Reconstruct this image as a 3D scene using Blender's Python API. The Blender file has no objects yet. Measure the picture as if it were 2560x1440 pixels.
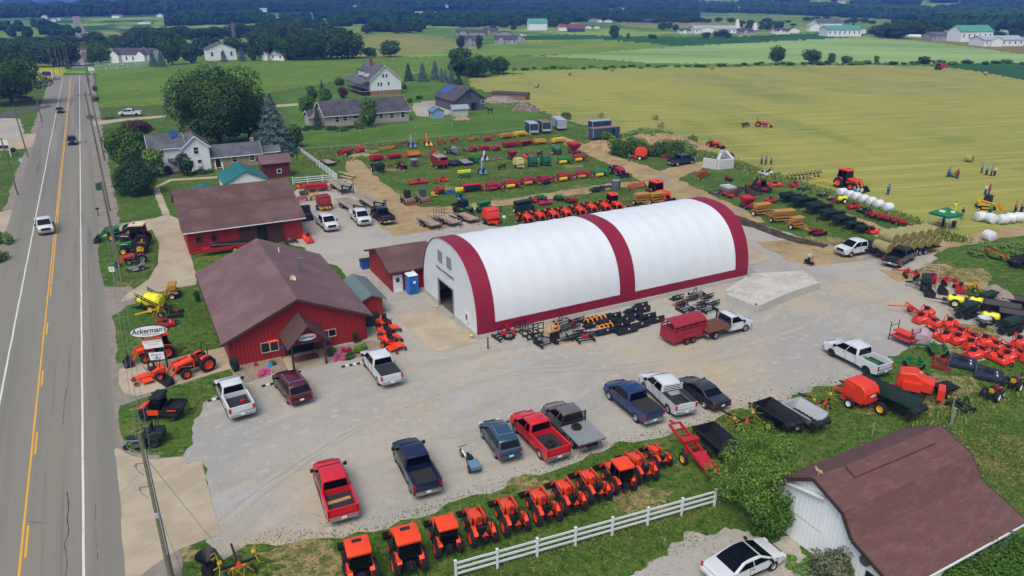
import bpy,math,random
from mathutils import Vector,Matrix,Euler
from mathutils.geometry import tessellate_polygon
R=math.radians;PI=math.pi
random.seed(7)
S=bpy.context.scene
# --------- camera (a drone 31 m above the yard), sky, sun, exposure
FOC,HOR,CAMH=1820.0,-8.0,31.0
PITCH=math.atan((720-HOR)/FOC);SP,CP=math.sin(PITCH),math.cos(PITCH)
cam=bpy.data.objects.new('camera',bpy.data.cameras.new('camera'));S.collection.objects.link(cam)
cam.data.sensor_width=36;cam.data.lens=FOC/2560*36;cam.data.clip_start=.5;cam.data.clip_end=40000
cam.location=(0,0,CAMH);cam.rotation_euler=(PI/2-PITCH,0,0);S.camera=cam
W=bpy.data.worlds.new('World');S.world=W;W.use_nodes=True
nt=W.node_tree;bg=nt.nodes['Background'];sk=nt.nodes.new('ShaderNodeTexSky')
SUN_EL,SUN_ROT=R(58),R(200)
sk.sky_type='NISHITA';sk.sun_disc=False;sk.sun_elevation=SUN_EL;sk.sun_rotation=SUN_ROT
sk.dust_density=4;sk.air_density=1.0;sk.ozone_density=1.0
nt.links.new(sk.outputs[0],bg.inputs[0]);bg.inputs[1].default_value=.14
sl=bpy.data.lights.new('sun','SUN');sl.energy=1.7;sl.angle=R(34);sl.color=(1,.96,.86)
so=bpy.data.objects.new('sun',sl);S.collection.objects.link(so)
d=Vector((math.sin(SUN_ROT)*math.cos(SUN_EL),math.cos(SUN_ROT)*math.cos(SUN_EL),math.sin(SUN_EL)))
so.rotation_euler=d.to_track_quat('Z','Y').to_euler();so.location=(0,0,90)
S.view_settings.view_transform='Standard';S.view_settings.look='None'
S.view_settings.exposure=.24;S.view_settings.gamma=1
# --------- survey: points of the place read off the photograph
def G(x,y,z=0.0):
 v=(y-720)/FOC;d=(CAMH-z)/(SP+CP*v)
 return Vector((d*(x-1280)/FOC,d*(CP-SP*v),z))
def PX(X,Y,Z=0.0):
 k=CAMH-Z;d=max(Y*CP+k*SP,.5)
 return 1280+FOC*X/d,720+FOC*(k*CP-Y*SP)/d
UA=R(28);U=Vector((math.cos(UA),math.sin(UA),0));Wd=Vector((-math.sin(UA),math.cos(UA),0))
def ss(a,b,x):
 t=min(1,max(0,(x-a)/(b-a)));return t*t*(3-2*t)
BUMPS=[(700,560,-4,700,90),(100,520,-5,260,110),(1500,560,-2,300,60),(450,1450,16,420,260),(1000,1700,20,260,300),(1500,1900,18,330,350),(2100,1500,8,300,250),(2350,2300,46,300,500),(2000,2600,26,350,500),(100,2600,4,500,500),(900,740,5,130,90),(1900,640,3,300,80),(2900,1900,50,300,500)]
def T(X,Y):
 r=math.hypot(X,Y)
 if r<400 or Y<50:return 0.0
 a=1280+1960*X/Y;z=0
 for(x,rr,h,sx,sr)in BUMPS:
  z+=h*math.exp(-((a-x)/sx)**2-((r-rr)/sr)**2)
 z+=ss(600,2500,r)*(5*math.sin(X/190+1)*math.sin(Y/230+2)+4*math.sin(X/430+Y/390))
 return z*ss(400,480,r)
TR=[400*1.03**i for i in range(125)];TT={}
def Trow(k):
 if k not in TT:
  a=k*20;q=(a-1280)/1960;c=math.sqrt(1+q*q);TT[k]=[T(r/c*q,r/c)for r in TR]
 return TT[k]
def GT(x,y):
 p=G(x,max(y,0));v=(y-720)/FOC;hz=CP-SP*v;q=math.hypot((x-1280)/FOC,hz);dz=-(SP+CP*v)/q
 if p.length<395:return Vector((p.x,p.y,0))
 a=1280+1960*(x-1280)/FOC/hz;k=math.floor(a/20);f=a/20-k;A,B=Trow(k),Trow(k+1);pr=1;r_=400
 for i,r in enumerate(TR):
  e=CAMH+dz*r-(A[i]*(1-f)+B[i]*f)
  if e<0:
   r_=r if i==0 else TR[i-1]+(r-TR[i-1])*pr/(pr-e);break
  pr=e;r_=r
 X,Y=(x-1280)/FOC/q*r_,hz/q*r_
 return Vector((X,Y,T(X,Y)))
# --------- materials
MATS={}
def srgb(h):
 return tuple(((int(h[i:i+2],16)/255)**2.2)for i in(0,2,4))+(1,)
def mat(name,col,rough=.6,metal=0,var=.12,vs=3.0,bump=0,bs=30,coat=0,emit=0,spec=.5):
 if name in MATS:return MATS[name]
 m=bpy.data.materials.new(name);m.use_nodes=True;N=m.node_tree.nodes;L=m.node_tree.links
 b=N['Principled BSDF'];c=srgb(col)if isinstance(col,str)else tuple(col)+(1,)
 b.inputs['Roughness'].default_value=rough;b.inputs['Metallic'].default_value=metal
 b.inputs['Coat Weight'].default_value=coat;b.inputs['Specular IOR Level'].default_value=spec
 if var:
  tc=N.new('ShaderNodeTexCoord');n=N.new('ShaderNodeTexNoise');n.inputs['Scale'].default_value=vs;n.inputs['Detail'].default_value=5
  n.inputs['Roughness'].default_value=.65
  mx=N.new('ShaderNodeMix');mx.data_type='RGBA'
  mx.inputs[6].default_value=tuple(max(0,x*(1-var))for x in c[:3])+(1,)
  mx.inputs[7].default_value=tuple(min(1,x*(1+var))for x in c[:3])+(1,)
  L.new(tc.outputs['Object'],n.inputs['Vector']);L.new(n.outputs[0],mx.inputs[0]);L.new(mx.outputs[2],b.inputs['Base Color'])
 else:b.inputs['Base Color'].default_value=c
 if bump:
  tc=N.new('ShaderNodeTexCoord');n2=N.new('ShaderNodeTexNoise');n2.inputs['Scale'].default_value=bs;n2.inputs['Detail'].default_value=4
  bp=N.new('ShaderNodeBump');bp.inputs['Strength'].default_value=bump;bp.inputs['Distance'].default_value=.05
  L.new(tc.outputs['Object'],n2.inputs['Vector']);L.new(n2.outputs[0],bp.inputs['Height']);L.new(bp.outputs[0],b.inputs['Normal'])
 if emit:b.inputs['Emission Color'].default_value=c;b.inputs['Emission Strength'].default_value=emit
 MATS[name]=m;return m
def gmat(name,layers,rough=.95,bump=.4,bscale=12,wave=None,spec=.2):
 """ground material: layers = [(colour, None)] then (colour, noise scale, low, high[, stretch, rotation])"""
 if name in MATS:return MATS[name]
 m=bpy.data.materials.new(name);m.use_nodes=True;N=m.node_tree.nodes;L=m.node_tree.links
 b=N['Principled BSDF'];b.inputs['Roughness'].default_value=rough;b.inputs['Specular IOR Level'].default_value=spec
 tc=N.new('ShaderNodeTexCoord');cur=None
 rgb=N.new('ShaderNodeRGB');rgb.outputs[0].default_value=srgb(layers[0]);cur=rgb.outputs[0]
 for i,ly in enumerate(layers[1:]):
  col,sc,lo,hi=ly[:4];st=ly[4]if len(ly)>4 else(1,1);rot=ly[5]if len(ly)>5 else 0
  mp=N.new('ShaderNodeMapping');mp.inputs['Rotation'].default_value=(0,0,rot);mp.inputs['Location'].default_value=(i*37.1,i*17.3,0)
  m2=N.new('ShaderNodeMapping');m2.inputs['Scale'].default_value=(st[0],st[1],1)
  L.new(tc.outputs['Object'],mp.inputs[0]);L.new(mp.outputs[0],m2.inputs[0])
  n=N.new('ShaderNodeTexNoise');n.inputs['Scale'].default_value=sc;n.inputs['Detail'].default_value=6;n.inputs['Roughness'].default_value=.62
  L.new(m2.outputs[0],n.inputs['Vector'])
  mr=N.new('ShaderNodeMapRange');mr.inputs[1].default_value=lo;mr.inputs[2].default_value=hi;mr.interpolation_type='SMOOTHSTEP'
  L.new(n.outputs[0],mr.inputs[0])
  mx=N.new('ShaderNodeMix');mx.data_type='RGBA';mx.inputs[7].default_value=srgb(col)
  L.new(mr.outputs[0],mx.inputs[0]);L.new(cur,mx.inputs[6]);cur=mx.outputs[2]
 if wave:
  col,per,rot,amt=wave
  mp=N.new('ShaderNodeMapping');mp.inputs['Rotation'].default_value=(0,0,rot);L.new(tc.outputs['Object'],mp.inputs[0])
  wv=N.new('ShaderNodeTexWave');wv.inputs['Scale'].default_value=1/per*.314*1.0;wv.inputs['Distortion'].default_value=2;wv.inputs['Detail'].default_value=3
  wv.inputs['Detail Scale'].default_value=.3
  L.new(mp.outputs[0],wv.inputs['Vector'])
  mu=N.new('ShaderNodeMath');mu.operation='MULTIPLY';mu.inputs[1].default_value=amt;L.new(wv.outputs['Fac'],mu.inputs[0])
  mx=N.new('ShaderNodeMix');mx.data_type='RGBA';mx.inputs[7].default_value=srgb(col)
  L.new(mu.outputs[0],mx.inputs[0]);L.new(cur,mx.inputs[6]);cur=mx.outputs[2]
 L.new(cur,b.inputs['Base Color'])
 n2=N.new('ShaderNodeTexNoise');n2.inputs['Scale'].default_value=bscale;n2.inputs['Detail'].default_value=5
 bp=N.new('ShaderNodeBump');bp.inputs['Strength'].default_value=bump;bp.inputs['Distance'].default_value=.08
 L.new(tc.outputs['Object'],n2.inputs['Vector']);L.new(n2.outputs[0],bp.inputs['Height']);L.new(bp.outputs[0],b.inputs['Normal'])
 MATS[name]=m;return m
def stripemat(name,col,dark,per=.3,axis=0,rough=.6,var=.15,metal=0,duty=.12,bs=.6):
 """ribbed or boarded cladding: thin dark grooves every per metres along an object axis (and a slow colour wander)"""
 if name in MATS:return MATS[name]
 m=mat(name,col,rough,metal,var,.8);N=m.node_tree.nodes;L=m.node_tree.links;b=N['Principled BSDF']
 src=b.inputs['Base Color'].links[0].from_socket
 tc=N.new('ShaderNodeTexCoord');sx=N.new('ShaderNodeSeparateXYZ');L.new(tc.outputs['Object'],sx.inputs[0])
 s=sx.outputs[axis]if axis<3 else None
 if axis==3:
  a=N.new('ShaderNodeMath');a.operation='ADD';L.new(sx.outputs[0],a.inputs[0]);L.new(sx.outputs[1],a.inputs[1]);s=a.outputs[0]
 mo=N.new('ShaderNodeMath');mo.operation='PINGPONG';mo.inputs[1].default_value=per/2;L.new(s,mo.inputs[0])
 mr=N.new('ShaderNodeMapRange');mr.inputs[1].default_value=per*duty*.4;mr.inputs[2].default_value=per*duty;L.new(mo.outputs[0],mr.inputs[0])
 mx=N.new('ShaderNodeMix');mx.data_type='RGBA';mx.inputs[6].default_value=srgb(dark)
 L.new(mr.outputs[0],mx.inputs[0]);L.new(src,mx.inputs[7]);L.new(mx.outputs[2],b.inputs['Base Color'])
 bp=N.new('ShaderNodeBump');bp.inputs['Strength'].default_value=bs;bp.mute=bs==0;bp.inputs['Distance'].default_value=.03
 L.new(mr.outputs[0],bp.inputs['Height']);L.new(bp.outputs[0],b.inputs['Normal'])
 return m
# --------- mesh helpers
class MB:
 def __init__(s):s.v=[];s.f=[];s.m=[]
 def add(s,vs,fs,m=0):
  o=len(s.v);s.v+=[tuple(v)for v in vs];s.f+=[tuple(i+o for i in f)for f in fs];s.m+=[m]*len(fs);return s
 def box(s,c,d,m=0,rz=0,rx=0,top=(1,1),ry=0):
  vs=[]
  for z in(-.5,.5):
   k=top if z>0 else(1,1)
   for(x,y)in((-.5,-.5),(.5,-.5),(.5,.5),(-.5,.5)):vs.append(Vector((x*d[0]*k[0],y*d[1]*k[1],z*d[2])))
  if rx or ry or rz:e=Euler((rx,ry,rz)).to_matrix();vs=[e@v for v in vs]
  c=Vector(c);return s.add([v+c for v in vs],[(3,2,1,0),(4,5,6,7),(0,1,5,4),(1,2,6,5),(2,3,7,6),(3,0,4,7)],m)
 def bar(s,a,b,w,h=None,m=0):
  a=Vector(a);b=Vector(b);h=h or w;d=(b-a);l=d.length
  if l<1e-6:return s
  q=d.to_track_quat('X','Z').to_matrix();vs=[]
  for x in(0,l):
   for(y,z)in((-w/2,-h/2),(w/2,-h/2),(w/2,h/2),(-w/2,h/2)):vs.append(a+q@Vector((x,y,z)))
  return s.add(vs,[(3,2,1,0),(4,5,6,7),(0,1,5,4),(1,2,6,5),(2,3,7,6),(3,0,4,7)],m)
 def cyl(s,a,b,r0,r1=None,n=10,m=0,caps=True):
  a=Vector(a);b=Vector(b);r1=r0 if r1 is None else r1;q=(b-a).to_track_quat('Z','Y').to_matrix();vs=[]
  for(p,r)in((a,r0),(b,r1)):
   for i in range(n):t=2*PI*i/n;vs.append(p+q@Vector((r*math.cos(t),r*math.sin(t),0)))
  fs=[(i,(i+1)%n,n+(i+1)%n,n+i)for i in range(n)]
  if caps:fs+=[tuple(range(n))[::-1],tuple(range(n,2*n))]
  return s.add(vs,fs,m)
 def tube(s,pts,r,n=6,m=0):
  for a,b in zip(pts,pts[1:]):s.cyl(a,b,r,r,n,m)
  return s
 def lathe(s,prof,o=(0,0,0),axis='Z',n=16,m=0,close=False):
  o=Vector(o);vs=[];k=len(prof)
  for i in range(n):
   t=2*PI*i/n
   for(r,h)in prof:
    c,q=r*math.cos(t),r*math.sin(t)
    vs.append(o+(Vector((c,q,h))if axis=='Z' else Vector((h,c,q))if axis=='X' else Vector((c,h,q))))
  fs=[]
  for i in range(n):
   j=(i+1)%n
   for a in range(k-1 if not close else k):
    b=(a+1)%k;fs.append((i*k+a,j*k+a,j*k+b,i*k+b))
  return s.add(vs,fs,m)
 def prism(s,prof,xs,m=0,inset=0,hw=None):
  """side profile [(y,z)] swept across x; xs = half width or (x0,x1); hw(y,z) scales the half width; inset rounds the edges"""
  x0,x1=(-xs,xs)if not isinstance(xs,tuple)else xs
  cy=sum(p[0]for p in prof)/len(prof);cz=sum(p[1]for p in prof)/len(prof)
  st=[(x0,inset),(x0+inset,0),(x1-inset,0),(x1,inset)]if inset else[(x0,0),(x1,0)]
  vs=[];k=len(prof);mid=(x0+x1)/2
  for(x,ins)in st:
   for(y,z)in prof:
    dy,dz=cy-y,cz-z;l=math.hypot(dy,dz)or 1
    g=hw(y,z)if hw else 1
    vs.append((mid+(x-mid)*g,y+dy/l*ins,z+dz/l*ins))
  fs=[]
  for a in range(len(st)-1):
   for i in range(k):j=(i+1)%k;fs.append((a*k+i,a*k+j,(a+1)*k+j,(a+1)*k+i))
  fs+=[tuple(range(k))[::-1],tuple(range((len(st)-1)*k,len(st)*k))]
  return s.add(vs,fs,m)
 def slab(s,pts,th,m=0):
  p=[Vector(q)for q in pts];n=(p[1]-p[0]).cross(p[2]-p[0]).normalized()*th;k=len(p)
  return s.add(p+[q+n for q in p],[tuple(range(k))[::-1],tuple(range(k,2*k))]+[(i,(i+1)%k,k+(i+1)%k,k+i)for i in range(k)],m)
 def ico(s,c,r,m=0,jit=0,n=8,k=5):
  c=Vector(c);r=Vector(r)if not isinstance(r,(int,float))else Vector((r,r,r));vs=[c+Vector((0,0,-r.z))]
  for a in range(1,k):
   ph=-PI/2+PI*a/k
   for b in range(n):
    t=2*PI*(b+.5*(a%2))/n;j=1+random.uniform(-jit,jit)
    vs.append(c+Vector((r.x*math.cos(ph)*math.cos(t)*j,r.y*math.cos(ph)*math.sin(t)*j,r.z*math.sin(ph)*j)))
  vs.append(c+Vector((0,0,r.z)));fs=[(0,1+(b+1)%n,1+b)for b in range(n)]
  for a in range(k-2):
   for b in range(n):p=1+a*n;fs.append((p+b,p+(b+1)%n,p+n+(b+1)%n,p+n+b))
  e=1+(k-2)*n;fs+=[(e+b,e+(b+1)%n,len(vs)-1)for b in range(n)]
  return s.add(vs,fs,m)
 def build(s,name,mats,parent=None,smooth=False,bevel=0):
  me=bpy.data.meshes.new(name);me.from_pydata(s.v,[],s.f)
  mats=mats if isinstance(mats,(list,tuple))else[mats]
  for x in mats:me.materials.append(x)
  if len(mats)>1:me.polygons.foreach_set('material_index',s.m)
  if smooth:me.polygons.foreach_set('use_smooth',[True]*len(s.f));me.set_sharp_from_angle(angle=R(38))
  me.update()
  o=bpy.data.objects.new(name,me);S.collection.objects.link(o);o.parent=parent
  if bevel:
   b=o.modifiers.new('bevel','BEVEL');b.width=bevel;b.segments=2;b.limit_method='ANGLE';b.angle_limit=R(40)
  return o
def empty(name):
 o=bpy.data.objects.new(name,None);S.collection.objects.link(o);o.empty_display_size=.5;return o
def tag(o,label=None,cat=None,group=None,kind=None):
 if label:o['label']=label
 if cat:o['category']=cat
 if group:o['group']=group
 if kind:o['kind']=kind
 return o
def kids(o):return KIDS.get(o.name)or[c for c in o.children]
KIDS={}
def copy_tree(o,parent=None):
 c=o.copy();S.collection.objects.link(c)
 if parent:c.parent=parent;c.matrix_parent_inverse=Matrix()
 for ch in list(o.children):copy_tree(ch,c)
 return c
PROTO={}
def make(fn,*a,**k):
 key=(fn.__name__,a,tuple(sorted(k.items())))
 if key not in PROTO:PROTO[key]=[fn(*a,**k),0];return PROTO[key][0]
 return copy_tree(PROTO[key][0])
def text(body,size,m,parent,loc,rot,name='lettering',shear=0,ext=.004,sx=1,off=0):
 cu=bpy.data.curves.new(name,'FONT');cu.body=body;cu.size=size;cu.align_x='CENTER';cu.align_y='CENTER';cu.extrude=ext;cu.shear=shear;cu.offset=off
 t=bpy.data.objects.new(name,cu);S.collection.objects.link(t);bpy.context.view_layer.update()
 me=bpy.data.meshes.new_from_object(t);bpy.data.objects.remove(t);me.materials.clear();me.materials.append(m)
 o=bpy.data.objects.new(name,me);S.collection.objects.link(o);o.parent=parent;o.location=loc;o.rotation_euler=rot;o.scale=(sx,1,1)
 return o
# ========= THE SETTING: land, fields, roads
def inpoly(x,y,p):
 c=False;j=len(p)-1
 for i in range(len(p)):
  if(p[i][1]>y)!=(p[j][1]>y)and x<(p[j][0]-p[i][0])*(y-p[i][1])/(p[j][1]-p[i][1])+p[i][0]:c=not c
  j=i
 return c
M_grass=gmat('short grass',['4a6624',('3f5a1f',.12,.4,.6),('646c35',.3,.5,.66),('7f774a',.16,.57,.7),('857c50',1.1,.59,.68),('304a19',1.7,.48,.62),('5f7834',4,.52,.7),('2b3c17',7,.52,.7)],bump=.7,bscale=9)
M_far=gmat('patchwork farmland',['52742f',('7a933c',.004,.48,.52),('2f5228',.0032,.55,.58),('8f8d4e',.005,.58,.61),('34562c',.03,.5,.8)],bump=0)
M_hay=gmat('mown hay stubble',['8b8b44',('999346',.02,.42,.62),('6c783c',.05,.45,.7,(1,.25),R(-10)),('8f8350',.03,.55,.72),('a29a58',.5,.45,.65,(.08,1),R(-14)),('7a7d40',.9,.5,.7,(.06,1),R(-14)),('6c7440',3,.45,.8)],wave=('7b8440',7,R(76),.4),bump=.5,bscale=4)
M_past=gmat('bright pasture',['54711f',('617d28',.03,.4,.6),('6b7a36',.1,.52,.72),('466019',.5,.5,.7),('7d8443',.25,.56,.66),('3f5a18',1.6,.5,.66)],bump=.3,bscale=4)
M_lawn=gmat('lawn around the houses',['466422',('527028',.06,.4,.6),('33581d',.4,.5,.8)],bump=.3,bscale=6)
M_pale=gmat('pale green oats',['7c9657',('8da767',.012,.4,.65,(.3,1),R(10)),('638243',.02,.5,.64,(.25,1),R(12))],bump=.2,bscale=3,wave=('7ba562',25,R(80),.3))
M_crop=gmat('dark green maize',['2b5a26',('224c20',.05,.4,.6),('2c5f30',.5,.5,.7)],bump=.3,bscale=3)
M_olive=gmat('olive meadow',['637f2c',('74862f',.015,.45,.6),('48702c',.02,.5,.7)],bump=.2)
M_tan=gmat('dry tan hillside',['7c7f3f',('6a7839',.015,.45,.65),('8a8449',.03,.5,.7)],bump=.2)
M_rust=gmat('rusty field',['6c7036',('7c693c',.02,.4,.6)],bump=.2)
M_mead=gmat('mustard strip',['8f8e30',('a19a3a',.1,.4,.6)],bump=.2)
FIELDS=[('hay_field',M_hay,[(1170,197),(1300,184),(1600,173),(1900,165),(2150,162),(2300,165),(2400,172),(2480,185),(2560,200),(2900,260),(3600,420),(3400,560),(2560,578),(2480,600),(2340,590),(2280,562),(2200,530),(2080,482),(1970,452),(1900,428),(1800,388),(1700,362),(1560,337),(1420,302),(1330,267),(1180,217)]),('maize_field',M_crop,[(2340,166),(2400,160),(2560,157),(3300,190),(3600,420),(2900,260),(2560,200),(2480,185),(2400,172)]),('oat_field',M_pale,[(1330,140),(1470,134),(1640,120),(1920,105),(2100,95),(2300,103),(2450,120),(2600,142),(3200,190),(2560,157),(2300,158),(1900,160),(1640,158),(1500,148)]),('pasture',M_past,[(1180,182),(1200,139),(1330,140),(1500,148),(1640,158),(1900,160),(1600,168),(1300,178)]),('meadow',M_olive,[(1130,139),(1200,115),(1290,104),(1480,97),(1620,108),(1700,116),(1640,120),(1470,134),(1330,139)]),('maize_field',M_crop,[(1290,90),(1420,86),(1520,90),(1740,93),(2030,84),(2200,82),(2120,95),(1920,104),(1660,116),(1480,98),(1290,102)]),('stubble_field',M_rust,[(2180,94),(2330,97),(2600,116),(3000,150),(3000,175),(2600,142),(2450,120),(2300,103)]),('dry_meadow',M_tan,[(820,104),(860,88),(1000,85),(1100,93),(1155,104),(1150,118),(1080,132),(1000,140),(850,142),(820,120)]),('stubble_field',M_tan,[(1540,54),(1720,56),(1900,62),(1960,70),(1700,76),(1560,66)]),('pasture',M_past,[(247,268),(240,200),(243,168),(480,158),(640,150),(1130,140),(1190,185),(1150,200),(1040,178),(1010,205),(860,200),(700,228),(430,262)]),('meadow',M_olive,[(-300,100),(190,96),(190,66),(-300,70)]),('pasture',M_olive,[(640,80),(900,84),(1040,80),(1060,56),(900,50),(640,48)]),('meadow',M_past,[(380,84),(640,78),(640,64),(380,72)]),('dry_meadow',M_tan,[(1000,56),(1180,58),(1180,46),(1000,46)]),('meadow',M_olive,[(1700,56),(2000,68),(2200,80),(2350,76),(2350,58),(2000,40),(1700,38)]),('verge_meadow',M_mead,[(100,165),(160,163),(172,168),(150,195),(90,200)]),('lawn',M_lawn,[(700,240),(860,205),(1010,210),(1045,185),(1150,205),(1210,250),(1330,275),(1450,318),(1250,330),(760,372),(740,330)])]
def build_land():
 rows=[9,16,26];y=1440
 while y>3:rows.append((G(1280,y).y));y-=60 if y>700 else 4.5 if y>345 else 2.5 if y>60 else 2 if y>24 else 1
 rows+=[9000,13000,20000];rows.append(rows[2]and 36000)
 cols=[-6000,-4200,-3000,-2200,-1700,-1300,-1000,-800]+list(range(-640,3200,6))+[3300,3600,4000,4500,5200,6500,8500]
 nc=len(cols);V=[];K=[]
 for Y in rows:
  for a in cols:
   X=(a-1280)/1960*Y;z=T(X,Y);V.append((X,Y,z));K.append(PX(X,Y,z))
 bins={}
 boxes=[(min(q[0]for q in p),max(q[0]for q in p),min(q[1]for q in p),max(q[1]for q in p))for _,_,p in FIELDS]
 for r in range(len(rows)-1):
  for c in range(nc-1):
   i=r*nc+c;q=(i,i+1,i+nc+1,i+nc)
   x=sum(K[k][0]for k in q)/4;y=sum(K[k][1]for k in q)/4;h=-1
   x+=2.5*math.sin(y*.9+x*.05);y+=1.2*math.sin(x*.31)*math.sin(x*.043)
   if 60<rows[r]<1500:
    for n,(bx,p)in enumerate(zip(boxes,FIELDS)):
     if bx[0]<x<bx[1]and bx[2]<y<bx[3]and inpoly(x,y,p[2]):h=n;break
   if h<0 and rows[r]>330:h=-2
   bins.setdefault(h,[]).append(q)
 for h,fs in bins.items():
  used=sorted({k for f in fs for k in f});ix={k:n for n,k in enumerate(used)}
  me=bpy.data.meshes.new('land');me.from_pydata([V[k]for k in used],[],[tuple(ix[k]for k in f)for f in fs])
  nm,m=('ground',M_grass)if h==-1 else('farmland',M_far)if h==-2 else FIELDS[h][:2]
  me.materials.append(m);me.polygons.foreach_set('use_smooth',[True]*len(fs))
  o=bpy.data.objects.new(nm,me);S.collection.objects.link(o);tag(o,kind='structure')
build_land()
# -- sheets laid on the flat yard, each a few millimetres above the one below
def wob(x,y,s):return math.sin(x*s+1.3*math.sin(y*s*.7))+.6*math.sin(y*s*1.9+x*s*1.3+1)+.4*math.sin(x*s*4.3-y*s*3.1)
LVL=[0]
def bump_lvl(l):LVL[0]+=1;return l*.002+LVL[0]*.0001
def sheet(name,m,px,lvl,jag=0.0,step=.8,world=False,js=1.1):
 p=[Vector(q)if world else G(*q)for q in px];out=[];zl=bump_lvl(lvl)
 for a,b in zip(p,p[1:]+p[:1]):
  n=max(1,int((b-a).length/step))if jag else 1;nn=(b-a).normalized();nn=Vector((nn.y,-nn.x,0))
  for i in range(n):
   q=a.lerp(b,i/n)
   if jag:q=q+nn*jag*(wob(q.x,q.y,js)*.6+random.uniform(-.35,.35))
   out.append(Vector((q.x,q.y,zl)))
 me=bpy.data.meshes.new(name);me.from_pydata(out,[],tessellate_polygon([out]));me.materials.append(m)
 if me.polygons and me.polygons[0].normal.z<0:me.flip_normals()
 o=bpy.data.objects.new(name,me);S.collection.objects.link(o);return tag(o,kind='structure')
def strip(name,m,pts,w,lvl,jag=0.0,world=False,follow=False,step=1.0):
 p=[Vector(q)if world else G(*q)for q in pts];c=[];zl=bump_lvl(lvl)
 for i in range(len(p)-1):
  a,b=p[i],p[i+1];z=p[i-1]if i else a;d=p[i+2]if i+2<len(p)else b;n=max(1,int((b-a).length/step))
  for k in range(n):
   t=k/n;c.append(.5*((2*a)+(b-z)*t+(2*z-5*a+4*b-d)*t*t+(-z+3*a-3*b+d)*t**3))
 c.append(p[-1]);V=[];F=[]
 for i,q in enumerate(c):
  t=(c[min(i+1,len(c)-1)]-c[max(i-1,0)]).normalized();n=Vector((t.y,-t.x,0));ww=w[0]+(w[1]-w[0])*i/max(1,len(c)-1)if isinstance(w,tuple)else w
  for sgn in(-1,1):
   e=q+n*sgn*(ww/2+(jag*(wob(q.x+sgn*9,q.y,.9)*.5+random.uniform(-.3,.3))if jag else 0))
   V.append((e.x,e.y,zl+(T(e.x,e.y)if follow else 0)))
  if i:k=2*i;F.append((k-2,k-1,k+1,k))
 me=bpy.data.meshes.new(name);me.from_pydata(V,[],F);me.materials.append(m)
 if me.polygons[0].normal.z<0:me.flip_normals()
 o=bpy.data.objects.new(name,me);S.collection.objects.link(o);return tag(o,kind='structure')
RB=G(52,1440);RD=(G(160,360)-RB).normalized();RN=Vector((RD.y,-RD.x,0))
def road_pt(s,off=0):p=RB+RD*s+RN*off;return Vector((p.x,p.y,0))
RS=-math.atan2(RD.y,RD.x)
M_gravel=gmat('pale limestone gravel',['a09d93',('949490',.05,.42,.6),('a89b82',.06,.52,.68),('9c9fa5',.13,.58,.7),('b0a898',1.2,.5,.75),('98938a',.5,.5,.7,(.3,1),R(-20)),('aaa396',.4,.52,.74,(.3,1),R(-48)),('7c766b',5,.55,.8),('c4bfb5',14,.56,.8)],bump=.9,bscale=9)
M_dirt=gmat('packed tan dirt',['94805c',('a28d68',.2,.4,.6),('7a6a4c',.5,.5,.7),('8a8478',.15,.55,.7),('6e6a48',4,.5,.8)],bump=.5,bscale=8)
M_asph=gmat('worn grey asphalt',['7d7b70',('706f68',.25,.4,.65,(.03,1),RS),('857f76',.5,.5,.7,(.02,1),RS),('5f5e59',.9,.56,.72,(.02,1),RS),('8a8680',14,.5,.8),('605e5c',30,.55,.8)],bump=.25,bscale=40)
M_shld=gmat('gravelly shoulder',['868076',('78746c',.4,.4,.65),('94897a',2,.5,.7),('6c6a60',9,.55,.8)],bump=.5,bscale=14)
M_conc=gmat('tan brushed concrete',['a89c86',('9c907b',.3,.4,.6),('afa48f',.8,.5,.8,(.5,1),R(-30)),('8f8470',4,.6,.8)],bump=.05,bscale=12,rough=.85)
M_wline=mat('white road paint','c9cac6',.7,var=.2,vs=6);M_yline=mat('yellow road paint','cf9a2e',.7,var=.2,vs=4)
M_crack=mat('tar in a crack','3c3b3a',.9);M_mulch=gmat('dark mulch',['3c3128',('54463a',2,.4,.7)]);M_peb=gmat('river pebbles',['9a8d78',('7a6f60',6,.4,.6),('b8ab96',14,.5,.7)],bump=1,bscale=20)
LOT=[(300,1110),(335,1140),(400,1150),(470,1140),(482,1100),(500,1040),(520,1010),(585,960),(640,930),(750,870),(900,855),(930,800),(860,680),(690,590),(500,600),(490,560),(560,540),(760,470),(830,455),(880,440),(900,480),(960,500),(1010,535),(1100,530),(1190,545),(1225,565),(1290,570),(1400,565),(1560,540),(1700,520),(1780,500),(1830,545),(1900,560),(1990,590),(2080,620),(2140,600),(2200,625),(2260,640),(2330,625),(2350,650),(2290,680),(2270,700),(2370,700),(2440,760),(2600,790),(2650,850),(2500,880),(2440,905),(2360,860),(2290,858),(2260,880),(2220,915),(2170,945),(2060,965),(1960,1010),(1830,1030),(1760,1062),(1640,1090),(1530,1122),(1400,1163),(1290,1207),(1190,1240),(1080,1275),(1000,1300),(930,1330),(820,1350),(690,1350),(620,1365),(560,1400),(530,1350),(500,1160),(440,1160),(300,1160)]
sheet('gravel_lot',M_gravel,LOT,2,.45)
for pts,w in[([(880,400),(905,440),(950,490),(1010,545),(1060,580)],(3.0,9)),([(975,520),(1100,525),(1250,508),(1420,482),(1560,462),(1680,455)],3.6),([(1400,345),(1480,378),(1580,418),(1680,465),(1780,520),(1850,560)],(3.4,9)),([(1640,448),(1720,420),(1790,405)],(7,3)),([(870,400),(900,385),(925,390)],2),([(2060,520),(2130,545),(2200,580),(2280,625)],(1.2,5)),([(2250,640),(2340,618),(2420,600),(2600,572)],2.6),([(2330,660),(2400,700),(2470,715)],3),([(2220,690),(2320,690),(2390,700)],4),([(1960,600),(2040,640),(2080,660)],9)]:
 strip('dirt_track',M_dirt,pts,w,3,.5)
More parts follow.
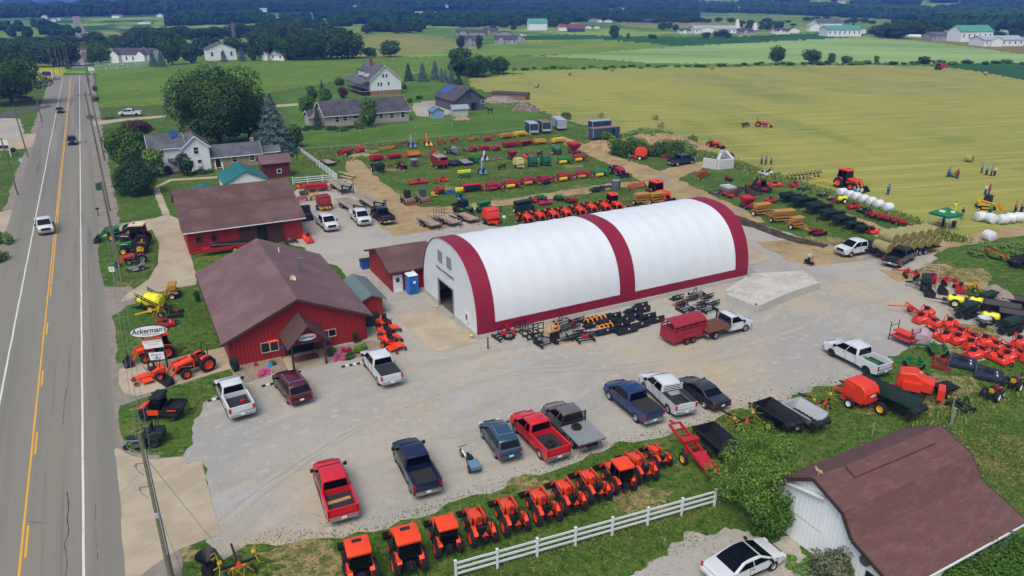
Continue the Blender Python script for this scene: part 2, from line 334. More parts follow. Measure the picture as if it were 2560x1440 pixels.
for k,off in enumerate((-.9,.9)):
 a,b,c=G(2330,618),G(2450,592),G(2700,548);strip('wheel_track',M_dirt,[q+Vector((0,off*1.3,0))for q in(a,b,c)],.7,5,.15,world=True)
M_patch=gmat('thin worn grass',['5e6034',('8f7f58',.9,.4,.6),('4b5c2a',1.6,.48,.62),('a08e66',3,.5,.7)],bump=.6,bscale=9)
for c,r in[((980,425),1.6),((1110,470),1.3),((1430,415),1.5),((2420,830),1.8),((2360,960),2.2),((2300,1000),1.2),((1600,1245),1.6),((480,965),1.0),((1330,1215),1.0),((2180,1010),1.5),((790,1440),1.6),((740,1385),1.3),((2420,880),1.6),((905,378),2.2),((1520,372),2.5),((1330,400),2),((2060,600),2),((2120,555),1.6),((460,1385),1),((2380,685),3)]:
 p=G(*c);sheet('bare_patch',M_patch,[(p.x+r*(1+.3*math.sin(5*t))*math.cos(t)*1.5,p.y+r*math.sin(t),0)for t in[i*.5 for i in range(12)]],3.4,.5,.4,world=True)
# road
for nm,m,o0,o1,lv in[('road_shoulder',M_shld,-7.4,8.2,4)]:
 strip(nm,m,[road_pt(s,(o0+o1)/2)for s in(-25,60,150,330)],o1-o0,lv,.3,world=True)
road=strip('road',M_asph,[road_pt(s,-.35)for s in(-25,40,100,160,240,330)],11.6,7,.06,world=True)
far_pts=[GT(*q)for q in((192,170),(203,150),(209,130),(211,112),(205,95),(200,80),(196,66),(192,52),(189,40))]
strip('road',M_asph,far_pts,8.5,40,world=True,follow=True,step=8)
pl=(G(125,360)-RB).dot(RN);pr=(G(200,360)-RB).dot(RN)
for off in(pl,pr):strip('edge_line',M_wline,[road_pt(s,off)for s in(-25,60,150,325)],.14,9,.02,world=True)
strip('centre_line',M_yline,[road_pt(s,-.1)for s in(-25,60,150,325)],.13,9,.015,world=True)
strip('centre_line',M_yline,[road_pt(s,.14)for s in(52,100,150,325)],.13,9,.015,world=True)
for y0,y1 in((1395,1313),(1135,1080),(966,925),(836,805),(738,715),(655,632)):
 a,b=G(60+(1440-y0)*.1,y0),G(60+(1440-y1)*.1,y1);s0=(a-RB).dot(RD);s1=(b-RB).dot(RD);strip('centre_line',M_yline,[road_pt(s0,.14),road_pt(s1,.14)],.13,9,world=True)
def crack(px,w=.05):
 o=strip('road_crack',M_crack,px,w,8.5,.04,step=.25)
crack([(168,1230),(172,1265),(168,1300),(172,1330),(163,1360),(168,1400),(164,1440)]);crack([(170,870),(174,900),(170,950),(163,1000),(158,1060)],.03)
crack([(60,545),(130,540),(200,538),(238,532)],.06);crack([(240,1260),(239,1330),(243,1400)],.02);crack([(20,1308),(60,1304),(120,1310)],.02)
# concrete
for nm,px,lv in[('concrete_apron',[(286,1121),(300,1124),(318,1136),(350,1146),(400,1150),(452,1143),(470,1160),(505,1152),(516,1200),(552,1336),(520,1346),(448,1374),(400,1402),(352,1442),(312,1442),(300,1250)],11),('concrete_apron',[(992,795),(1030,778),(1098,768),(1052,738),(1196,856),(1150,868),(1105,879),(1075,876)],11),('walkway',[(298,925),(320,914),(400,905),(480,885),(560,868),(578,905),(578,922),(500,945),(400,975),(345,990),(310,985),(298,960)],11),('entrance_slab',[(708,900),(734,868),(808,876),(829,905),(725,932)],12),('forecourt',[(300,560),(390,545),(420,535),(470,560),(476,640),(494,695),(490,712),(430,722),(300,755),(318,735),(370,700),(395,660),(398,610),(380,575),(255,592)],11),('sidewalk',[(383,477),(398,470),(425,535),(406,537)],12),('sidewalk',[(385,474),(430,452),(545,446),(545,441),(425,448),(380,470)],12),('driveway',[(-200,535),(0,530),(52,520),(40,572),(0,580),(-200,600)],5),('driveway',[(225,305),(300,297),(415,288),(415,293),(300,304),(232,315)],5),('driveway',[(-300,365),(0,335),(110,335),(105,362),(60,372),(-300,400)],5),('concrete_pad',[(1815,660),(1870,610),(1935,650),(1880,662)],11),('driveway',[(690,262),(745,258),(745,264),(690,268)],6)]:
 sheet(nm,M_conc,px,lv,.05,.6)
for px in[(-300,290),(0,295),(50,297),(62,330),(40,345),(-300,352)],[(1030,265),(1190,258),(1210,268),(1085,293),(1040,290)],[(1050,262),(1130,258),(1150,275),(1040,280)]:
 sheet('gravel_yard',M_gravel,px,6,.3)
sheet('gravel_driveway',M_gravel,[(1540,1460),(1600,1415),(1650,1385),(1700,1355),(1740,1332),(1800,1325),(1860,1340),(1915,1352),(1950,1340),(1990,1345),(2010,1400),(2040,1460),(1980,1560),(1500,1560)],6,.45,.25,js=1.7)
sheet('side_lane',mat('dark lane asphalt','4b4d50',.9),[(-300,290),(0,285),(60,272),(125,262),(132,268),(60,282),(0,297),(-300,305)],6.5)
sheet('side_lane',mat('dark lane asphalt','4b4d50',.9),[(90,203),(150,194),(152,199),(90,208)],6.5)
for px in[(578,925),(585,915),(700,885),(726,932),(690,935),(620,955),(590,950)],[(808,876),(917,850),(985,860),(960,880),(840,905)]:sheet('pebble_bed',M_peb,px,10,.08,.5)
sheet('garden_bed',M_mulch,[(500,1080),(501,1080),(501,1081)],3)
sheet('soil_patch',gmat('dark spilt soil',['3a332b',('5a5046',.8,.4,.7)]),[(1760,520),(1870,545),(1960,585),(2070,612),(2060,622),(1960,600),(1850,560)],7,.4,.5)
sheet('grass_island',M_grass,[(243,590),(300,572),(370,575),(392,610),(393,660),(365,700),(310,718),(262,715),(250,680)],6,.1,.6)
sheet('grass_island',M_grass,[(283,790),(318,765),(420,740),(482,715),(560,850),(480,878),(400,895),(345,908),(293,908),(290,850)],9,.12,.6)
sheet('grass_island',M_grass,[(300,1015),(345,1000),(480,955),(575,925),(583,942),(520,985),(490,1020),(478,1070),(482,1110),(440,1140),(370,1138),(330,1130),(300,1080)],9,.12,.6)
# ========= BUILDINGS
def face(O,a,x,y):
 v=(y-720)/FOC;dx,dy,dz=(x-1280)/FOC,CP-SP*v,-(SP+CP*v);ca,sa=math.cos(a),math.sin(a)
 k=(-sa*O[0]+ca*O[1])/(-sa*dx+ca*dy);X,Y,Z=k*dx,k*dy,CAMH+k*dz
 return(X-O[0])*ca+(Y-O[1])*sa,Z-O[2]
M_red=stripemat('barn red boards','8f2222','5e1717',.32,3,.7);M_redd=stripemat('dark red boards','63262a','401a1c',.3,3,.8)
M_white=mat('white trim paint','d4d8da',.6,var=.06);M_sid=stripemat('white siding','dde2e6','b4bcc2',.22,2,.6,.05)
M_glass=mat('dark window glass','1a2028',.12,var=0,spec=.8);M_dark=mat('dark opening','14110f',.95,var=.2)
M_shing=gmat('brown shingles',['5a4644',('6b5553',.35,.4,.65),('4a3836',9,.5,.75),('6f5c5a',5,.55,.75)],bump=.3,bscale=14,rough=.9)
M_shing2=gmat('mauve brown shingles',['6a5355',('765f61',.3,.4,.65),('58444a',9,.5,.75),('7c686a',5,.55,.75)],bump=.3,bscale=14,rough=.9)
M_shing3=gmat('mottled red brown shingles',['624846',('6d524b',1.6,.45,.65,(.5,1.6)),('575257',2.3,.58,.72,(.4,1.6)),('503a3b',8,.5,.75,(.4,2)),('775f57',6,.58,.78,(.3,2))],bump=.5,bscale=9,rough=.9)
M_rgrey=gmat('grey shingles',['50535b',('5f626a',.5,.4,.6),('42454c',8,.5,.75)],bump=.3,bscale=14,rough=.9)
M_rdark=gmat('charcoal shingles',['45434a',('52505a',.5,.4,.6)],bump=.2,rough=.9)
M_brick=gmat('tan brick',['a08a68',('8a7152',3,.45,.65,(.5,2)),('b5a27f',6,.5,.7,(.5,2))],bump=.3,rough=.9)
M_teal=stripemat('teal metal roof','1f6a6b','185556',.4,0,.4,.1);M_beige=stripemat('beige siding','a9a19c','8a837f',.2,2,.7,.05)
M_greyb=stripemat('slate grey boards','50565e','3c4147',.3,3,.7);M_blue=stripemat('pale blue boards','7f9cc0','66819f',.25,3,.7)
M_block=mat('concrete block','adaca5',.9,var=.18,vs=2,bump=.3);M_solar=mat('blue solar panel','2a4f80',.3,var=.1,spec=.8)
M_metroof=stripemat('pale metal roof','8d98a3','717c88',.4,0,.4,.08);M_greenroof=stripemat('green metal roof','4f9080','407a6c',.6,0,.5,.08)
M_chim=mat('chimney brick','7a4b38',.9,var=.3,vs=8)
def opening(root,w0,w1,z0,z1,side,L,D,kind='window',mt=None):
 """framed window, door or dark doorway on one wall of a building"""
 def pt(a,z,out):return{'f':(a,-out,z),'b':(a,D+out,z),'l':(-out,a,z),'r':(L+out,a,z)}[side]
 w0,w1=min(w0,w1),max(w0,w1);z0,z1=min(z0,z1),max(z0,z1);fr=.1 if kind in('window','door','white_door')else .05
 m=MB();t=.07
 def pc(a0,a1,b0,b1,o0,o1,mb):
  p=[pt(a0,b0,o0),pt(a1,b1,o1)];c=[(p[0][i]+p[1][i])/2 for i in range(3)];d_=[abs(p[0][i]-p[1][i])for i in range(3)];mb.box(c,d_)
 pc(w0-fr,w0,z0-fr,z1+fr,0.002,t,m);pc(w1,w1+fr,z0-fr,z1+fr,0.002,t,m);pc(w0,w1,z1,z1+fr,0.002,t,m);pc(w0,w1,z0-fr,z0,0.002,t+.03,m)
 if kind=='window' and z1-z0>.9:pc(w0,w1,(z0+z1)/2-.03,(z0+z1)/2+.03,.03,t,m)
 if kind=='slider':pc((w0+w1)/2-.04,(w0+w1)/2+.04,z0,z1,.03,t,m)
 nm='window' if kind in('window','slider')else 'door'
 f=m.build(nm,mt or M_white,root);q=MB();pc(w0,w1,z0,z1,.004,.03,q)
 if kind=='white_door':
  q.build('door_leaf',M_white,f);g=MB();pc(w0+.25,w1-.25,z0+1.1,z1-.25,.031,.045,g);g.build('pane',M_glass,f);h=MB();pc(w1-.15,w1-.1,z0+.9,z0+1.05,.03,.08,h);h.build('handle',M_dark,f)
 elif kind=='dark':q.build('doorway',M_dark,f)
 else:q.build('pane',M_glass,f)
 return f
def gable_roof(root,L,D,h,rise,ridge,ov,m,th=.14,name='roof',fascia=None,x0=0,y0=0):
 r=MB();a,b=(L,D)if ridge=='x' else(D,L)
 k=rise/(b/2);s=1/math.hypot(1,k)
 def tr(u,v,z):return(x0+u,y0+v,z)if ridge=='x' else(x0+v,y0+u,z)
 for sg in(1,-1):
  P0=[(-ov,b/2-sg*(b/2+ov),h-k*ov),(a+ov,b/2-sg*(b/2+ov),h-k*ov),(a+ov,b/2,h+rise),(-ov,b/2,h+rise)]
  lo=[tr(*p)for p in P0];hi=[tr(p[0],p[1],p[2]+th/s)for p in P0]
  fs=[(0,1,2,3),(7,6,5,4),(0,4,5,1),(1,5,6,2),(2,6,7,3),(3,7,4,0)]
  r.add(lo+hi,fs)
 o=r.build(name,m,root)
 if fascia:
  q=MB()
  for e in(-ov-.02,a+ov+.02):
   for sg in(1,-1):q.bar(tr(e,b/2-sg*(b/2+ov),h-k*ov+.02),tr(e,b/2,h+rise+.02),.05,.2)
  for sg in(1,-1):q.bar(tr(-ov,b/2-sg*(b/2+ov+.03),h-k*ov+.02),tr(a+ov,b/2-sg*(b/2+ov+.03),h-k*ov+.02),.06,.16)
  q.build('fascia',fascia,root)
 return o
def gable_walls(root,L,D,h,rise,ridge,m,name='wall',x0=0,y0=0,z0=0):
 w=MB()
 if ridge=='x':w.add([(x,y,z)for x in(0,L)for(y,z)in((0,z0),(D,z0),(D,h),(D/2,h+rise),(0,h))],[(4,3,2,1,0),(5,6,7,8,9),(0,5,9,4),(1,2,7,6),(0,1,6,5)])
 else:w.add([(x,y,z)for y in(0,D)for(x,z)in((0,z0),(L,z0),(L,h),(L/2,h+rise),(0,h))],[(0,1,2,3,4),(9,8,7,6,5),(0,4,9,5),(1,6,7,2),(5,6,1,0)])
 w.v=[(v[0]+x0,v[1]+y0,v[2])for v in w.v];return w.build(name,m,root)
def house(name,label,cat,O,ang,L,D,h,rise,ridge,wm,rm,ops=(),ov=.4,fascia=None,z=0.0,group=None):
 t=empty(name);t.location=(O[0],O[1],z);t.rotation_euler=(0,0,R(ang));tag(t,label,cat,group)
 gable_walls(t,L,D,h,rise,ridge,wm);gable_roof(t,L,D,h,rise,ridge,ov,rm,fascia=fascia)
 a=R(ang);u=Vector((math.cos(a),math.sin(a),0));w=Vector((-u.y,u.x,0));O=Vector((O[0],O[1],z))
 for o in ops:
  s,x1,y1,x2,y2=o[:5];kind=o[5]if len(o)>5 else 'window';mt=o[6]if len(o)>6 else None
  og=O+u*L if s=='r' else O;aa=a if s in 'fb' else a+PI/2
  p=face(og,aa,x1,y1);q=face(og,aa,x2,y2);cx=(p[0]+q[0])/2;hw=abs(p[0]-q[0])/2
  z0,z1=sorted((p[1],q[1]));
  if kind in('white_door','door','dark'):z0=.03
  lim=(L if s in 'fb' else D)-.2;cx=min(max(cx,hw+.2),lim-hw)
  opening(t,cx-hw,cx+hw,z0,z1,s,L,D,kind,mt)
 return t
# the shop
O=G(579,918);A28=R(28)
shop=house('shop_building','red boarded shop with mauve brown gable roof, gabled porch and oval sign beside the road','building',O,28,12.6,19.0,2.75,2.75,'y',M_red,M_shing2,[('f',655,882,694,851,'slider',mat('cream frame','b9ab98')),('f',804,845,838,822,'slider',mat('cream frame','b9ab98'))],ov=.6,fascia=mat('brown trim','40302c',.6))
M_btrim=mat('brown trim','40302c')
MB().box((6.3,.35-.36,1.15),(2.3,.06,2.2)).build('doorway',M_dark,shop)
pr=empty('porch');pr.parent=shop;tag(pr)
pr_o=MB()
for(x,y)in((4.85,-3.3),(7.75,-3.3),(4.85,-.15),(7.75,-.15)):pr_o.box((x,y,1.25),(.18,.18,2.5))
for a,b in(((4.6,-3.3,2.5),(8.0,-3.3,2.5)),((4.75,-3.6,2.5),(4.75,0,2.5)),((7.85,-3.6,2.5),(7.85,0,2.5))):pr_o.bar(a,b,.16,.22)
bpy.data.objects.remove(pr)
pr_o=pr_o.build('porch_frame',M_btrim,shop)
gw=MB();gw.add([(4.75,-3.35,2.62),(7.85,-3.35,2.62),(6.3,-3.35,4.1),(4.75,-3.2,2.62),(7.85,-3.2,2.62),(6.3,-3.2,4.1)],[(0,1,2),(5,4,3),(0,3,4,1),(1,4,5,2),(2,5,3,0)]).build('porch_gable',M_red,shop)
pm=stripemat('ribbed brown roof','57413f','382a28',.26,1,.5,.1)
rr=gable_roof(shop,3.1,3.9,2.6,1.55,'y',.35,pm,.07,'porch_roof',x0=4.75,y0=-3.55)
osg=MB();osg.lathe([(0,.0),(1,0),(1,.06),(0,.06)],n=28,axis='Y');osg.v=[(v[0]*.82,v[1]*1,v[2]*.3)for v in osg.v];osg=osg.build('oval_sign',mat('white sign face','d9dcdd',.4,var=0),shop);osg.location=(6.3,-3.43,3.02)
text("Ackerman's",.36,mat('navy lettering','16324f',.5,var=0),osg,(0,-.012,.0),(PI/2,0,0),shear=.35,sx=.95,off=.006)
osg2=text('OPEN',.34,mat('red neon tube','ff2a30',.5,var=0,emit=1.2),shop,(3.78,-.045,1.75),(PI/2,0,0),name='open_sign')
for(x,z,hh)in((9.9,0,2.5),(12.45,0,2.6)):pass
dp=MB();dp.bar((12.35,-.1,.1),(12.35,-.1,2.3),.1);dp.bar((12.35,-.1,2.3),(12.9,-.1,2.6),.1);dp.build('downspout',M_red,shop)
vt=MB();vt.cyl((8.8,9.3,4.3),(8.8,9.3,6.0),.12,n=10);vt.cyl((8.8,9.3,5.95),(8.8,9.3,6.1),.2,n=10);vt.build('flue_pipe',mat('galvanised steel','9aa0a5',.35,.8),shop)
v2=MB();v2.cyl((7.9,15.5,4.6),(7.9,15.5,5.5),.07,n=8);v2.build('vent_pipe',M_white,shop)
dm=MB();dm.lathe([(0,.05),(.2,.0),(.33,.1),(.34,.12),(.2,.05),(0,.08)],n=12);dm.tube([(0,0,0),(.2,0,-.3)],.02);dm=dm.build('satellite_dish',mat('cream enamel','c9b58c',.5),shop);dm.location=(7.2,5.6,5.35);dm.rotation_euler=(R(60),0,R(20))
dmt=MB().box((6.35,-1.35,.07),(2.2,1.2,.03)).build('door_mat',mat('rust red mat','6e4236',.95));dmt.location=O;dmt.rotation_euler=(0,0,A28);tag(dmt,'rust red rubber mat on the slab in front of the shop door','mat')
# lean shed behind the shop
def simple(name,label,cat,px,ang,L,D,h,rise,ridge,wm,rm,ops=(),**k):return house(name,label,cat,G(*px),ang,L,D,h,rise,ridge,wm,rm,ops,**k)
simple('storage_shed','narrow red shed with grey green ribbed roof squeezed behind the shop corner','shed',(905,798),28,2.3,6.2,2.0,.5,'y',M_red,stripemat('grey green metal roof','5f706f','4a5857',.4,1,.5,.1),ov=.35)
simple('long_barn','long red barn with brown gable roof and sliding brown doors','barn',(475,637),28,14.6,20.5,3.0,3.0,'x',M_red,M_shing,[('f',490,607,502,592,'window',M_red),('f',529,603,540,587,'window',M_red),('f',644,600,665,560,'dark',M_dark)],ov=.5,fascia=M_white)if False else None
def long_barn():
 O=G(475,637);t=empty('long_barn');t.location=O;t.rotation_euler=(0,0,A28);tag(t,'long red barn with brown roof and sliding brown doors, behind the shop','barn')
 L,D,h,xs=14.6,13.6,3.15,9.2
# asymmetric roof: a long front slope with a slight break, a short back slope
 pts=[(0,0),(D,0),(D,3.6),(9.0,6.25),(4.6,4.65),(0,h)]
 w=MB();w.add([(x,y,z)for x in(0,L)for(y,z)in pts],[(5,4,3,2,1,0),(6,7,8,9,10,11),(0,6,11,5),(1,2,8,7)]);w.build('wall',M_red,t)
 def rf(a,b,nm):
  r=MB();r.slab([(-.5,a[0],a[1]),(L+.5,a[0],a[1]),(L+.5,b[0],b[1]),(-.5,b[0],b[1])],.14);r.build(nm,M_shing,t)
 rf((-.6,2.97),(4.58,4.7),'roof');rf((4.62,4.72),(9.15,6.36),'roof');rf((9.0,6.4),(14.1,3.6),'roof')
 MB().bar((-.5,-.62,3.02),(L+.5,-.62,3.02),.08,.14).build('gutter',M_white,t)
 mb=mat('brown sliding door','3f2622',.8,var=.2)
 for a,b in((6.4,8.6),(9.9,12.0)):MB().box(((a+b)/2,-.09,1.5),(b-a,.07,3.0)).build('sliding_door',mb,t)
 MB().box((9.25,-.02,1.5),(1.3,.06,2.95)).build('doorway',M_dark,t);MB().bar((5.8,-.12,3.05),(12.6,-.12,3.05),.08).build('door_rail',mb,t)
 for x1,y1,x2,y2 in((490,607,502,592),(529,603,540,587)):
  p=face(O,A28,x1,y1);q=face(O,A28,x2,y2);opening(t,p[0],q[0],p[1],q[1],'f',L,D,'window',M_red)
 return t
long_barn()
simple('red_outbuilding','small red building with brown roof and white door against the fabric hall','building',(982,731),28,5.4,8.2,2.55,1.35,'x',M_red,M_shing,[('f',983,725,1000,688,'white_door')],ov=.45,fascia=M_btrim)
def hoop():
 O=G(1193,850);t=empty('fabric_hall');t.location=O;t.rotation_euler=(0,0,A28);tag(t,'long arched hall under white fabric with three maroon bands','hall')
 L,WD,HT,z0=35.3,14.2,8.0,.5
 def arc(a):
  th=PI*a;c,s=math.cos(th),math.sin(th);e=.82
  return WD/2*(1-math.copysign(abs(c)**e,c)),z0+(HT-z0)*abs(s)**.86
 n=56;nb=17;sub=6;bands=[(0,2.0,1),(16.9,18.9,1),(33.3,L,1)]
 white=mat('white fabric','cad1d6',.55,var=.07,vs=.5,spec=.3);mar=mat('maroon fabric','7e2136',.5,var=.06,vs=1,spec=.3)
 xs=sorted(set([round(L*i/(nb*sub),3)for i in range(nb*sub+1)]+[2.0,16.9,18.9,33.3]))
 def skin(a0,a1,x_lo,x_hi,m,nm,lift=0):
  X=[x for x in xs if x_lo-1e-6<=x<=x_hi+1e-6];aa=[a0+(a1-a0)*i/max(4,int(n*(a1-a0)))for i in range(max(4,int(n*(a1-a0)))+1)]
  V=[]
  for x in X:
   ph=(x/(L/nb))%1;sag=.05*math.sin(PI*ph)**.8 if 2<x<33.3 else .0
   for a in aa:
    y,z=arc(a);cy,cz=WD/2-y,3.0-z;l=math.hypot(cy,cz);k=(sag*math.sin(PI*a)**.5-lift)/l
    V.append((x,y+cy*k,z+cz*k))
  q=len(aa);F=[(i*q+j,(i+1)*q+j,(i+1)*q+j+1,i*q+j+1)for i in range(len(X)-1)for j in range(q-1)]
  mb=MB();mb.add(V,F);o=mb.build(nm,m,t,smooth=False);o.data.polygons.foreach_set('use_smooth',[True]*len(F));o.data.update()
 skin(.03,.97,2.0,16.9,white,'cover');skin(.03,.97,18.9,33.3,white,'cover')
 for a,b,_ in bands:skin(0,1,a,b,mar,'cover_band',.012)
 for(a0,a1)in((0,.03),(.97,1)):
  skin(a0,a1,2.0,16.9,mar,'cover_skirt');skin(a0,a1,18.9,33.3,mar,'cover_skirt')
 for y in(.15,WD-.15):
  bl=MB()
  for i in range(20):bl.box((L*(i+.5)/20,y,z0/2-.02),(L/20-.02,.5,z0))
  bl.build('foundation_wall',M_block,t)
# end wall with its door opening: front runs from the near foot (y=0) to the far foot
 def top(y):
  lo,hi=0.,.5
  for _ in range(30):
   mid=(lo+hi)/2
   if arc(mid)[0]<min(y,WD-y):lo=mid
   else:hi=mid
  return arc(lo)[1]
 for x,nm in((.12,'end_wall'),(L-.12,'back_wall')):
  mb=MB();d0,d1,dh=(5.8,9.6,3.15)if nm=='end_wall' else(99,99,0)
  ys=sorted(set([.05,.3,d0,d1,WD-.3,WD-.05]+[WD*i/40 for i in range(1,40)]));ys=[y for y in ys if y<=WD]
  for a,b in zip(ys,ys[1:]):
   zb=dh if d0-1e-6<=a<d1-1e-6 else .55
   mb.add([(x,a,zb),(x,b,zb),(x,b,top(b)-.03),(x,a,top(a)-.03),(x+.05,a,zb),(x+.05,b,zb),(x+.05,b,top(b)-.03),(x+.05,a,top(a)-.03)],[(3,2,1,0),(4,5,6,7),(0,1,5,4),(0,4,7,3),(1,2,6,5)])
  mb.build(nm,white,t)
 for a,b in((.4,5.6),(9.8,13.8)):MB().box((.16,(a+b)/2,.3),(.3,b-a,.56)).build('sill_wall',M_block,t)
 f=MB()
 for y in(5.75,9.65):f.box((.08,y,1.6),(.16,.12,3.2))
 f.box((.08,7.7,3.2),(.16,4.0,.12));f.build('door_frame',mat('grey steel frame','7c8286',.5),t)
 fl=MB().box((L/2,WD/2,.03),(L-.8,WD-.8,.05)).build('slab',mat('dark floor','55504a',.9),t)
 for(y0_,y1_)in((8.4,9.5),(6.05,7.15)):
  v=MB().box((.06,(y0_+y1_)/2,5.85),(.1,1.05,1.2)).build('vent',stripemat('grey louvre','82878c','5c6166',.12,2,.5),t)
 dw=empty('door');bpy.data.objects.remove(dw)
 dr=MB().box((.08,2.45,.95),(.06,1.0,2.0)).build('door',M_white,t);MB().box((.04,2.5,1.45),(.03,.35,.6)).build('pane',M_glass,dr);MB().box((.03,2.05,.95),(.05,.06,.18)).build('handle',M_dark,dr)
 blk=mat('black lettering','22262c',.5,var=0)
 for s_,z,tx in((.42,4.35,'WE SELL HOOP BUILDINGS'),(.22,3.95,'ASK US ABOUT FABRIC STRUCTURES'),(.2,3.68,'45 X 120')):
  if s_==.42:text(tx,s_,blk,t,(.105,7.9,z),(PI/2,0,-PI/2),sx=.9,off=.008)
 text('— — — — — — — —',.25,mat('grey lettering','70757c',.5,var=0),t,(.105,7.9,3.95),(PI/2,0,-PI/2),sx=.9);
 ft=MB().lathe([(0,0),(.16,0),(.2,.1),(.12,.16),(0,.16)],(-.4,.5,.3),'Z',10).build('lamp',mat('yellow lamp','d4b52a'),t)
 return t
hoop()
def white_barn():
 O=G(1941,1320);t=empty('gambrel_barn');t.location=O;t.rotation_euler=(0,0,A28);tag(t,'white gambrel barn with mottled red brown shingle roof in the near corner','barn')
 L=11.2;P0=[(1.3,2.3),(.1,3.7),(-2.13,5.15),(-4.3,4.3),(-5.15,3.05),(-8.2,1.95)]
 sd=MB();pts=[(1.05,0)]+[(1.05,2.5)]+[(p[0],p[1]-.12)for p in P0[1:5]]+[(-7.9,1.95),(-7.9,0)];pts[1]=(1.05,2.45)
 k=len(pts);sd.add([(x,y,z)for x in(.12,L-.3)for(y,z)in pts],[tuple(range(k)),tuple(range(k,2*k))[::-1]]+[(i,k+i,k+(i+1)%k,(i+1)%k)for i in range(k)])
 sd.build('wall',stripemat('white ribbed metal','e2e8ec','d0d8de',.28,3,.5,.03,bs=0),t)
 for i,(a,b)in enumerate(zip(P0,P0[1:])):
  r=MB();n=3;
  a2,b2=Vector((0,*a)),Vector((0,*b));e=(b2-a2).normalized()*.03;a2=a2-e*(i>0);b2=b2+e*(i<4)
  r.slab([(-.25,b2.y,b2.z),(L+.25,b2.y,b2.z),(L+.25,a2.y,a2.z),(-.25,a2.y,a2.z)],.12);r.build('roof',M_shing3,t)
 for x in(-.29,L+.29):
  vg=MB()
  for a,b in zip(P0,P0[1:]):vg.bar((x,a[0],a[1]+.02),(x,b[0],b[1]+.02),.07,.24)
  vg.build('verge_trim',M_btrim,t)
 rv=MB().slab([(2.2,-3.0,4.99),(9.6,-3.0,4.99),(9.6,-2.25,5.28),(2.2,-2.25,5.28)],.1).build('ridge_vent',M_shing3,t)
 hh=MB();hh.slab([(-.2,-2.9,4.2),(.1,-2.9,4.25),(.1,.2,3.55),(-.2,.2,3.5)],.1);hh.build('hay_door_hood',M_white,t)
 hd=MB();hd.box((.09,-2.0,2.9),(.05,2.1,2.0));hd.build('hay_door',stripemat('white boards','dde4e9','c9d1d8',.3,3,bs=0),t)
 MB().box((.1,-4.55,1.1),(.06,1.1,.7)).build('doorway',M_dark,t);MB().box((.1,-6.9,.8),(.06,1.6,1.6)).build('doorway',M_dark,t)
 dk=MB();dk.lathe([(0,0),(.32,0),(.32,.06),(0,.06)],(.04,-5.9,2.1),'X',14);dk.build('round_plaque',mat('grey tin disc','55585c',.7),t)
 gt=MB().bar((-.3,-8.25,1.93),(L+.3,-8.25,1.93),.1,.1).build('gutter',M_white,t)
 wv=MB();wv.cyl((0,0,0),(0,0,.3),.02);wv.slab([(-.02,-.25,.3),(-.02,.2,.28),(-.02,.3,.5),(-.02,.05,.42),(-.02,-.15,.48)],.03);wv=wv.build('weather_vane',mat('cream enamel','c9b58c'),t);wv.location=(.1,-2.13,5.28)
white_barn()
def farmhouse():
 C=G(530,424);A=A28;O=C-U*10.2
 t=empty('farmhouse');t.location=O;t.rotation_euler=(0,0,A);tag(t,'white two storey farmhouse with grey roof and tan brick wing behind the tall shrubs','house')
 gable_walls(t,5.6,5.6,4.8,2.0,'x',M_sid,x0=0,y0=.6);gable_roof(t,5.9,5.6,4.8,2.0,'x',.35,M_rgrey,x0=0,y0=.6,fascia=M_white)
 gable_walls(t,4.6,8.0,4.6,2.0,'y',M_sid,x0=5.6,y0=0);gable_roof(t,4.6,8.0,4.6,2.0,'y',.35,M_rgrey,x0=5.6,fascia=M_white,name='roof')
 gable_walls(t,9.6,5.5,2.3,1.7,'x',M_brick,x0=10.2,y0=.5);gable_roof(t,9.4,5.5,2.3,1.7,'x',.35,M_rgrey,x0=10.3,y0=.5,fascia=M_white)
 gable_walls(t,3.6,3.2,2.0,.8,'x',M_brick,x0=19.8,y0=2.5,name='wall');gable_roof(t,3.6,3.2,2.0,.8,'x',.3,M_rgrey,x0=19.9,y0=2.5,fascia=M_white)
 for(a,b,c,d,s,kd)in((7.5,8.3,3.3,4.5,0,'window'),(7.9,8.6,.9,2.1,0,'window'),(6.3,7.1,.9,2.1,0,'window')):opening(t,a,b,c,d,'f',10,8,kd)
 for(a,b,c,d,kd)in((11.1,12.0,.2,2.05,'door'),(14.2,15.1,1.0,2.0,'window'),(17.5,18.4,1.0,2.0,'window')):
  f=opening(t,a,b,c,d,'f',10,8,kd);f.location=(0,.5,0)
 f=opening(t,3.6,4.5,.05,2.05,'f',10,8,'white_door');f.location=(0,.6,0)
 gable_roof(t,2.4,1.3,2.35,.4,'x',.1,M_rgrey,x0=2.9,y0=-.7,th=.08,name='porch_roof')
 st=MB();st.box((4.05,-.1,.12),(1.8,1.2,.22));st.build('steps',mat('red brick step','6b3b34',.9),t)
 st=MB()
 for x in(10.9,12.2):st.bar((x,.3,1.1),(x,-1.0,.6),.1);st.box((x,-1.0,.35),(.12,.12,.7));st.box((x,.35,.6),(.12,.12,1.2))
 st.build('stair_rail',M_white,t)
 ch=MB().box((7.5,6.5,7.0),(.7,.6,1.2)).build('chimney',M_chim,t);MB().box((18.9,4.5,4.1),(.7,.6,1.3)).build('chimney',M_brick,t)
 sp=MB().box((0,0,0),(1.5,.06,1.5)).build('solar_panel',M_solar,t);sp.location=(4.6,2.6,6.9);sp.rotation_euler=(R(-35),0,R(25))
 MB().box((8.25,-.2,1.1),(.6,.4,.45)).build('air_conditioner',M_white,t)
farmhouse()
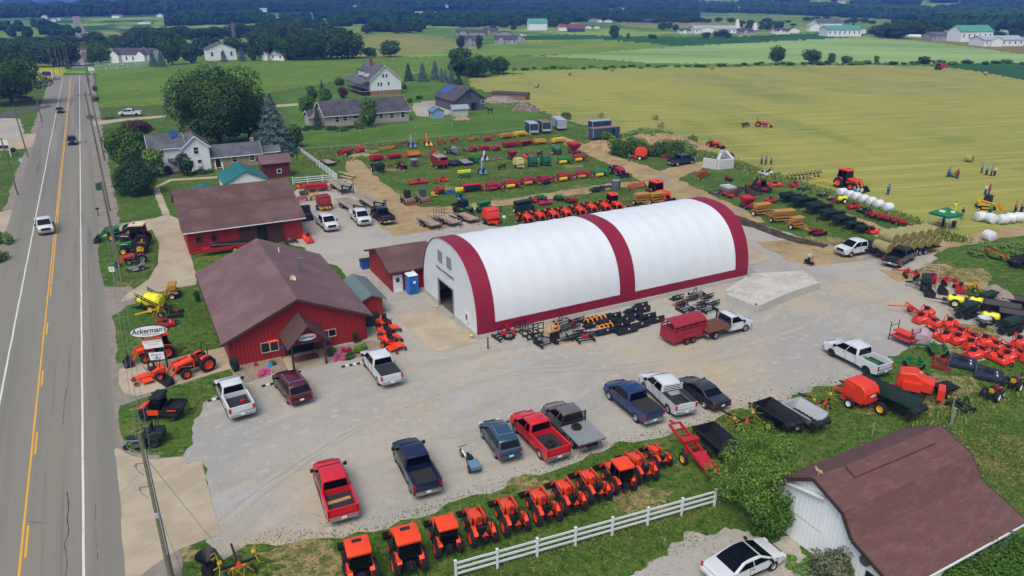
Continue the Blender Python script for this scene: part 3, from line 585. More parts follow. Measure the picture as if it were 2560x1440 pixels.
def hipgarage():
 O=G(563,462,2.2);L=(G(668,449,2.2)-O).length;D=(G(548,437,2.2)-O).length;O.z=0;t=empty('garage');t.location=O;t.rotation_euler=(0,0,A28);tag(t,'white garage under a teal metal roof behind the long red barn','garage')
 gable_walls(t,L,D,2.3,1.7,'y',M_sid);gable_roof(t,L,D,2.3,1.7,'y',.3,M_teal,fascia=None)
hipgarage()
simple('garden_shed','tiny teal roofed shed half hidden behind the long barn roof','shed',(490,490),28,2.8,2.2,.9,.5,'y',M_sid,M_teal,ov=.3)
t=simple('tool_shed','tall dark red shed with mauve brown roof by the white rail fence','shed',(660,448),28,4.9,3.4,2.9,1.0,'x',M_redd,M_shing2,[('f',694,432,702,423)],ov=.4)
# houses of the neighbours beyond the lot
t=house('ranch_house','long single storey beige house with charcoal roof and white framed windows','house',G(815,318),28,22.6,10,2.9,2.9,'x',M_beige,M_rdark,[('f',838,305,847,292),('f',858,302,867,291),('f',883,296,894,289),('f',949,297,956,284),('f',975,295,984,282),('f',1002,293,1011,280)],ov=.5,fascia=M_white)
gable_walls(t,3.4,5.0,2.3,1.3,'y',M_beige,x0=-3.4,y0=3.2,name='wall');gable_roof(t,3.4,5.0,2.3,1.3,'x',.3,M_rdark,x0=-3.4,y0=3.2,fascia=M_white)
for a in(4.2,5.2,6.2):f=opening(t,a,a+.7,.8,2.0,'l',22,10);f.location=(-3.4,0,0)
def bighouse():
 O=G(927,239);t=empty('country_house');t.location=O;t.rotation_euler=(0,0,R(28));tag(t,'large white house with grey roof, two dormers and brick basement on the rise','house')
 L,D,h,ri=11.0,19,4.9,4.6
 w=MB();w.box((L/2,D/2,.75),(L,D,1.5));w.build('basement_wall',gmat('red brick',['7d5d49',('96765c',2,.4,.6)]),t)
 gable_walls(t,L,D,h,ri,'y',M_sid,z0=1.5);gable_roof(t,L,D,h,ri,'y',.5,M_rdark if 0 else M_rgrey,fascia=M_white)
# broad lean roof over the veranda on the left side
 r=MB();r.slab([(.2,-.5,h+.25),(.2,D+.5,h+.25),(-3.6,D+.5,h-1.0),(-3.6,-.5,h-1.0)][::-1],.14);r.build('veranda_roof',M_rgrey,t)
 for i in range(8):MB().box((-3.2,.4+i*2.3,1.9),(.16,.16,3.8)).build('veranda_post',mat('brown posts','6a5648'),t);MB().box((-1.7,D/2-1,1.45),(3.4,D-2,.18)).build('veranda_deck',M_white,t)
 rl=MB()
 for z in(1.8,2.15,2.5):rl.bar((-3.25,-.2,z),(-3.25,D-4,z),.04)
 for i in range(26):rl.bar((-3.25,i*.55,1.5),(-3.25,i*.55,2.5),.03)
 rl.tube([(-3.2,-.3,1.5),(-1.4,-2.4,0)],.05);rl.build('railing',mat('black iron','26282b'),t)
 for a,b,c,d in((4.4,5.1,5.7,6.8),(5.6,6.3,5.7,6.8),(2.6,3.2,3.0,4.1),(3.6,4.2,3.0,4.1),(6.2,6.8,3.2,4.1),(3.4,4.3,.3,1.3)):opening(t,a,b,c,d,'f',L,D)
 for y in(6,12):
  d=MB();d.box((1.5,y,h+1.6),(2.6,2.6,1.5));d.build('dormer',M_sid,t)
  q=MB();q.slab([(-.1,y-1.5,h+2.25),(4.0,y-1.5,h+2.25),(4.0,y,h+3.1),(-.1,y,h+3.1)],.1);q.slab([(-.1,y,h+3.1),(4.0,y,h+3.1),(4.0,y+1.5,h+2.25),(-.1,y+1.5,h+2.25)],.1);q.build('dormer_roof',M_rgrey,t)
  opening(t,y-.4,y+.4,h+1.2,h+2.1,'l',L,D).location=(.18,0,0)
 MB().box((L/2-1.2,11,10.1),(.9,.9,2.2)).build('chimney',M_chim,t)
bighouse()
t=house('horse_barn','dark grey barn with crossed doors and blue panels on its charcoal roof','barn',G(1138,280),28,9.6,15,3.2,3.2,'y',M_greyb,M_rdark,[('f',1178,278,1189,256,'dark',M_greyb),('f',1213,258,1221,249)],ov=.5)
xd=MB();
for(cx,cz,w_,h_)in((4.4,4.6,1.3,1.9),(6.6,1.1,1.2,2.1)):
 for a,b in(((-1,-1),(1,1)),((-1,1),(1,-1)),((-1,-1),(-1,1)),((1,-1),(1,1)),((-1,1),(1,1)),((-1,-1),(1,-1))):xd.bar((cx+a[0]*w_/2,-.06,cz+a[1]*h_/2),(cx+b[0]*w_/2,-.06,cz+b[1]*h_/2),.08)
xd.build('cross_braced_door',mat('black brace','23262b'),t)
k_=3.2/4.8;so_=MB().slab([(1.2,8.5,3.2+1.2*k_+.2),(4.0,8.5,3.2+4.0*k_+.2),(4.0,14.5,3.2+4.0*k_+.2),(1.2,14.5,3.2+1.2*k_+.2)],.06).build('solar_panel',M_solar,t)
house('garden_shed','small pale blue shed with blue roof beside the grey barn','shed',G(1083,297),28,3.2,3.4,1.9,.9,'y',M_blue,stripemat('blue roof','5a7796','4b657f',.3,0),[('l',1071,289,1076,281,'window')],ov=.25)
house('garden_shed','small white shed with pale grey metal roof beside the grey barn','shed',G(1133,291),20,4.4,3.0,2.0,.8,'x',mat('grey white boards','a9aeb3'),M_metroof,ov=.35)
house('open_lean_to','long low wood store with rusty roof behind the grey barn','shed',G(1228,247),-22,12,4,1.8,.5,'x',gmat('stacked firewood',['6b5648',('8a7566',3,.4,.6)]),mat('rusty dark roof','453a36'),ov=.2)
tr=MB()
for(x,y,z0,w_)in((0,0,0,4),(3.6,1.5,0,5)):tr.box((x,y,.6+z0),(w_,.4,1.3+y*.3))
o=tr.build('retaining_wall',mat('pale block wall','b3b0a2'));o.location=G(1050,268);o.rotation_euler=(0,0,R(25));tag(o,'pale stepped retaining wall beside the open side of the grey barn','wall')
# far farmsteads (x, y, width px, height px, angle, roof, wall, label)
M_fw=mat('far white wall','dadfe2',.7,var=.05);M_fg=mat('far pale wall','8e9498',.7);
FAR=[(278,158,90,30,-8,'d','w','white farmhouse with brown roof and white gables behind the double white fence'),(520,152,62,38,30,'g','w','tall white house with grey roof half hidden by a blue spruce'),(657,150,58,22,-20,'m','w','low white house with grey panelled roof past the pasture'),(743,148,24,12,5,'m','w','tiny white hut past the pasture next to the low white house'),(360,97,12,10,20,'g','w','tiny white gabled hut before the dark wood'),(105,105,22,12,0,'g','g','grey roofed house behind the left roadside trees'),(100,56,18,5,0,'m','w','white shed row far left, westernmost'),(122,55,14,7,10,'m','w','white gabled barn far left'),(138,52,10,6,10,'m','w','white barn with bright end far left'),(152,78,16,8,5,'m','w','white farm shed beside the far road bend'),(163,72,12,7,5,'m','w','tall white farm barn beside the far road bend'),(122,76,14,5,0,'t','w','blue roofed shed beside the far road bend'),(345,60,26,6,4,'m','w','long white shed above the dark wood'),(973,43,12,7,0,'m','w','little white barn in the distant hamlet'),(985,43,16,4,0,'m','w','low white shed in the distant hamlet'),(1000,42,24,10,8,'m','w','big white barn in the distant hamlet'),(1046,40,20,8,6,'m','w','white house with sheds right of the distant hamlet'),(812,18,12,4,0,'m','w','faint white house on the middle far ridge'),(1140,88,70,12,3,'d','g','long dark roofed house among trees at the field edge'),(1212,87,32,15,12,'d','b','tan gabled house end among trees at the field edge'),(1245,88,30,10,0,'d','g','low grey house right of the tan gable'),(1163,116,38,24,20,'d','g','pale house with dark roof between two dark evergreens'),(1238,111,52,20,4,'d','g','long two storey grey house with many windows'),(1286,106,24,17,4,'d','g','gabled wing of pale grey siding at the drive end'),(1290,90,24,7,0,'r','w','white house with a red roof on the field edge'),(1322,76,44,26,8,'gr','w','big white barn with green roof above the fields'),(1398,77,62,14,4,'r','w','white farm building with red brown roof'),(1420,80,40,10,2,'d','d','dark navy roofed house before the white farm building'),(1462,72,16,8,0,'d','w','white gable left of the twin white gables'),(1484,72,14,8,0,'d','w','white gable right of the twin white gables'),(1472,55,26,9,0,'r','g','red roofed house before the dark wood'),(1493,56,12,8,0,'d','w','white gabled cottage before the dark wood'),(1510,56,20,7,0,'d','w','white house with dark roof before the dark wood'),(1580,56,16,5,0,'r','r','red brick shed at the edge of the dark wood'),(1610,57,32,9,0,'d','d','slate roofed house at the edge of the dark wood'),(1590,31,30,4,0,'m','w','string of white sheds on the far ridge'),(1665,28,18,6,0,'r','r','red barn on the far ridge'),(1700,28,10,4,0,'m','w','white house right of the red barn on the far ridge'),(1700,84,36,11,6,'d','w','white church hall with dark roof on the left of the school'),(1736,84,110,17,5,'m','w','long white school building with pale roof'),(1850,87,38,14,5,'d','g','pale grey wing right of the long white school'),(1938,85,34,12,8,'d','w','white bungalow with dark roof by the maize'),(1972,82,24,12,4,'d','w','white gabled house right of the bungalow'),(2024,78,26,18,8,'m','w','white gabled house touching the big pale barn'),(2042,76,58,24,8,'g','w','big pale barn with a half white roof'),(2068,91,78,22,6,'gr','w','white barn with green roof and skylights at the field corner'),(2135,84,26,14,4,'d','w','white shed right of the green roofed barn'),(2055,33,44,8,3,'m','g','long pale poultry house on the far slope'),(2116,35,38,8,3,'m','g','second long pale poultry house on the far slope'),(2010,25,12,4,0,'m','w','small white house on the far slope'),(2302,48,22,8,5,'m','w','white houses on the hillside clearing'),(2315,84,20,12,0,'m','w','white box house beside the round dark tree'),(2330,102,72,17,6,'g','g','row of pale sheds left of the green roofed barn at right'),(2400,105,76,32,12,'gr','w','large white barn with a green roof at the right edge'),(2458,116,90,20,8,'m','w','long white stable with panels on its roof'),(2420,40,10,4,0,'m','w','small white house on the right hillside'),(2490,84,40,5,0,'m','w','low white greenhouse at the right edge')]
FR={'d':M_rdark,'g':M_rgrey,'m':mat('far pale roof','9aa3ab',.6),'gr':M_greenroof,'r':mat('far red roof','7e3c38'),'t':mat('far blue roof','4d7f9a')};FW={'w':M_fw,'g':M_fg,'b':mat('far tan wall','9c8c72'),'d':mat('far navy wall','3d4654'),'r':mat('far red wall','6c2f2c')}
for(x,y,wp,hp,an,rf_,wl,lb)in FAR:
 p=GT(x,y);dd=p.length;L=wp*dd/FOC;hh=hp*dd/FOC;an2=an
 D=max(6,min(L*.6,14));ri=hh*.34
 t=house('farm_building' if('shed' in lb or 'barn' in lb)else 'house',lb,'barn' if 'barn' in lb else 'shed' if 'shed' in lb else 'house',p,an2,L,D,hh-ri,ri,'x' if(wp>30 or rf_=='gr')and 'tall white' not in lb else 'y',FW[wl],FR[rf_],ov=.5,z=p.z-.2)
 if dd<700:
  n=max(2,int(L/4))
  for i in range(n):opening(t,L*(i+.5)/n-.5,L*(i+.5)/n+.5,(hh-ri)*.4,(hh-ri)*.75,'f',L,D)
 if 'long white school' in lb:sq=MB();sq.box((L*.92,2,hh*.75),(3,3,hh*1.3));sq.box((L*.92,2,hh*1.6),(1.8,1.8,hh*.5));sq.build('steeple',M_fw,t)
 if wp>30 and rf_ in 'dgm' and 'gables behind' not in lb and 'tall white' not in lb and 'barn' not in lb and dd>300:gable_walls(t,L*.26,3,(hh-ri),ri*.8,'y',FW[wl],x0=L*.12,y0=-2.9);gable_roof(t,L*.26,3,(hh-ri),ri*.8,'y',.3,FR[rf_],x0=L*.12,y0=-2.9)
 if 'gables behind' in lb:
  for x0_ in(1.5,L*.72):gable_walls(t,L*.22,4,(hh-ri)*.95,ri*.8,'y',M_fw,x0=x0_,y0=-2.5);gable_roof(t,L*.22,4,(hh-ri)*.95,ri*.8,'y',.3,M_rdark,x0=x0_,y0=-2.5)
o=MB().cyl((0,0,0),(38,0,0),1.4,n=10).build('silage_bag',M_fw);o.location=GT(2198,93)+Vector((0,0,1));o.rotation_euler=(0,0,R(-14));tag(o,'long white silage bag lying on the field near the right farm','silage bag')
rq=random.Random(12)
for i in range(44):
 x,y=rq.uniform(-60,2640),rq.choice((14,20,26,33,44,48,60))+rq.uniform(-3,3)
 if y>40 and 1000<x<2340:continue
 p=GT(x,y);k=p.length/FOC;L=rq.uniform(9,20)*k;hh=rq.uniform(5,8)*k
 house('farmhouse','tiny white farmhouse scattered over the far valley and ridges','house',p,rq.uniform(-20,20),L,min(L,12),hh*.7,hh*.3,'y' if L<12*k else 'x',FW['w'],FR[rq.choice('mdm')],ov=.4,z=p.z+rq.uniform(2,6)*(y<40),group='white farmhouses over the far valley')
# ========= TREES, SHRUBS, WOODS
def leafmat(name,a,b):
 if name in MATS:return MATS[name]
 m=mat(name,a,.75,0,0,spec=.25);N=m.node_tree.nodes;L=m.node_tree.links;bs=N['Principled BSDF']
 g=N.new('ShaderNodeNewGeometry');r=N.new('ShaderNodeMapRange');mx=N.new('ShaderNodeMix');mx.data_type='RGBA'
 mx.inputs[6].default_value=srgb(a);mx.inputs[7].default_value=srgb(b);L.new(g.outputs['Random Per Island'],mx.inputs[0]);L.new(mx.outputs[2],bs.inputs['Base Color'])
 bs.inputs['Subsurface Weight'].default_value=0;return m
LM={'dark':leafmat('dark green leaves','1f3818','42652b'),'mid':leafmat('green leaves','26441a','55792f'),'light':leafmat('light green leaves','35561f','6f9239'),'yel':leafmat('yellow green leaves','5d8030','9aaa48'),'deep':leafmat('deep green needles','1a3020','35533a'),'blue':leafmat('blue spruce needles','31474a','5d7478'),'purple':leafmat('purple leaves','2e1f27','573944'),'rose':leafmat('leaves with pale blooms','2e4a26','7d7a66'),'far':leafmat('far tree leaves','1d3a20','3e5f30'),'weed':leafmat('weedy leaves','37602a','7b9a50'),'pink':leafmat('pink petals','b02a72','e474b0'),'red':leafmat('crimson petals','9a1a44','c93a60'),'violet':leafmat('violet petals','3b2a58','67508a')}
M_bark=mat('bark','4a3d32',.95,var=.3,vs=4)
def leaves(lobes,n,s,rs,shell=.72,droop=0):
 rn=random.Random(rs);V=[];F=[];tot=sum(l[3]*l[4]*l[5]for l in lobes)or 1
 for(cx,cy,cz,rx,ry,rz)in lobes:
  for _ in range(max(6,int(n*rx*ry*rz/tot))):
   while 1:
    x,y,z=rn.uniform(-1,1),rn.uniform(-1,1),rn.uniform(-1,1);q=x*x+y*y+z*z
    if .01<q<1:break
   l=math.sqrt(q);k=(shell+(1-shell)*rn.random()**.5)/l if rn.random()<.8 else 1
   k*=1+.12*math.sin(5*math.atan2(y,x)+rs)*math.sin(4*z/l+cx)
   nx=Vector((x/l+rn.uniform(-.6,.6),y/l+rn.uniform(-.6,.6),z/l+rn.uniform(-.3,.9))).normalized()
   a=nx.orthogonal().normalized();b=nx.cross(a);t=rn.uniform(0,6.28);a,b=a*math.cos(t)+b*math.sin(t),b*math.cos(t)-a*math.sin(t)
   c=Vector((cx+x*k*rx,cy+y*k*ry,cz+z*k*rz));e=s*rn.uniform(.6,1.3);o=len(V)
   V+=[c-a*e,c-b*e*.6+nx*e*.25,c+a*e,c+b*e*.6+nx*e*.25];F.append((o,o+1,o+2,o+3))
 return V,F
TP={}
def tree_meshes(kind,lod):
 """unit meshes: height 1, crown width 1"""
 if(kind,lod)in TP:return TP[kind,lod]
 sd=sum(ord(c)for c in kind)+lod*31;rn=random.Random(sd);n={-1:15000,0:5600,1:1500,2:420}[lod];sz={-1:.014,0:.025,1:.05,2:.085}[lod];base=kind.rstrip('0123456789')
 tw=.03
 if base=='broad':lobes=[(0,0,.5,.36,.36,.4)]+[(.31*math.cos(t)*rn.uniform(.6,1.1),.31*math.sin(t)*rn.uniform(.6,1.1),.2+.62*((i*5)%13)/13,rn.uniform(.13,.22),rn.uniform(.13,.22),rn.uniform(.11,.18))for i,t in enumerate([i*.63+rn.random()for i in range(13)])]+[(0,0,.86,.14,.14,.12)]
 elif base=='oval':lobes=[(0,0,.47,.34,.34,.44)]+[(.24*math.cos(t),.24*math.sin(t),rn.uniform(.22,.8),.22,.22,.17)for t in[i*.9+rn.random()for i in range(7)]]
 elif base=='bush':lobes=[(0,0,.42,.4,.4,.42)]+[(.34*math.cos(t),.34*math.sin(t),rn.uniform(.25,.6),.2,.2,rn.uniform(.22,.36))for t in[i*.8+rn.random()for i in range(8)]]
 elif base=='low':lobes=[(rn.uniform(-.4,.4),rn.uniform(-.4,.4),rn.uniform(.15,.5),rn.uniform(.1,.2),rn.uniform(.1,.2),rn.uniform(.2,.45))for i in range(16)]
 elif base=='wild':lobes=[(rn.uniform(-.34,.34),rn.uniform(-.34,.34),rn.uniform(.18,.82),rn.uniform(.08,.22),rn.uniform(.08,.22),rn.uniform(.08,.2))for i in range(26)]+[(0,0,.4,.3,.3,.36)]
 V,F=[],[]
 if base=='spruce':
  for i in range(n):
   z=1-rn.random()**.62*.94;r=.5*(1-z)**.85*(.86+.14*math.sin(z*60));t=rn.uniform(0,6.28);q=r*(.5+.5*rn.random()**.5)*(1+.2*math.sin(t*6+math.floor(z*16)*2.4)+.1*math.sin(t*13+z*50))
   c=Vector((q*math.cos(t),q*math.sin(t),z-q*.12));out=Vector((math.cos(t),math.sin(t),-.45)).normalized();sd_=Vector((-math.sin(t),math.cos(t),rn.uniform(-.3,.3)));e=sz*rn.uniform(.6,1.2);o=len(V)
   V+=[c-out*e*.7,c-sd_*e*.6,c+out*e*1.2,c+sd_*e*.6];F.append((o,o+1,o+2,o+3))
 else:V,F=leaves(lobes,n,sz,sd)
 me=bpy.data.meshes.new('crown');me.from_pydata(V,[],F);me.materials.append(LM['mid'])
 tm=MB();tm.cyl((0,0,0),(rn.uniform(-.02,.02),0,.5),tw,tw*.6,7)
 if base in('broad','oval'):
  for i in range(5):t=i*1.3;tm.cyl((0,0,.28+.04*i),(.24*math.cos(t),.24*math.sin(t),.6+.04*i),tw*.5,tw*.2,5)
 tme=bpy.data.meshes.new('trunk');tme.from_pydata(tm.v,[],tm.f);tme.materials.append(M_bark)
 TP[kind,lod]=(me,tme);return me,tme
def tree(kind,x,y,wp,hp,col,label,name='tree',cat='tree',group=None,z=None,trunk=True):
 p=GT(x,y);far=p.length;v=(y-hp-720)/FOC;k=p.y*(v*CP+SP)/(CP-v*SP);h=max(.3,CAMH-k-p.z)
 if base_of(kind)in('bush','low','broad','oval'):pass
 dep=p.y*CP+(CAMH-p.z)*SP;w=wp*dep/FOC
 h=max(.3,h-w*.5*.3*min(1,60/far))
 lod=-1 if wp>150 else 0 if wp>70 else 1 if wp>22 else 2
 me,tme=tree_meshes(kind,lod)
 r=empty(name);r.location=p;rz=random.uniform(0,6.28);tag(r,label,cat,group)
 c=bpy.data.objects.new('crown' if cat=='tree' else 'foliage',me);S.collection.objects.link(c);c.parent=r;c.scale=(w,w,h);c.rotation_euler=(0,0,rz)
 c.material_slots[0].link='OBJECT';c.material_slots[0].material=LM[col]
 t=bpy.data.objects.new('trunk' if cat=='tree' else 'stem',tme);S.collection.objects.link(t);t.parent=r;t.scale=(min(w,h),min(w,h),h*.95);t.rotation_euler=(0,0,rz)
 return r
def base_of(k):return k.rstrip('0123456789')
TREES=[('broad1',552,368,250,232,'dark','huge spreading maple behind the white farmhouse'),('broad2',625,350,130,150,'dark','darker broadleaf tree on the right flank of the huge maple'),('spruce1',690,388,125,165,'blue','tall grey blue spruce at the corner of the brick wing'),('oval1',738,368,55,66,'mid','rounded green tree right of the tall spruce'),('oval2',332,425,130,130,'mid','green tree rising behind the dark yew at the roadside garden'),('oval1',390,442,62,82,'light','light green tree against the farmhouse front'),('bush1',345,484,104,108,'deep','big dark yew with a mown lawn at its foot'),('broad3',350,345,88,52,'purple','purple leaved tree above the farmhouse driveway'),('oval2',300,395,70,75,'dark','dark green tree leaning toward the utility poles'),('oval3',468,440,46,66,'deep','dark cone shaped evergreen in front of the farmhouse gable'),('spruce2',420,266,26,36,'blue','lone small blue spruce at the edge of the pasture'),('broad1',30,262,190,150,'dark','massive dark tree at the left edge beside the side lane'),('broad2',135,168,150,80,'dark','dark tree mass on the left verge before the crest'),('broad3',178,166,60,74,'dark','dark tree nearest the road on the left verge'),('broad3',65,150,130,62,'dark','broad dark tree behind the left roadside lane'),('broad1',-30,170,150,70,'dark','dark tree cut by the left edge above the lane'),('broad2',252,160,74,62,'mid','green round tree where the white fence meets the road'),('oval1',300,130,50,36,'dark','dark tree above the brown roofed farmhouse, left one'),('broad3',340,128,60,40,'dark','dark tree above the brown roofed farmhouse, right one'),('spruce1',384,166,30,44,'blue','first blue spruce right of the brown roofed farmhouse'),('spruce2',405,167,28,42,'blue','second blue spruce right of the brown roofed farmhouse'),('broad1',432,162,56,72,'dark','dark maple right of the pair of blue spruces'),('oval2',476,158,48,44,'dark','rounded dark tree at the pasture corner with a white fence'),('broad2',415,112,80,50,'dark','tall dark tree crown behind the pair of blue spruces'),('spruce2',561,155,24,32,'blue','spruce standing before the tall white house'),('spruce1',606,153,26,38,'blue','blue spruce right of the tall white house'),('oval1',632,152,26,38,'dark','dark slim tree right of the blue spruce by the tall white house'),('oval2',923,318,54,82,'mid','dense upright tree in front of the beige ranch house'),('spruce2',795,318,32,50,'deep','dark green spruce at the ranch house gable'),('oval1',768,278,48,42,'mid','leafy tree left of the ranch house roof'),('oval3',782,255,32,46,'mid','slim tree behind the leafy one left of the ranch house'),('oval2',814,255,40,40,'mid','green tree above the ranch house roof end'),('spruce1',806,232,18,34,'deep','thin dark conifer left of the country house'),('oval2',858,245,30,32,'purple','purple plum tree in front of the country house'),('bush1',849,213,26,24,'mid','round bush at the back corner of the country house'),('bush2',1011,223,16,17,'mid','round clipped bush right of the country house'),('spruce1',1022,202,32,46,'deep','leftmost and darkest spruce of the garden row'),('spruce2',1057,203,34,50,'blue','second spruce of the garden row, blue'),('spruce1',1088,198,32,50,'blue','tallest blue spruce of the garden row'),('spruce2',1104,204,22,36,'blue','fourth spruce of the garden row'),('spruce1',1114,206,20,36,'blue','slim fifth spruce of the garden row'),('spruce2',1129,210,28,46,'blue','sixth spruce of the garden row, pale blue'),('spruce1',1147,212,28,32,'deep','rightmost green spruce of the garden row'),('oval1',1150,188,70,78,'dark','tallest tree of the grove above the spruce row'),('broad3',1195,192,90,62,'dark','broad middle tree of the grove above the spruce row'),('broad2',1248,184,66,46,'dark','lowest right tree of the grove above the spruce row'),('oval3',1152,122,26,38,'deep','dark evergreen left of the pale gabled house'),('oval3',1198,123,22,40,'deep','dark evergreen right of the pale gabled house'),('broad1',882,146,70,74,'dark','tall dark tree at the end of the belt before the tan hill'),('broad2',975,142,62,46,'mid','soft green willow in the dip before the tan hill'),('broad3',925,143,40,28,'dark','small dark tree left of the willow in the dip'),('oval1',1535,95,32,36,'dark','lone round tree in the green field'),('bush1',1631,96,24,13,'dark','round bush right of the lone tree'),('oval2',1570,96,10,14,'dark','thin sapling between lone tree and round bush'),('broad1',1940,160,46,50,'dark','largest hedgerow tree behind the hay field'),('broad2',2028,158,58,38,'dark','wide hedgerow tree right of the largest one'),('oval1',2078,157,24,28,'mid','small loose hedgerow tree'),('broad3',2308,160,34,22,'dark','dark rounded hedgerow tree near the far red tractor'),('bush2',2115,158,28,22,'dark','squat hedgerow bush right of the small loose tree'),('oval2',2190,158,16,20,'mid','slender sapling in the hedgerow'),('broad2',1485+760,96,90,48,'dark','dark wood edge tree left of the pole by the pale sheds'),('broad1',2290,94,70,52,'dark','tallest dark tree left of the pale sheds'),('broad3',2195,92,60,32,'dark','dark tree right of the green roofed barn'),('oval1',2345,90,34,26,'dark','round dark tree above the row of pale sheds'),('spruce1',2132,74,10,26,'deep','pointed dark cypress behind the green roofed barn'),('bush1',1512,350,22,28,'light','pale green sapling by the long blue container'),('bush3',1415,298,28,22,'mid','green bush behind the silver horse trailer'),('broad3',1730,364,32,30,'light','small leafy tree at the end of the weedy mound')]
for i,(k,x,y,w,h,c,lb)in enumerate(TREES):
 bush=k.startswith('bush');tree(k,x,y,w,h,c,lb,'bush' if bush else 'spruce_tree' if k.startswith('spruce')else 'broadleaf_tree','bush' if bush else 'tree')
SHR=[('wild1',1885,1275,225,215,'light','big light green bush beside the white gambrel barn'),('wild2',1925,1338,130,135,'mid','darker green bush at the barn wall under the big light bush'),('wild2',2085,1450,135,96,'rose','rose bush in bloom before the gambrel barn wall'),('low1',2000,1420,70,26,'weed','weedy clump along the gambrel barn footing'),('wild1',2510,1455,290,120,'mid','climbing leafy shrub against the right end of the gambrel barn'),('wild3',2380,1460,150,90,'mid','shrub under the gambrel barn gutter'),('bush1',1300,1500,10,10,'mid',None),('oval2',589,930,26,46,'deep','dark conical shrub at the left corner of the shop'),('oval3',890,858,18,34,'deep','slim dark shrub right of the shop window'),('bush1',829,887,26,26,'mid','leafy green plant right of the porch'),('bush2',903,882,36,30,'light','bright hosta like shrub near the shop downspout'),('low1',848,896,32,20,'pink','mound of pink petunias right of the porch'),('low2',866,878,24,18,'red','dusky red barberry behind the pink petunias'),('low3',874,892,34,14,'dark','low spreading juniper beside the pink petunias'),('low2',662,936,36,18,'pink','mound of pink petunias left of the parking sign'),('bush3',683,912,16,14,'mid','small round plant left of the porch slab'),('bush2',640,915,12,12,'red','tiny red shrub at the shop corner'),('oval1',494,755,18,34,'dark','narrow green shrub by the left wall of the shop'),('low3',420,425,26,16,'dark','low shrubs by the farmhouse steps'),('low1',510,431,48,12,'dark','clipped hedge under the farmhouse gable'),('bush1',422,436,22,28,'purple','reddish shrub left of the farmhouse door'),('low2',860,322,90,14,'dark','low hedge along the ranch house wall'),('bush2',896,320,24,26,'light','bright bush left of the upright tree'),('low1',780,322,50,12,'dark','shrubs at the ranch house corner'),('bush1',1024,256,16,12,'dark','dark bush above the retaining wall left end'),('bush3',1048,248,18,12,'dark','dark bush above the retaining wall middle'),('bush1',238,228,12,18,'dark','dark roadside bush beside the pasture, upper one'),('bush2',241,254,14,18,'dark','dark roadside bush beside the pasture, lower one'),('bush3',226,298,16,14,'mid','low bush at the driveway mouth'),('low1',272,296,30,10,'weed','dark weeds below the parked white pickup'),('bush3',170,172,16,12,'mid','green bush by the mustard strip'),('bush1',33,380,14,14,'dark','clipped shrub under the white billboard'),('low2',8,610,40,40,'weed','overgrown bed at the left edge opposite the shop'),('low3',-10,650,60,30,'dark','dark ground cover at the left edge')]
for(k,x,y,w,h,c,lb)in SHR:
 if lb:tree(k,x,y,w,h,c,lb,'flower_clump' if 'petunia' in lb else 'shrub','flowers' if 'petunia' in lb else 'shrub')
rn=random.Random(5)
def belt(x0,y0,x1,y1,n,w,h,label,group,cols=('far','far','dark'),kinds=('broad1','broad2','broad3','oval1','oval2'),jy=4):
 for i in range(n):
  f=(i+rn.uniform(.1,.9))/n;s=rn.uniform(.7,1.25)
  tree(rn.choice(kinds),x0+(x1-x0)*f,y0+(y1-y0)*f+rn.uniform(-jy,jy),w*s*rn.uniform(.9,1.2),h*s,rn.choice(cols),label,'broadleaf_tree','tree',group)
belt(372,142,520,139,7,44,54,'dark tree between the two white farmhouses','trees between the two white farmhouses')
belt(480,140,660,138,7,44,44,'dark tree around the tall white house','trees around the tall white house')
belt(645,147,875,146,17,56,66,'dark broadleaf tree in the belt bordering the bright pasture','trees bordering the bright pasture',('dark','far','far'))
belt(650,118,860,112,12,56,56,'dark tree in the second rank of the pasture belt','second rank of the pasture belt')
belt(330,104,640,92,17,54,36,'dark tree of the wood behind the tall white house','trees of the wood behind the tall white house')
belt(225,118,380,108,8,54,36,'dark tree between the road crest and the wood','trees between road crest and wood')
belt(-20,120,195,112,11,52,26,'dark tree in the left roadside wood','trees in the left roadside wood')
belt(905,83,1058,80,12,34,26,'dark tree in the belt above the tan hill','trees above the tan hill')
belt(890,58,1025,60,8,24,14,'dark tree in the thin belt below the distant hamlet','trees below the distant hamlet')
belt(1070,62,1290,74,13,26,20,'dark tree of the belt behind the grey houses','trees behind the grey houses')
belt(1290,68,1420,68,7,26,24,'dark tree around the green roofed white barn','trees around the green roofed barn')
belt(1420,52,1740,56,18,26,18,'dark tree in the long wood above the red roofed house','trees in the long wood above the fields')
belt(1640,78,1690,76,4,20,22,'tree in the clump left of the school','clump left of the school')
belt(1750,91,1830,90,5,24,14,'low tree in front of the school','trees in front of the school')
belt(1840,78,1960,76,7,24,22,'tree between the school and the bungalow','trees between school and bungalow')
belt(1720,52,2000,62,12,24,11,'tree in the wavy belt above the school','wavy belt above the school')
belt(2190,92,2330,92,9,34,32,'dark tree in the copse left of the pale sheds','copse left of the pale sheds')
belt(2360,80,2560,98,9,34,22,'dark tree behind the right hand farm','trees behind the right hand farm')
belt(2000,52,2350,66,14,24,12,'hazy tree in the belt below the poultry houses','belt below the poultry houses')
belt(1180,178,1900,163,30,16,9,'scrubby bush in the fence line behind the hay field','bushes in the fence line behind the hay field',('mid','dark','weed'),('bush1','bush2','low1'),3)
belt(1900,162,2560,160,28,20,11,'scrubby bush in the hedgerow right of the largest tree','hedgerow right of the largest tree',('mid','dark','weed'),('bush1','bush2','low1'),2)
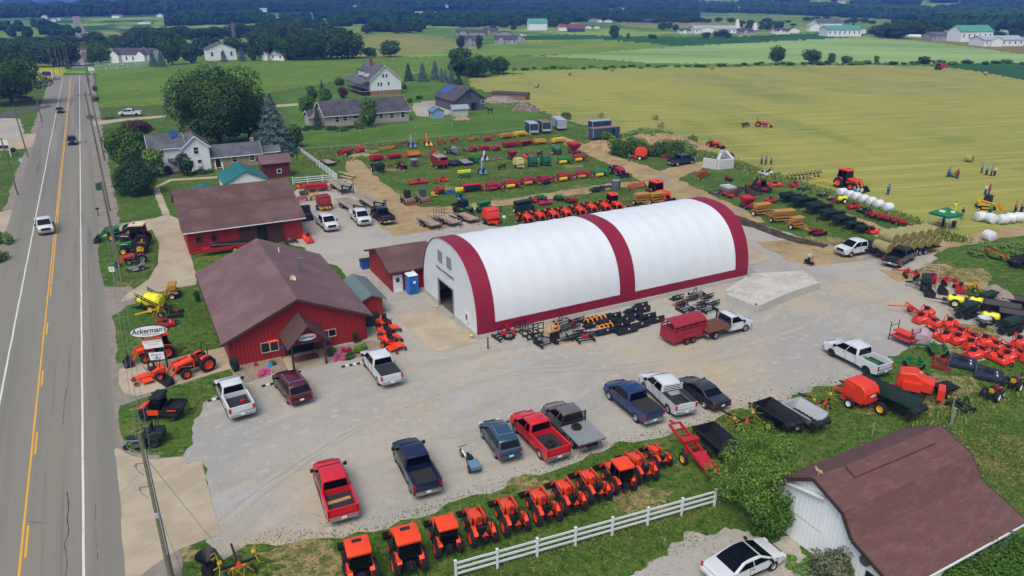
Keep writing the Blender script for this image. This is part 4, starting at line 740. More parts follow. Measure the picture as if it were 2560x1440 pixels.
# weedy strip between the yard and the hay field, clumps of tall grass and brambles
M_tallg=leafmat('tall grass blades','4c6a2a','8a9450')
def clump(name,label,cat,px,col,n,r,h,kind=None,size=.12):
 rn2=random.Random(len(px)*7+int(px[0][0]));V=[];F=[]
 pts=[G(*q)for q in px];seg=[(a,b,(b-a).length)for a,b in zip(pts,pts[1:])];tot=sum(s[2]for s in seg)
 for a,b,l in seg:
  for _ in range(int(n*l/tot)):
   c=a.lerp(b,rn2.random())+Vector((rn2.gauss(0,r),rn2.gauss(0,r),0));hh=h*rn2.uniform(.4,1.2);t=rn2.uniform(0,6.28);e=size*rn2.uniform(.7,1.6);dx,dy=math.cos(t)*e,math.sin(t)*e;lx,ly=rn2.uniform(-.4,.4)*hh,rn2.uniform(-.4,.4)*hh;o=len(V)
   V+=[(c.x-dx,c.y-dy,0),(c.x+dx,c.y+dy,0),(c.x+dx*.6+lx,c.y+dy*.6+ly,hh),(c.x-dx*.6+lx,c.y-dy*.6+ly,hh)];F.append((o,o+1,o+2,o+3))
 me=bpy.data.meshes.new(name);me.from_pydata(V,[],F);me.materials.append(col);o=bpy.data.objects.new(name,me);S.collection.objects.link(o);tag(o,label,cat,kind='stuff');return o
clump('tall_grass','tall weedy grass strip between the yard and the mown hay field','grass',[(1560,340),(1760,385),(1900,432),(1990,462),(2100,495),(2220,535),(2330,585),(2400,600)],M_tallg,16000,.9,.45)
clump('tall_grass','rough grass along the old fence in the lower right meadow','grass',[(2230,1120),(2330,1060),(2440,1020),(2570,960)],M_tallg,900,.6,.35,size=.05)
clump('tall_grass','overgrown grass strip along the white fence behind the yard','grass',[(760,385),(800,410),(830,400),(860,400)],M_tallg,2600,1.2,.6)
clump('tall_grass','grass tufts creeping onto the gravel along its lower edge','grass',[(640,1355),(820,1350),(930,1325),(1000,1298),(1190,1238),(1290,1205),(1400,1163),(1530,1120),(1640,1090),(1760,1062),(1830,1035),(1960,1010),(2060,968),(2170,945)],leafmat('short grass blades','4f6d2b','8d8f50'),2600,.55,.08,size=.045)
clump('tall_grass','grass tufts along the white rail fence','grass',[(1140,1445),(1785,1266)],leafmat('short grass blades','4f6d2b','8d8f50'),1500,.3,.14,size=.04)
clump('grass_tufts','scattered tufts in the lawn between the tractors and the white barn','grass',[(700,1420),(1000,1400),(1300,1350),(1560,1290),(1720,1200)],leafmat('lawn tufts','35501c','6f8440'),6000,1.7,.07,size=.05)
clump('grass_tufts','scattered tufts in the meadow behind the white gambrel barn','grass',[(1850,1090),(2100,1060),(2350,1000),(2560,930)],LM.setdefault('lt',MATS['lawn tufts']),6000,2.2,.09,size=.06)
clump('grass_tufts','scattered dry tufts in the corner right of the white gambrel barn','grass',[(2420,1100),(2560,1200)],leafmat('dry tufts','6a6434','9a8f58'),2500,2.6,.1,size=.06)
clump('grass_tufts','scattered tufts in the grass below the white rail fence','grass',[(1200,1450),(1500,1390),(1760,1310)],MATS['lawn tufts'],5000,1.0,.07,size=.045)
clump('tall_grass','rough verge grass behind the equipment rows','grass',[(860,372),(1100,352),(1300,335)],M_tallg,3500,.8,.35)
def mound(name,label,cat,px,rx,ry,h,m,kind='stuff',seed=1,wob_=.25):
 p=G(*px);rn2=random.Random(seed);V=[];F=[];n=26;k=9
 for i in range(k+1):
  f=i/k
  for j in range(n):
   t=2*PI*j/n;rr=(1-f)*(1+wob_*.5*math.sin(3*t+seed)+wob_*.4*math.sin(5*t+2*seed));V.append((rx*rr*math.cos(t),ry*rr*math.sin(t),h*(1-(1-f)**2.2)*(1+rn2.uniform(-.15,.1))-.02*(f==0)))
 for i in range(k):
  for j in range(n):F.append((i*n+j,i*n+(j+1)%n,(i+1)*n+(j+1)%n,(i+1)*n+j))
 mb=MB();mb.add(V,F);o=mb.build(name,m);o.location=p;o.data.polygons.foreach_set('use_smooth',[True]*len(F));tag(o,label,cat,kind=kind);return o
M_soil=gmat('tan subsoil',['8c7656',('a08a66',.8,.4,.6),('6e5c44',3,.5,.7)],bump=.8,bscale=3);M_black=gmat('black compost',['2f2a26',('40392f',2,.4,.6)],bump=.8,bscale=5)
mound('soil_heap','heap of tan subsoil in front of the weedy mound','soil heap',(1502,372),5,3.5,1.8,M_soil,seed=3)
mound('soil_heap','dark compost heap beside the grey harrow','soil heap',(1845,482),4.5,2.6,.9,M_black,seed=5)
mound('soil_heap','small tan soil heap in front of the small white shed','soil heap',(1153,298),2.4,2,.9,M_soil,seed=8)
mound('brush_mound','long overgrown earth mound at the hay field edge','mound',(1630,372),12,5.5,3.2,M_soil,seed=2)
for i,(x,y,w,h,c)in enumerate([(1585,385,110,62,'mid'),(1650,388,110,60,'mid'),(1705,385,70,44,'weed'),(1545,372,60,44,'weed'),(1620,362,120,55,'weed'),(1560,390,60,36,'dark')]):
 tree(('low1','low2','low3','low1','bush2','low3')[i],x,y,w,h,c,('thicket at the front left of the overgrown mound','thicket at the front right of the overgrown mound','pale weeds at the right tip of the overgrown mound','pale weeds at the left tip of the overgrown mound','bramble crown on top of the overgrown mound','dark brambles at the foot of the overgrown mound')[i],'bramble_thicket','brambles')
tree('low2',2490,635,130,36,'weed','weedy bank behind the wrapped bale at the right edge','bramble_thicket','brambles');tree('low3',2570,640,130,40,'light','bright weeds at the far right edge','bramble_thicket','brambles')
mound('rubble_heap','heap of grey brush and rubble beyond the paddock','rubble heap',(1314,275),4,3,2.2,gmat('grey brushwood',['5f564e',('8b8076',2,.45,.6),('43392f',4,.5,.7)],bump=1,bscale=4),seed=4)
mound('log_heap','spilled heap of grey logs behind the grey barn','log heap',(1252,254),6,4,1.6,gmat('grey logs',['7a6e66',('a0968c',1.5,.45,.6,(.2,1)),('4a413a',3,.5,.7,(.2,1))],bump=1,bscale=3),seed=6)
# distant woods: hills clothed in trees nobody could count
def woods(label,poly,n,h=11,w=8,col='far',dens=0.0,f=None):
 rn2=random.Random(n+int(poly[0][0]));mb=MB();x0=min(p[0]for p in poly);x1=max(p[0]for p in poly);y0=min(p[1]for p in poly);y1=max(p[1]for p in poly);c=0;tries=0
 while c<n and tries<n*12:
  tries+=1;x=rn2.uniform(x0,x1);y=rn2.uniform(y0,y1)
  if not inpoly(x,y,poly):continue
  if dens and math.sin(x*.021+y*.3+n)+math.sin(x*.047-y*.41)<dens:continue
  p=GT(x,y);s=rn2.uniform(.7,1.4);mb.ico((p.x,p.y,p.z+h*s*.5),(w*s*.7,w*s*.7,h*s*.55),jit=.25,n=6,k=4);c+=1
 o=mb.build('woodland',LMW[col]);tag(o,label,'woodland',kind='stuff')
LMW={'far':mat('distant canopy','22401f',.95,var=.5,vs=.12,spec=.1),'far2':mat('distant canopy pale','2a4a28',.95,var=.4,vs=.1,spec=.1)}
woods('dark wooded ridge above the road at upper left',[(-250,50),(0,46),(250,40),(450,35),(700,32),(900,28),(900,16),(640,15),(450,16),(250,25),(0,34),(-250,38)],1900)
woods('dark wood between the road and the tall white house',[(420,66),(560,62),(660,58),(660,46),(560,46),(430,54)],300,10,7)
woods('dark belt of wood below the distant hamlet',[(860,60),(1030,62),(1030,50),(860,44)],260,12,8)
woods('wooded ridge across the top middle',[(880,27),(1300,29),(1740,27),(1740,16),(1300,12),(880,12)],1700,12,11,dens=-.5)
woods('long wood above the middle fields',[(1060,64),(1180,68),(1300,62),(1500,52),(1740,57),(1740,47),(1500,40),(1300,46),(1060,52)],1100,10,8)
woods('strip of wood on the upper right slope',[(1700,30),(1960,36),(2250,50),(2340,56),(2340,44),(2250,36),(1960,24),(1700,20)],900,12,9,'far2')
woods('hazy wooded hillside at the upper right',[(2340,74),(2600,84),(2900,90),(2900,34),(2560,24),(2340,36)],1700,12,10,'far2',-.2)
woods('faint woods below the horizon',[(-400,30),(400,20),(900,12),(1700,12),(2900,22),(2900,6),(1700,5),(900,4.5),(400,6),(-400,8)],900,14,22,'far2',1.0)
woods('scattered woods in the left valley',[(-250,98),(200,92),(200,66),(-250,66)],110,7,5,dens=.8)
woods('scattered woods in the middle valley',[(640,76),(1060,80),(1060,40),(640,40)],260,8,6,dens=.9)
# ========= VEHICLES AND MACHINES (each built once, then copied)
def paint(name,col,rough=.35,coat=.6):return mat(name,col,rough,0,.04,2,coat=coat)
M_tyre=mat('tyre rubber','1c1b1b',.9,var=.25,vs=6);M_blk=mat('black steel','1d1f22',.55,var=.2,vs=3);M_blk2=mat('matt black plastic','16171a',.75,var=.1)
M_gl=mat('tinted glass','0b0e12',.1,var=0,spec=.35);M_chrome=mat('bright metal','b4b8bb',.25,.8,.05);M_lamp=mat('lamp lens','d8dcdd',.1,var=0);M_tail=mat('red lamp lens','a8141a',.25,var=0)
M_or=mat('orange tractor paint','e0441a',.42,var=.12,vs=3);M_or2=mat('orange red implement paint','d03a22',.5,var=.15,vs=3);M_red2=mat('faded red machine paint','862028',.65,var=.35,vs=2);M_red3=mat('bright red machine paint','a81f26',.5,var=.2,vs=2)
M_grn=mat('green machine paint','1f6b33',.5,var=.15,vs=2);M_dgrn=mat('dark green machine paint','112a21',.5,var=.15,vs=2);M_yel=mat('yellow machine paint','d0a928',.5,var=.15,vs=3);M_gold=mat('golden tan machine paint','a87a35',.55,var=.15,vs=3)
M_byel=mat('bright yellow plastic','d9d422',.45,var=.06);M_gal=mat('galvanised sheet','b4b9bd',.45,.3,.12,2);M_wood=mat('weathered deck boards','8c8272',.9,var=.25,vs=5);M_rust=mat('rusted steel','6b4534',.9,var=.35,vs=4)
M_bluem=mat('blue machine paint','2b62a8',.5,var=.15);M_gblue=mat('grey blue sheet metal','5f7d9b',.5,var=.15,vs=2);mat('tine yellow','a88c2c',.6);M_seat=mat('black vinyl seat','191b22',.7,var=.1);M_orange=mat('orange hazard triangle','ff4a12',.5,var=0)
M_liner=mat('black bed liner','26282a',.85,var=.2,vs=6);M_mag=mat('magenta red paint','a81f4c',.45,var=.1);M_plum=mat('plum paint','4b2440',.5,var=.15);M_cream=mat('cream roof','cfc4a6',.6,var=.1);M_gry=mat('grey paint','7b7f82',.5,var=.15);M_brn=mat('brown leather rust','5f3b2a',.85,var=.3)
WM={}
def wheel(parent,x,y,r,w,rim=None,lug=False,name='wheel'):
 """tyre on the hub axle along x, with its own rim"""
 rim=rim or M_chrome;k=(round(r,2),round(w,2),lug)
 if k not in WM:
  m=MB();n=22;pr=[(r*.6,-w/2),(r*.9,-w/2),(r,-w*.36),(r,w*.36),(r*.9,w/2),(r*.6,w/2)];m.lathe(pr,axis='X',n=n,close=True)
  if lug:
   for i in range(16):
    t=2*PI*i/16;s=-1 if i%2 else 1
    m.box((s*w*.2,math.cos(t)*r*1.0,math.sin(t)*r*1.0),(w*.5,r*.1,r*.12),rx=t+0)
  WM[k]=m
 me=WM[k].build(name,M_tyre,parent);me.location=(x,y,r)
 sg=1 if x>0 else-1;q=MB();q.lathe([(0,w*.2*sg),(r*.2,w*.34*sg),(r*.3,w*.2*sg),(r*.52,w*.28*sg),(r*.62,w*.46*sg),(r*.62,-w*.2*sg),(0,-w*.2*sg)],axis='X',n=14)
 q.build('rim',rim,me);return me
def thing(name):return empty(name)
def lerp(a,b,t):return a+(b-a)*t
def chaikin(p):
 o=[p[0]]
 for a,b in zip(p,p[1:]):o+=[(lerp(a[0],b[0],.22),lerp(a[1],b[1],.22)),(lerp(a[0],b[0],.78),lerp(a[1],b[1],.78))]
 return o+[p[-1]]
# ---- cars: a body, a glazed cabin, four wheels and their trim; +y is forward
def vehicle(kind,col,bed='open',cab='crew',rimk='chrome',lift=0.0,flat=None,name=None):
 P={'pickup':dict(L=5.9,W=2.0,belt=1.22,hood=1.2,roof=1.95,wb=(-1.85,1.95),r=.42),'suv':dict(L=4.5,W=1.82,belt=1.1,hood=1.05,roof=1.74,wb=(-1.3,1.42),r=.36),'van':dict(L=5.1,W=1.96,belt=1.08,hood=1.02,roof=1.76,wb=(-1.5,1.6),r=.35),'sedan':dict(L=4.85,W=1.85,belt=.96,hood=.9,roof=1.46,wb=(-1.38,1.46),r=.35)}[kind]
 L,W,bt,hd,rf,(wr,wf),r=(P[k]for k in('L','W','belt','hood','roof','wb','r'));hL=L/2;z0=.36
 if cab=='reg':L=5.6;hL=2.8
 t=thing(name or{'pickup':'pickup_truck','suv':'sport_utility','van':'minivan','sedan':'sedan'}[kind]);pm=col
 rim={'chrome':M_chrome,'black':M_blk,'grey':M_gry}[rimk]
 def arch(yc):return[(yc-r*1.22,z0)]+[(yc+r*1.22*math.cos(a),z0-.02+r*1.2*math.sin(a))for a in[PI-PI*i/8 for i in range(1,8)]]+[(yc+r*1.22,z0)]
 nose=lambda y,z:1-.10*max(0,(abs(y)-hL*.72)/(hL*.28))**2-(.05 if z>bt-.06 else 0)-(.03 if z<.5 else 0)
 cabs={'crew':(-.75,1.45),'ext':(-.35,1.4),'reg':(-.05,1.35)}[cab]if kind=='pickup' else(-hL+.25,1.15)
 c0,c1=cabs
 if kind=='pickup':
  top=[(hL-.02,.62),(hL-.04,hd-.16),(hL-.22,hd-.03),(c1+.75,hd+.03),(c1+.55,bt+.03),(c0,bt+.03)]
  if bed=='flat':prof=[(c0-.02,z0),(c0-.02,bt)];top_r=top[:];full=[(c0,z0)]+arch(wf)+[(hL-.02,z0+.02)]+top
  else:full=[(-hL+.06,z0+.1)]+arch(wr)+arch(wf)+[(hL-.02,z0+.02)]+top+[(c0-.06,bt+.06),(-hL,bt+.06),(-hL,.6)]
 elif kind=='sedan':full=[(-hL+.05,z0)]+arch(wr)+arch(wf)+[(hL-.05,z0),(hL,.6),(hL-.1,hd-.12),(hL-.5,hd-.02),(c1+.35,bt+.02),(-hL+.75,bt+.06),(-hL+.12,bt+.05),(-hL,bt-.1),(-hL-.0,.5)]
 else:full=[(-hL+.05,z0)]+arch(wr)+arch(wf)+[(hL-.05,z0),(hL,.6),(hL-.08,hd-.16),(hL-.35,hd-.03),(c1+.45,bt),(-hL+.1,bt+.03),(-hL,bt-.05),(-hL,.5)]
 b=MB();b.prism(full,W/2,inset=.07,hw=nose);body=b.build('body',pm,t,smooth=True)
 hwl=W/2+.004;m=MB();dys=[c1+.5,(c0+c1)/2+.1,c0+.12]if not(kind=='pickup' and cab=='reg')else[c1+.4,c0+.1]
 for s in(-1,1):
  for y in dys:m.box((s*hwl,y,(bt+.5)/2),(.012,.025,bt-.5))
  m.box((s*hwl,(wr+wf)/2,.44),(.03,wf-wr-r*2.6,.1))
  for y in dys[1:]:m.box((s*hwl,y+.22,bt-.12),(.03,.16,.035))
 m.build('door_trim',M_blk2,t)
# cabin
 if kind=='pickup':cb=[(c0-.02,bt),(c0+.05,rf-.06),(c0+.3,rf),(c1-.75,rf+.01),(c1-.4,rf-.05),(c1+.5,bt)]
 elif kind=='sedan':cb=[(-hL+.85,bt),(-hL+1.55,rf-.1),(-.4,rf),(.2,rf-.02),(.5,rf-.08),(c1+.3,bt)]
 elif kind=='suv':cb=[(-hL+.1,bt),(-hL+.32,rf-.08),(-hL+.6,rf),(.25,rf),(.5,rf-.07),(c1+.2,bt)]
 else:cb=[(-hL+.1,bt),(-hL+.38,rf-.08),(-hL+.7,rf),(.3,rf),(.65,rf-.08),(c1+.55,bt)]
 hwf=lambda y,z:lerp(.95,.78,max(0,min(1,(z-bt)/(rf-bt))));cm=MB();cm.prism(chaikin(cb),W/2,inset=.05,hw=hwf);cm.build('cab' if kind=='pickup' else 'roof',pm,t,smooth=True)
 hw=lambda z:W/2*hwf(0,z);n=len(cb)
 def wpt(s,y,z,o=.012):return(s*(hw(z)+o),y,z)
 ys_rear=lambda z:lerp(cb[0][0],cb[1][0],(z-bt)/(cb[1][1]-bt));ys_front=lambda z:lerp(cb[-1][0],cb[-2][0],(z-bt)/(cb[-2][1]-bt))
 za,zb=bt+.05,rf-.13
 for s in(-1,1):
  yb=[ys_rear(za)+.14,ys_front(za)-.16];yt=[ys_rear(zb)+.16,ys_front(zb)-.14];k=1 if(kind=='pickup' and cab=='reg')else 3 if kind in('suv','van')else 2
  for i in range(k):
   g=.035;fb=lambda f:lerp(yb[0],yb[1],f);ft=lambda f:lerp(yt[0],yt[1],f);f0,f1=i/k,(i+1)/k
   if cab=='ext' and k==2:f0,f1=((0,.34),(.36,1))[i]
   q=[wpt(s,fb(f0)+g,za),wpt(s,fb(f1)-g,za),wpt(s,ft(f1)-g,zb),wpt(s,ft(f0)+g,zb)]
   m=MB();m.slab(q if s>0 else q[::-1],.012);m.build('side_window',M_gl,t)
 def cross(p0,p1,f0,f1,wz0,wz1,nm,o=.015):
  y0,zz0=lerp(p0[0],p1[0],f0),lerp(p0[1],p1[1],f0);y1,zz1=lerp(p0[0],p1[0],f1),lerp(p0[1],p1[1],f1);d_=Vector((0,-(zz1-zz0),(y1-y0))).normalized();d_=d_ if d_.z>0 else-d_
  a,c=hw(zz0)*wz0,hw(zz1)*wz1;q=[Vector((-a,y0,zz0))+d_*o,Vector((a,y0,zz0))+d_*o,Vector((c,y1,zz1))+d_*o,Vector((-c,y1,zz1))+d_*o]
  nn=(q[1]-q[0]).cross(q[2]-q[0]);q=q if nn.dot(d_)>0 else q[::-1];m=MB();m.slab(q,.01);return m.build(nm,M_gl,t)
 cross(cb[-1],cb[-2],.08,.95,.9,.9,'windscreen');cross(cb[0],cb[1],.1,.92,.86,.88,'rear_window')
 for(x,y)in((-1,wr),(1,wr),(-1,wf),(1,wf)):wheel(t,x*(W/2-.14),y,r,.26,rim)
 for s in(-1,1):
  m=MB();m.box((s*(W/2+.12),c1+.18 if kind=='pickup' else c1-.1,bt+.12),(.22,.12,.24 if kind=='pickup' else .14));m.bar((s*(W/2-.08),c1+.2 if kind=='pickup' else c1-.1,bt+.06),(s*(W/2+.1),c1+.2 if kind=='pickup' else c1-.1,bt+.08),.06);m.build('mirror',M_blk2,t)
  MB().box((s*(W/2-.24),hL-.05,hd-.26),(.34,.12,.2)).build('headlight',M_lamp,t)
  if bed!='flat':MB().box((s*(W/2-.1),-hL-.005,bt-.16),(.16,.06,.38 if kind=='pickup' else .3)).build('taillight',M_tail,t)
 MB().box((0,hL-.02,hd-.32),(W*.56,.1,.34)).build('grille',M_blk,t)
 MB().box((0,hL+.03,.5),(W*.9,.16,.24)).build('front_bumper',M_chrome if kind=='pickup' else pm,t)
 MB().box((0,-hL-.05,.58),(W*.9,.16,.2)).build('rear_bumper',M_chrome if kind=='pickup' else pm,t);MB().box((0,-hL-.14,.66),(.32,.02,.15)).build('licence_plate',M_lamp,t)
 if kind=='pickup' and bed!='flat':
  y1,y0=c0-.14,-hL+.1;lm=M_liner
  if bed=='cover':m=MB();m.box((0,(y0+y1)/2,bt+.075),(W-.2,y1-y0,.05));m.build('bed_cover',M_liner,t);
  else:
   m=MB();m.box((0,(y0+y1)/2,bt+.068),(W-.34,y1-y0,.012));
# real open bed: rebuild the rear body as walls and floor
   me=body.data;bpy.data.objects.remove(body)
   full2=[(c0,z0),(c0,z0)];fr=[(c0-.05,z0)]+arch(wf)+[(hL-.02,z0+.02)]+top+[(c0-.05,bt+.03)]
   b=MB();b.prism(fr,W/2,inset=.07,hw=nose);b.build('body',pm,t,smooth=True)
   w=MB();rr=[(-hL+.02,z0+.12)]+arch(wr)+[(c0-.06,z0+.02),(c0-.06,bt+.08),(-hL,bt+.08)]
   for s in(-1,1):a=sorted((s*(W/2-.14),s*W/2));w.prism(rr,(a[0],a[1]))
   w.box((0,-hL+.05,(bt+.7)/2),(W-.28,.1,bt-.55));w.build('bed_side',pm,t)
   MB().box((0,(y0+y1)/2,.8),(W-.26,y1-y0+.2,.1)).build('bed_liner',lm,t)
 if bed=='flat':
  fl=flat or M_wood;y1,y0=c0-.15,-hL-.2
  MB().box((0,(y0+y1)/2,1.02),(2.3,y1-y0,.12)).build('flatbed',fl,t);MB().box((0,(y0+y1)/2,.75),(.9,y1-y0,.25)).build('chassis',M_blk,t)
  m=MB();
  for x in(-1.0,1.0):m.box((x,y1+.02,1.5),(.1,.08,.9))
  for z in(1.25,1.42,1.6,1.78,1.93):m.box((0,y1+.02,z),(1.95,.06,.06))
  m.build('headache_rack',M_blk,t)
  for s in(-1,1):MB().box((s*.95,y0-.01,1.0),(.25,.05,.1)).build('taillight',M_tail,t)
 if kind in('suv','van'):
  for s in(-1,1):m=MB();m.bar((s*W*.31,-hL+.9,rf+.05),(s*W*.31,.3,rf+.05),.05);m.build('roof_rail',M_chrome,t)
  m=MB();m.bar((-W*.31,-hL+1.0,rf+.06),(W*.31,-hL+1.0,rf+.06),.05);m.build('roof_bar',M_chrome,t)
 return t
# ---- farm tractors
def tractor(col=None,cab=False,loader=True,s=1.0,rim=None,rops=True,roof=None,loader_col=None,smv=True,name='tractor',old=False,bucket=None,up=0.0):
 col=col or M_or;rim=rim or col;lc=loader_col or col;t=thing(name);R_,rf_=.66*s,.42*s;yr,yf=-.75*s,1.05*s;tw=.78*s
 m=MB();m.prism([(.15*s,.75*s),(1.5*s,.75*s),(1.62*s,.85*s),(1.6*s,1.12*s),(1.4*s,1.22*s),(.15*s,1.36*s)],.31*s,inset=.06*s);m.build('hood',col,t,smooth=True)
 m=MB();m.box((0,1.63*s,.95*s),(.44*s,.03,.3*s))
 for sg in(-1,1):m.box((sg*.315*s,.75*s,.93*s),(.02,1.1*s,.24*s))
 m.build('grille',M_blk,t)
 for sg in(-1,1):MB().box((sg*.316*s,.95*s,1.12*s),(.02,.7*s,.06*s)).build('decal',M_lamp,t);MB().cyl((sg*.5*s,.45*s,.8*s),(sg*.5*s,1.25*s,1.1*s),.03*s,n=6).build('hydraulic_ram',M_chrome,t)if loader else None
 MB().cyl((.2*s,1.1*s,1.2*s),(.2*s,1.1*s,1.5*s),.035*s,n=6).build('exhaust_stub',M_blk,t)
 m=MB();m.box((0,.2*s,.62*s),(.42*s,2.5*s,.32*s));m.box((0,yf,rf_),(tw*1.6,.14*s,.14*s));m.box((0,yr,R_),(tw*1.6,.24*s,.26*s));m.build('chassis',M_blk,t)
 m=MB();m.tube([(-.3*s,yr-.3*s,.45*s),(-.28*s,yr-.95*s,.42*s)],.04*s);m.tube([(.3*s,yr-.3*s,.45*s),(.28*s,yr-.95*s,.42*s)],.04*s);m.tube([(0,yr-.2,1.0*s),(0,yr-.7*s,.75*s)],.04*s);m.box((0,yr-.35*s,.7*s),(.5*s,.35*s,.45*s));m.build('hitch',M_blk,t)
 for sg in(-1,1):wheel(t,sg*tw,yr,R_,.36*s,rim,True,'rear_wheel');wheel(t,sg*tw*.88,yf,rf_,.24*s,rim,True,'front_wheel')
 if not old:
  for sg in(-1,1):
   m=MB();pr=[(yr+(R_+.06)*math.cos(a),R_+(R_+.06)*math.sin(a))for a in[2.45-1.55*i/6 for i in range(7)]];pr2=[(y*.93+yr*.07,z*.93+R_*.07)for(y,z)in pr[::-1]];m.prism(pr+pr2,tuple(sorted((sg*(tw-.3*s),sg*(tw-.02*s)))));m.box((sg*(tw-.2*s),yr,R_*1.25),(.05*s,1.1*R_,.7*R_));m.build('fender',col,t);MB().box((sg*(tw-.16*s),yr-R_*.75,R_*1.35),(.12*s,.05,.1*s)).build('tail_lamp',M_tail,t)
 if cab:
  z0,z1=.95*s,2.25*s;cy0,cy1=yr-.35*s,yr+1.05*s;g=MB();g.prism([(cy0,z0+.35*s),(cy1-.1*s,z0),(cy1,z0+.3*s),(cy1-.12*s,z1),(cy0+.08*s,z1)],.62*s,hw=lambda y,z:1-.07*(z>z1-.01));g.build('cab_glass',M_gl,t)
  f=MB()
  for sg in(-1,1):
   f.bar((sg*.63*s,cy0,z0+.35*s),(sg*.59*s,cy0+.08*s,z1),.07*s);f.bar((sg*.63*s,cy1,z0+.3*s),(sg*.59*s,cy1-.12*s,z1),.07*s);f.bar((sg*.64*s,yr+.3*s,z0),(sg*.6*s,yr+.3*s,z1),.05*s);f.bar((sg*.6*s,cy0,z0+.35*s),(-sg*.6*s,cy0,z0+.35*s),.06*s)
  f.build('cab_frame',M_blk,t)
  rr=MB();rr.prism([(cy0-.1*s,z1),(cy1+.05*s,z1),(cy1+.0*s,z1+.13*s),(cy1-.3*s,z1+.19*s),(cy0+.1*s,z1+.19*s),(cy0-.1*s,z1+.12*s)],.68*s,inset=.06*s);rr.build('cab_roof',roof or col,t,smooth=True)
  if s>.95:MB().box((0,cy1-.42*s,z1+.195*s),(.55*s,.26*s,.03)).build('roof_hatch',M_blk,t)
 else:
  m=MB();m.box((0,yr+.1*s,1.02*s),(.46*s,.45*s,.14*s));m.box((0,yr-.12*s,1.25*s),(.44*s,.1*s,.42*s),rx=.15);m.build('seat',M_seat if not old else M_yel,t)
  m=MB();m.cyl((0,.15*s,1.3*s),(0,-.08*s,1.5*s),.03*s,n=6);m.lathe([(.17*s,-.015),(.2*s,-.015),(.2*s,.015),(.17*s,.015)],(0,-.1*s,1.5*s),n=12,close=True);m.build('steering_wheel',M_blk,t)
  if rops:m=MB();m.tube([(-.5*s,yr-.25*s,.9*s),(-.5*s,yr-.3*s,2.05*s),(-.42*s,yr-.3*s,2.15*s),(.42*s,yr-.3*s,2.15*s),(.5*s,yr-.3*s,2.05*s),(.5*s,yr-.25*s,.9*s)],.035*s,6);m.build('roll_bar',M_blk,t)
 if old:m=MB();m.cyl((.1,.9*s,1.2*s),(.1,.9*s,1.8*s),.04);m.build('exhaust',M_blk,t)
 if loader:
  for sg in(-1,1):
   m=MB();x=sg*.5*s;m.tube([(x,.25*s,.7*s),(x,.2*s,1.25*s)],.06*s,4);m.bar((x,.2*s,1.3*s),(x,1.5*s,1.22*s+up*.6),.09*s,.15*s);m.bar((x,1.5*s,1.24*s+up*.6),(x,2.15*s,.4*s+up),.09*s,.15*s);m.bar((x,.35*s,.9*s),(x,1.4*s,1.05*s+up*.5),.05*s);m.build('loader_arm',lc,t)
  m=MB();m.bar((-.5*s,1.62*s,1.0*s+up),(.5*s,1.62*s,1.0*s+up),.08*s);m.build('loader_cross_tube',lc,t)
  B=bucket or 1.75*s;m=MB();th=.04;pr=[(2.2*s,.6*s),(2.15*s,.35*s),(2.2*s,.08),(2.75*s,.04),(2.78*s,.07)];o=[(y+.0,z+th)for(y,z)in pr]
  bk=[(2.18*s,.62*s+up),(2.12*s,.3*s+up),(2.22*s,.04+up),(2.85*s,.02+up),(2.85*s,.05+up),(2.28*s,.09+up),(2.19*s,.32*s+up),(2.25*s,.6*s+up)];m.prism(bk,B/2)
  for sg in(-1,1):m.prism([(2.13*s,.3*s+up),(2.2*s,.04+up),(2.85*s,.03+up),(2.24*s,.62*s+up)],tuple(sorted((sg*B/2,sg*(B/2-.03)))))
  m.build('bucket',M_blk,t)
 if smv:
  m=MB();y=yr-.55*s;m.slab([(-.2,y,1.0*s),(.2,y,1.0*s),(0,y-.02,1.0*s+.36)]if not cab else[(-.85*s,y+.1,1.3*s),(-.5*s,y+.1,1.3*s),(-.67*s,y+.1,1.62*s)],.03);m.build('warning_triangle',M_orange,t)
 return t
def mower(col=None,s=1.0,name='riding_mower'):
 col=col or M_or;t=thing(name)
 for sg in(-1,1):wheel(t,sg*.5*s,-.45*s,.3*s,.26*s,col,False,'rear_wheel');wheel(t,sg*.42*s,1.0*s,.15*s,.12*s,col,False,'caster_wheel')
 m=MB();m.prism([(-.95*s,.4*s),(-.2*s,.35*s),(-.1*s,.7*s),(-.5*s,.85*s),(-.95*s,.8*s)],.42*s,inset=.06);m.build('body',col,t,smooth=True)
 m=MB();m.box((0,.3*s,.28*s),(1.35*s,.75*s,.16*s),top=(.85,.8));m.build('mower_deck',col,t);m=MB();m.box((0,.35*s,.42*s),(.5*s,1.2*s,.06));
 for sg in(-1,1):m.bar((sg*.2*s,.7*s,.4*s),(sg*.42*s,1.0*s,.38*s),.07)
 m.build('frame',col,t)
 m=MB();m.box((0,-.15*s,.82*s),(.46*s,.42*s,.14));m.box((0,-.36*s,1.05*s),(.44*s,.1,.45*s));m.build('seat',M_seat,t)
 m=MB();
 for sg in(-1,1):m.tube([(sg*.3*s,.05*s,.6*s),(sg*.3*s,.25*s,1.0*s),(sg*.12*s,.3*s,1.02*s)],.02)
 m.build('lap_bars',M_blk,t);m=MB();m.tube([(-.38*s,-.6*s,.7*s),(-.36*s,-.7*s,1.5*s),(.36*s,-.7*s,1.5*s),(.38*s,-.6*s,.7*s)],.03);m.build('roll_bar',M_blk,t);m=MB();m.box((0,-.85*s,.6*s),(.5*s,.3*s,.4*s));m.build('engine',M_blk,t)
 return t
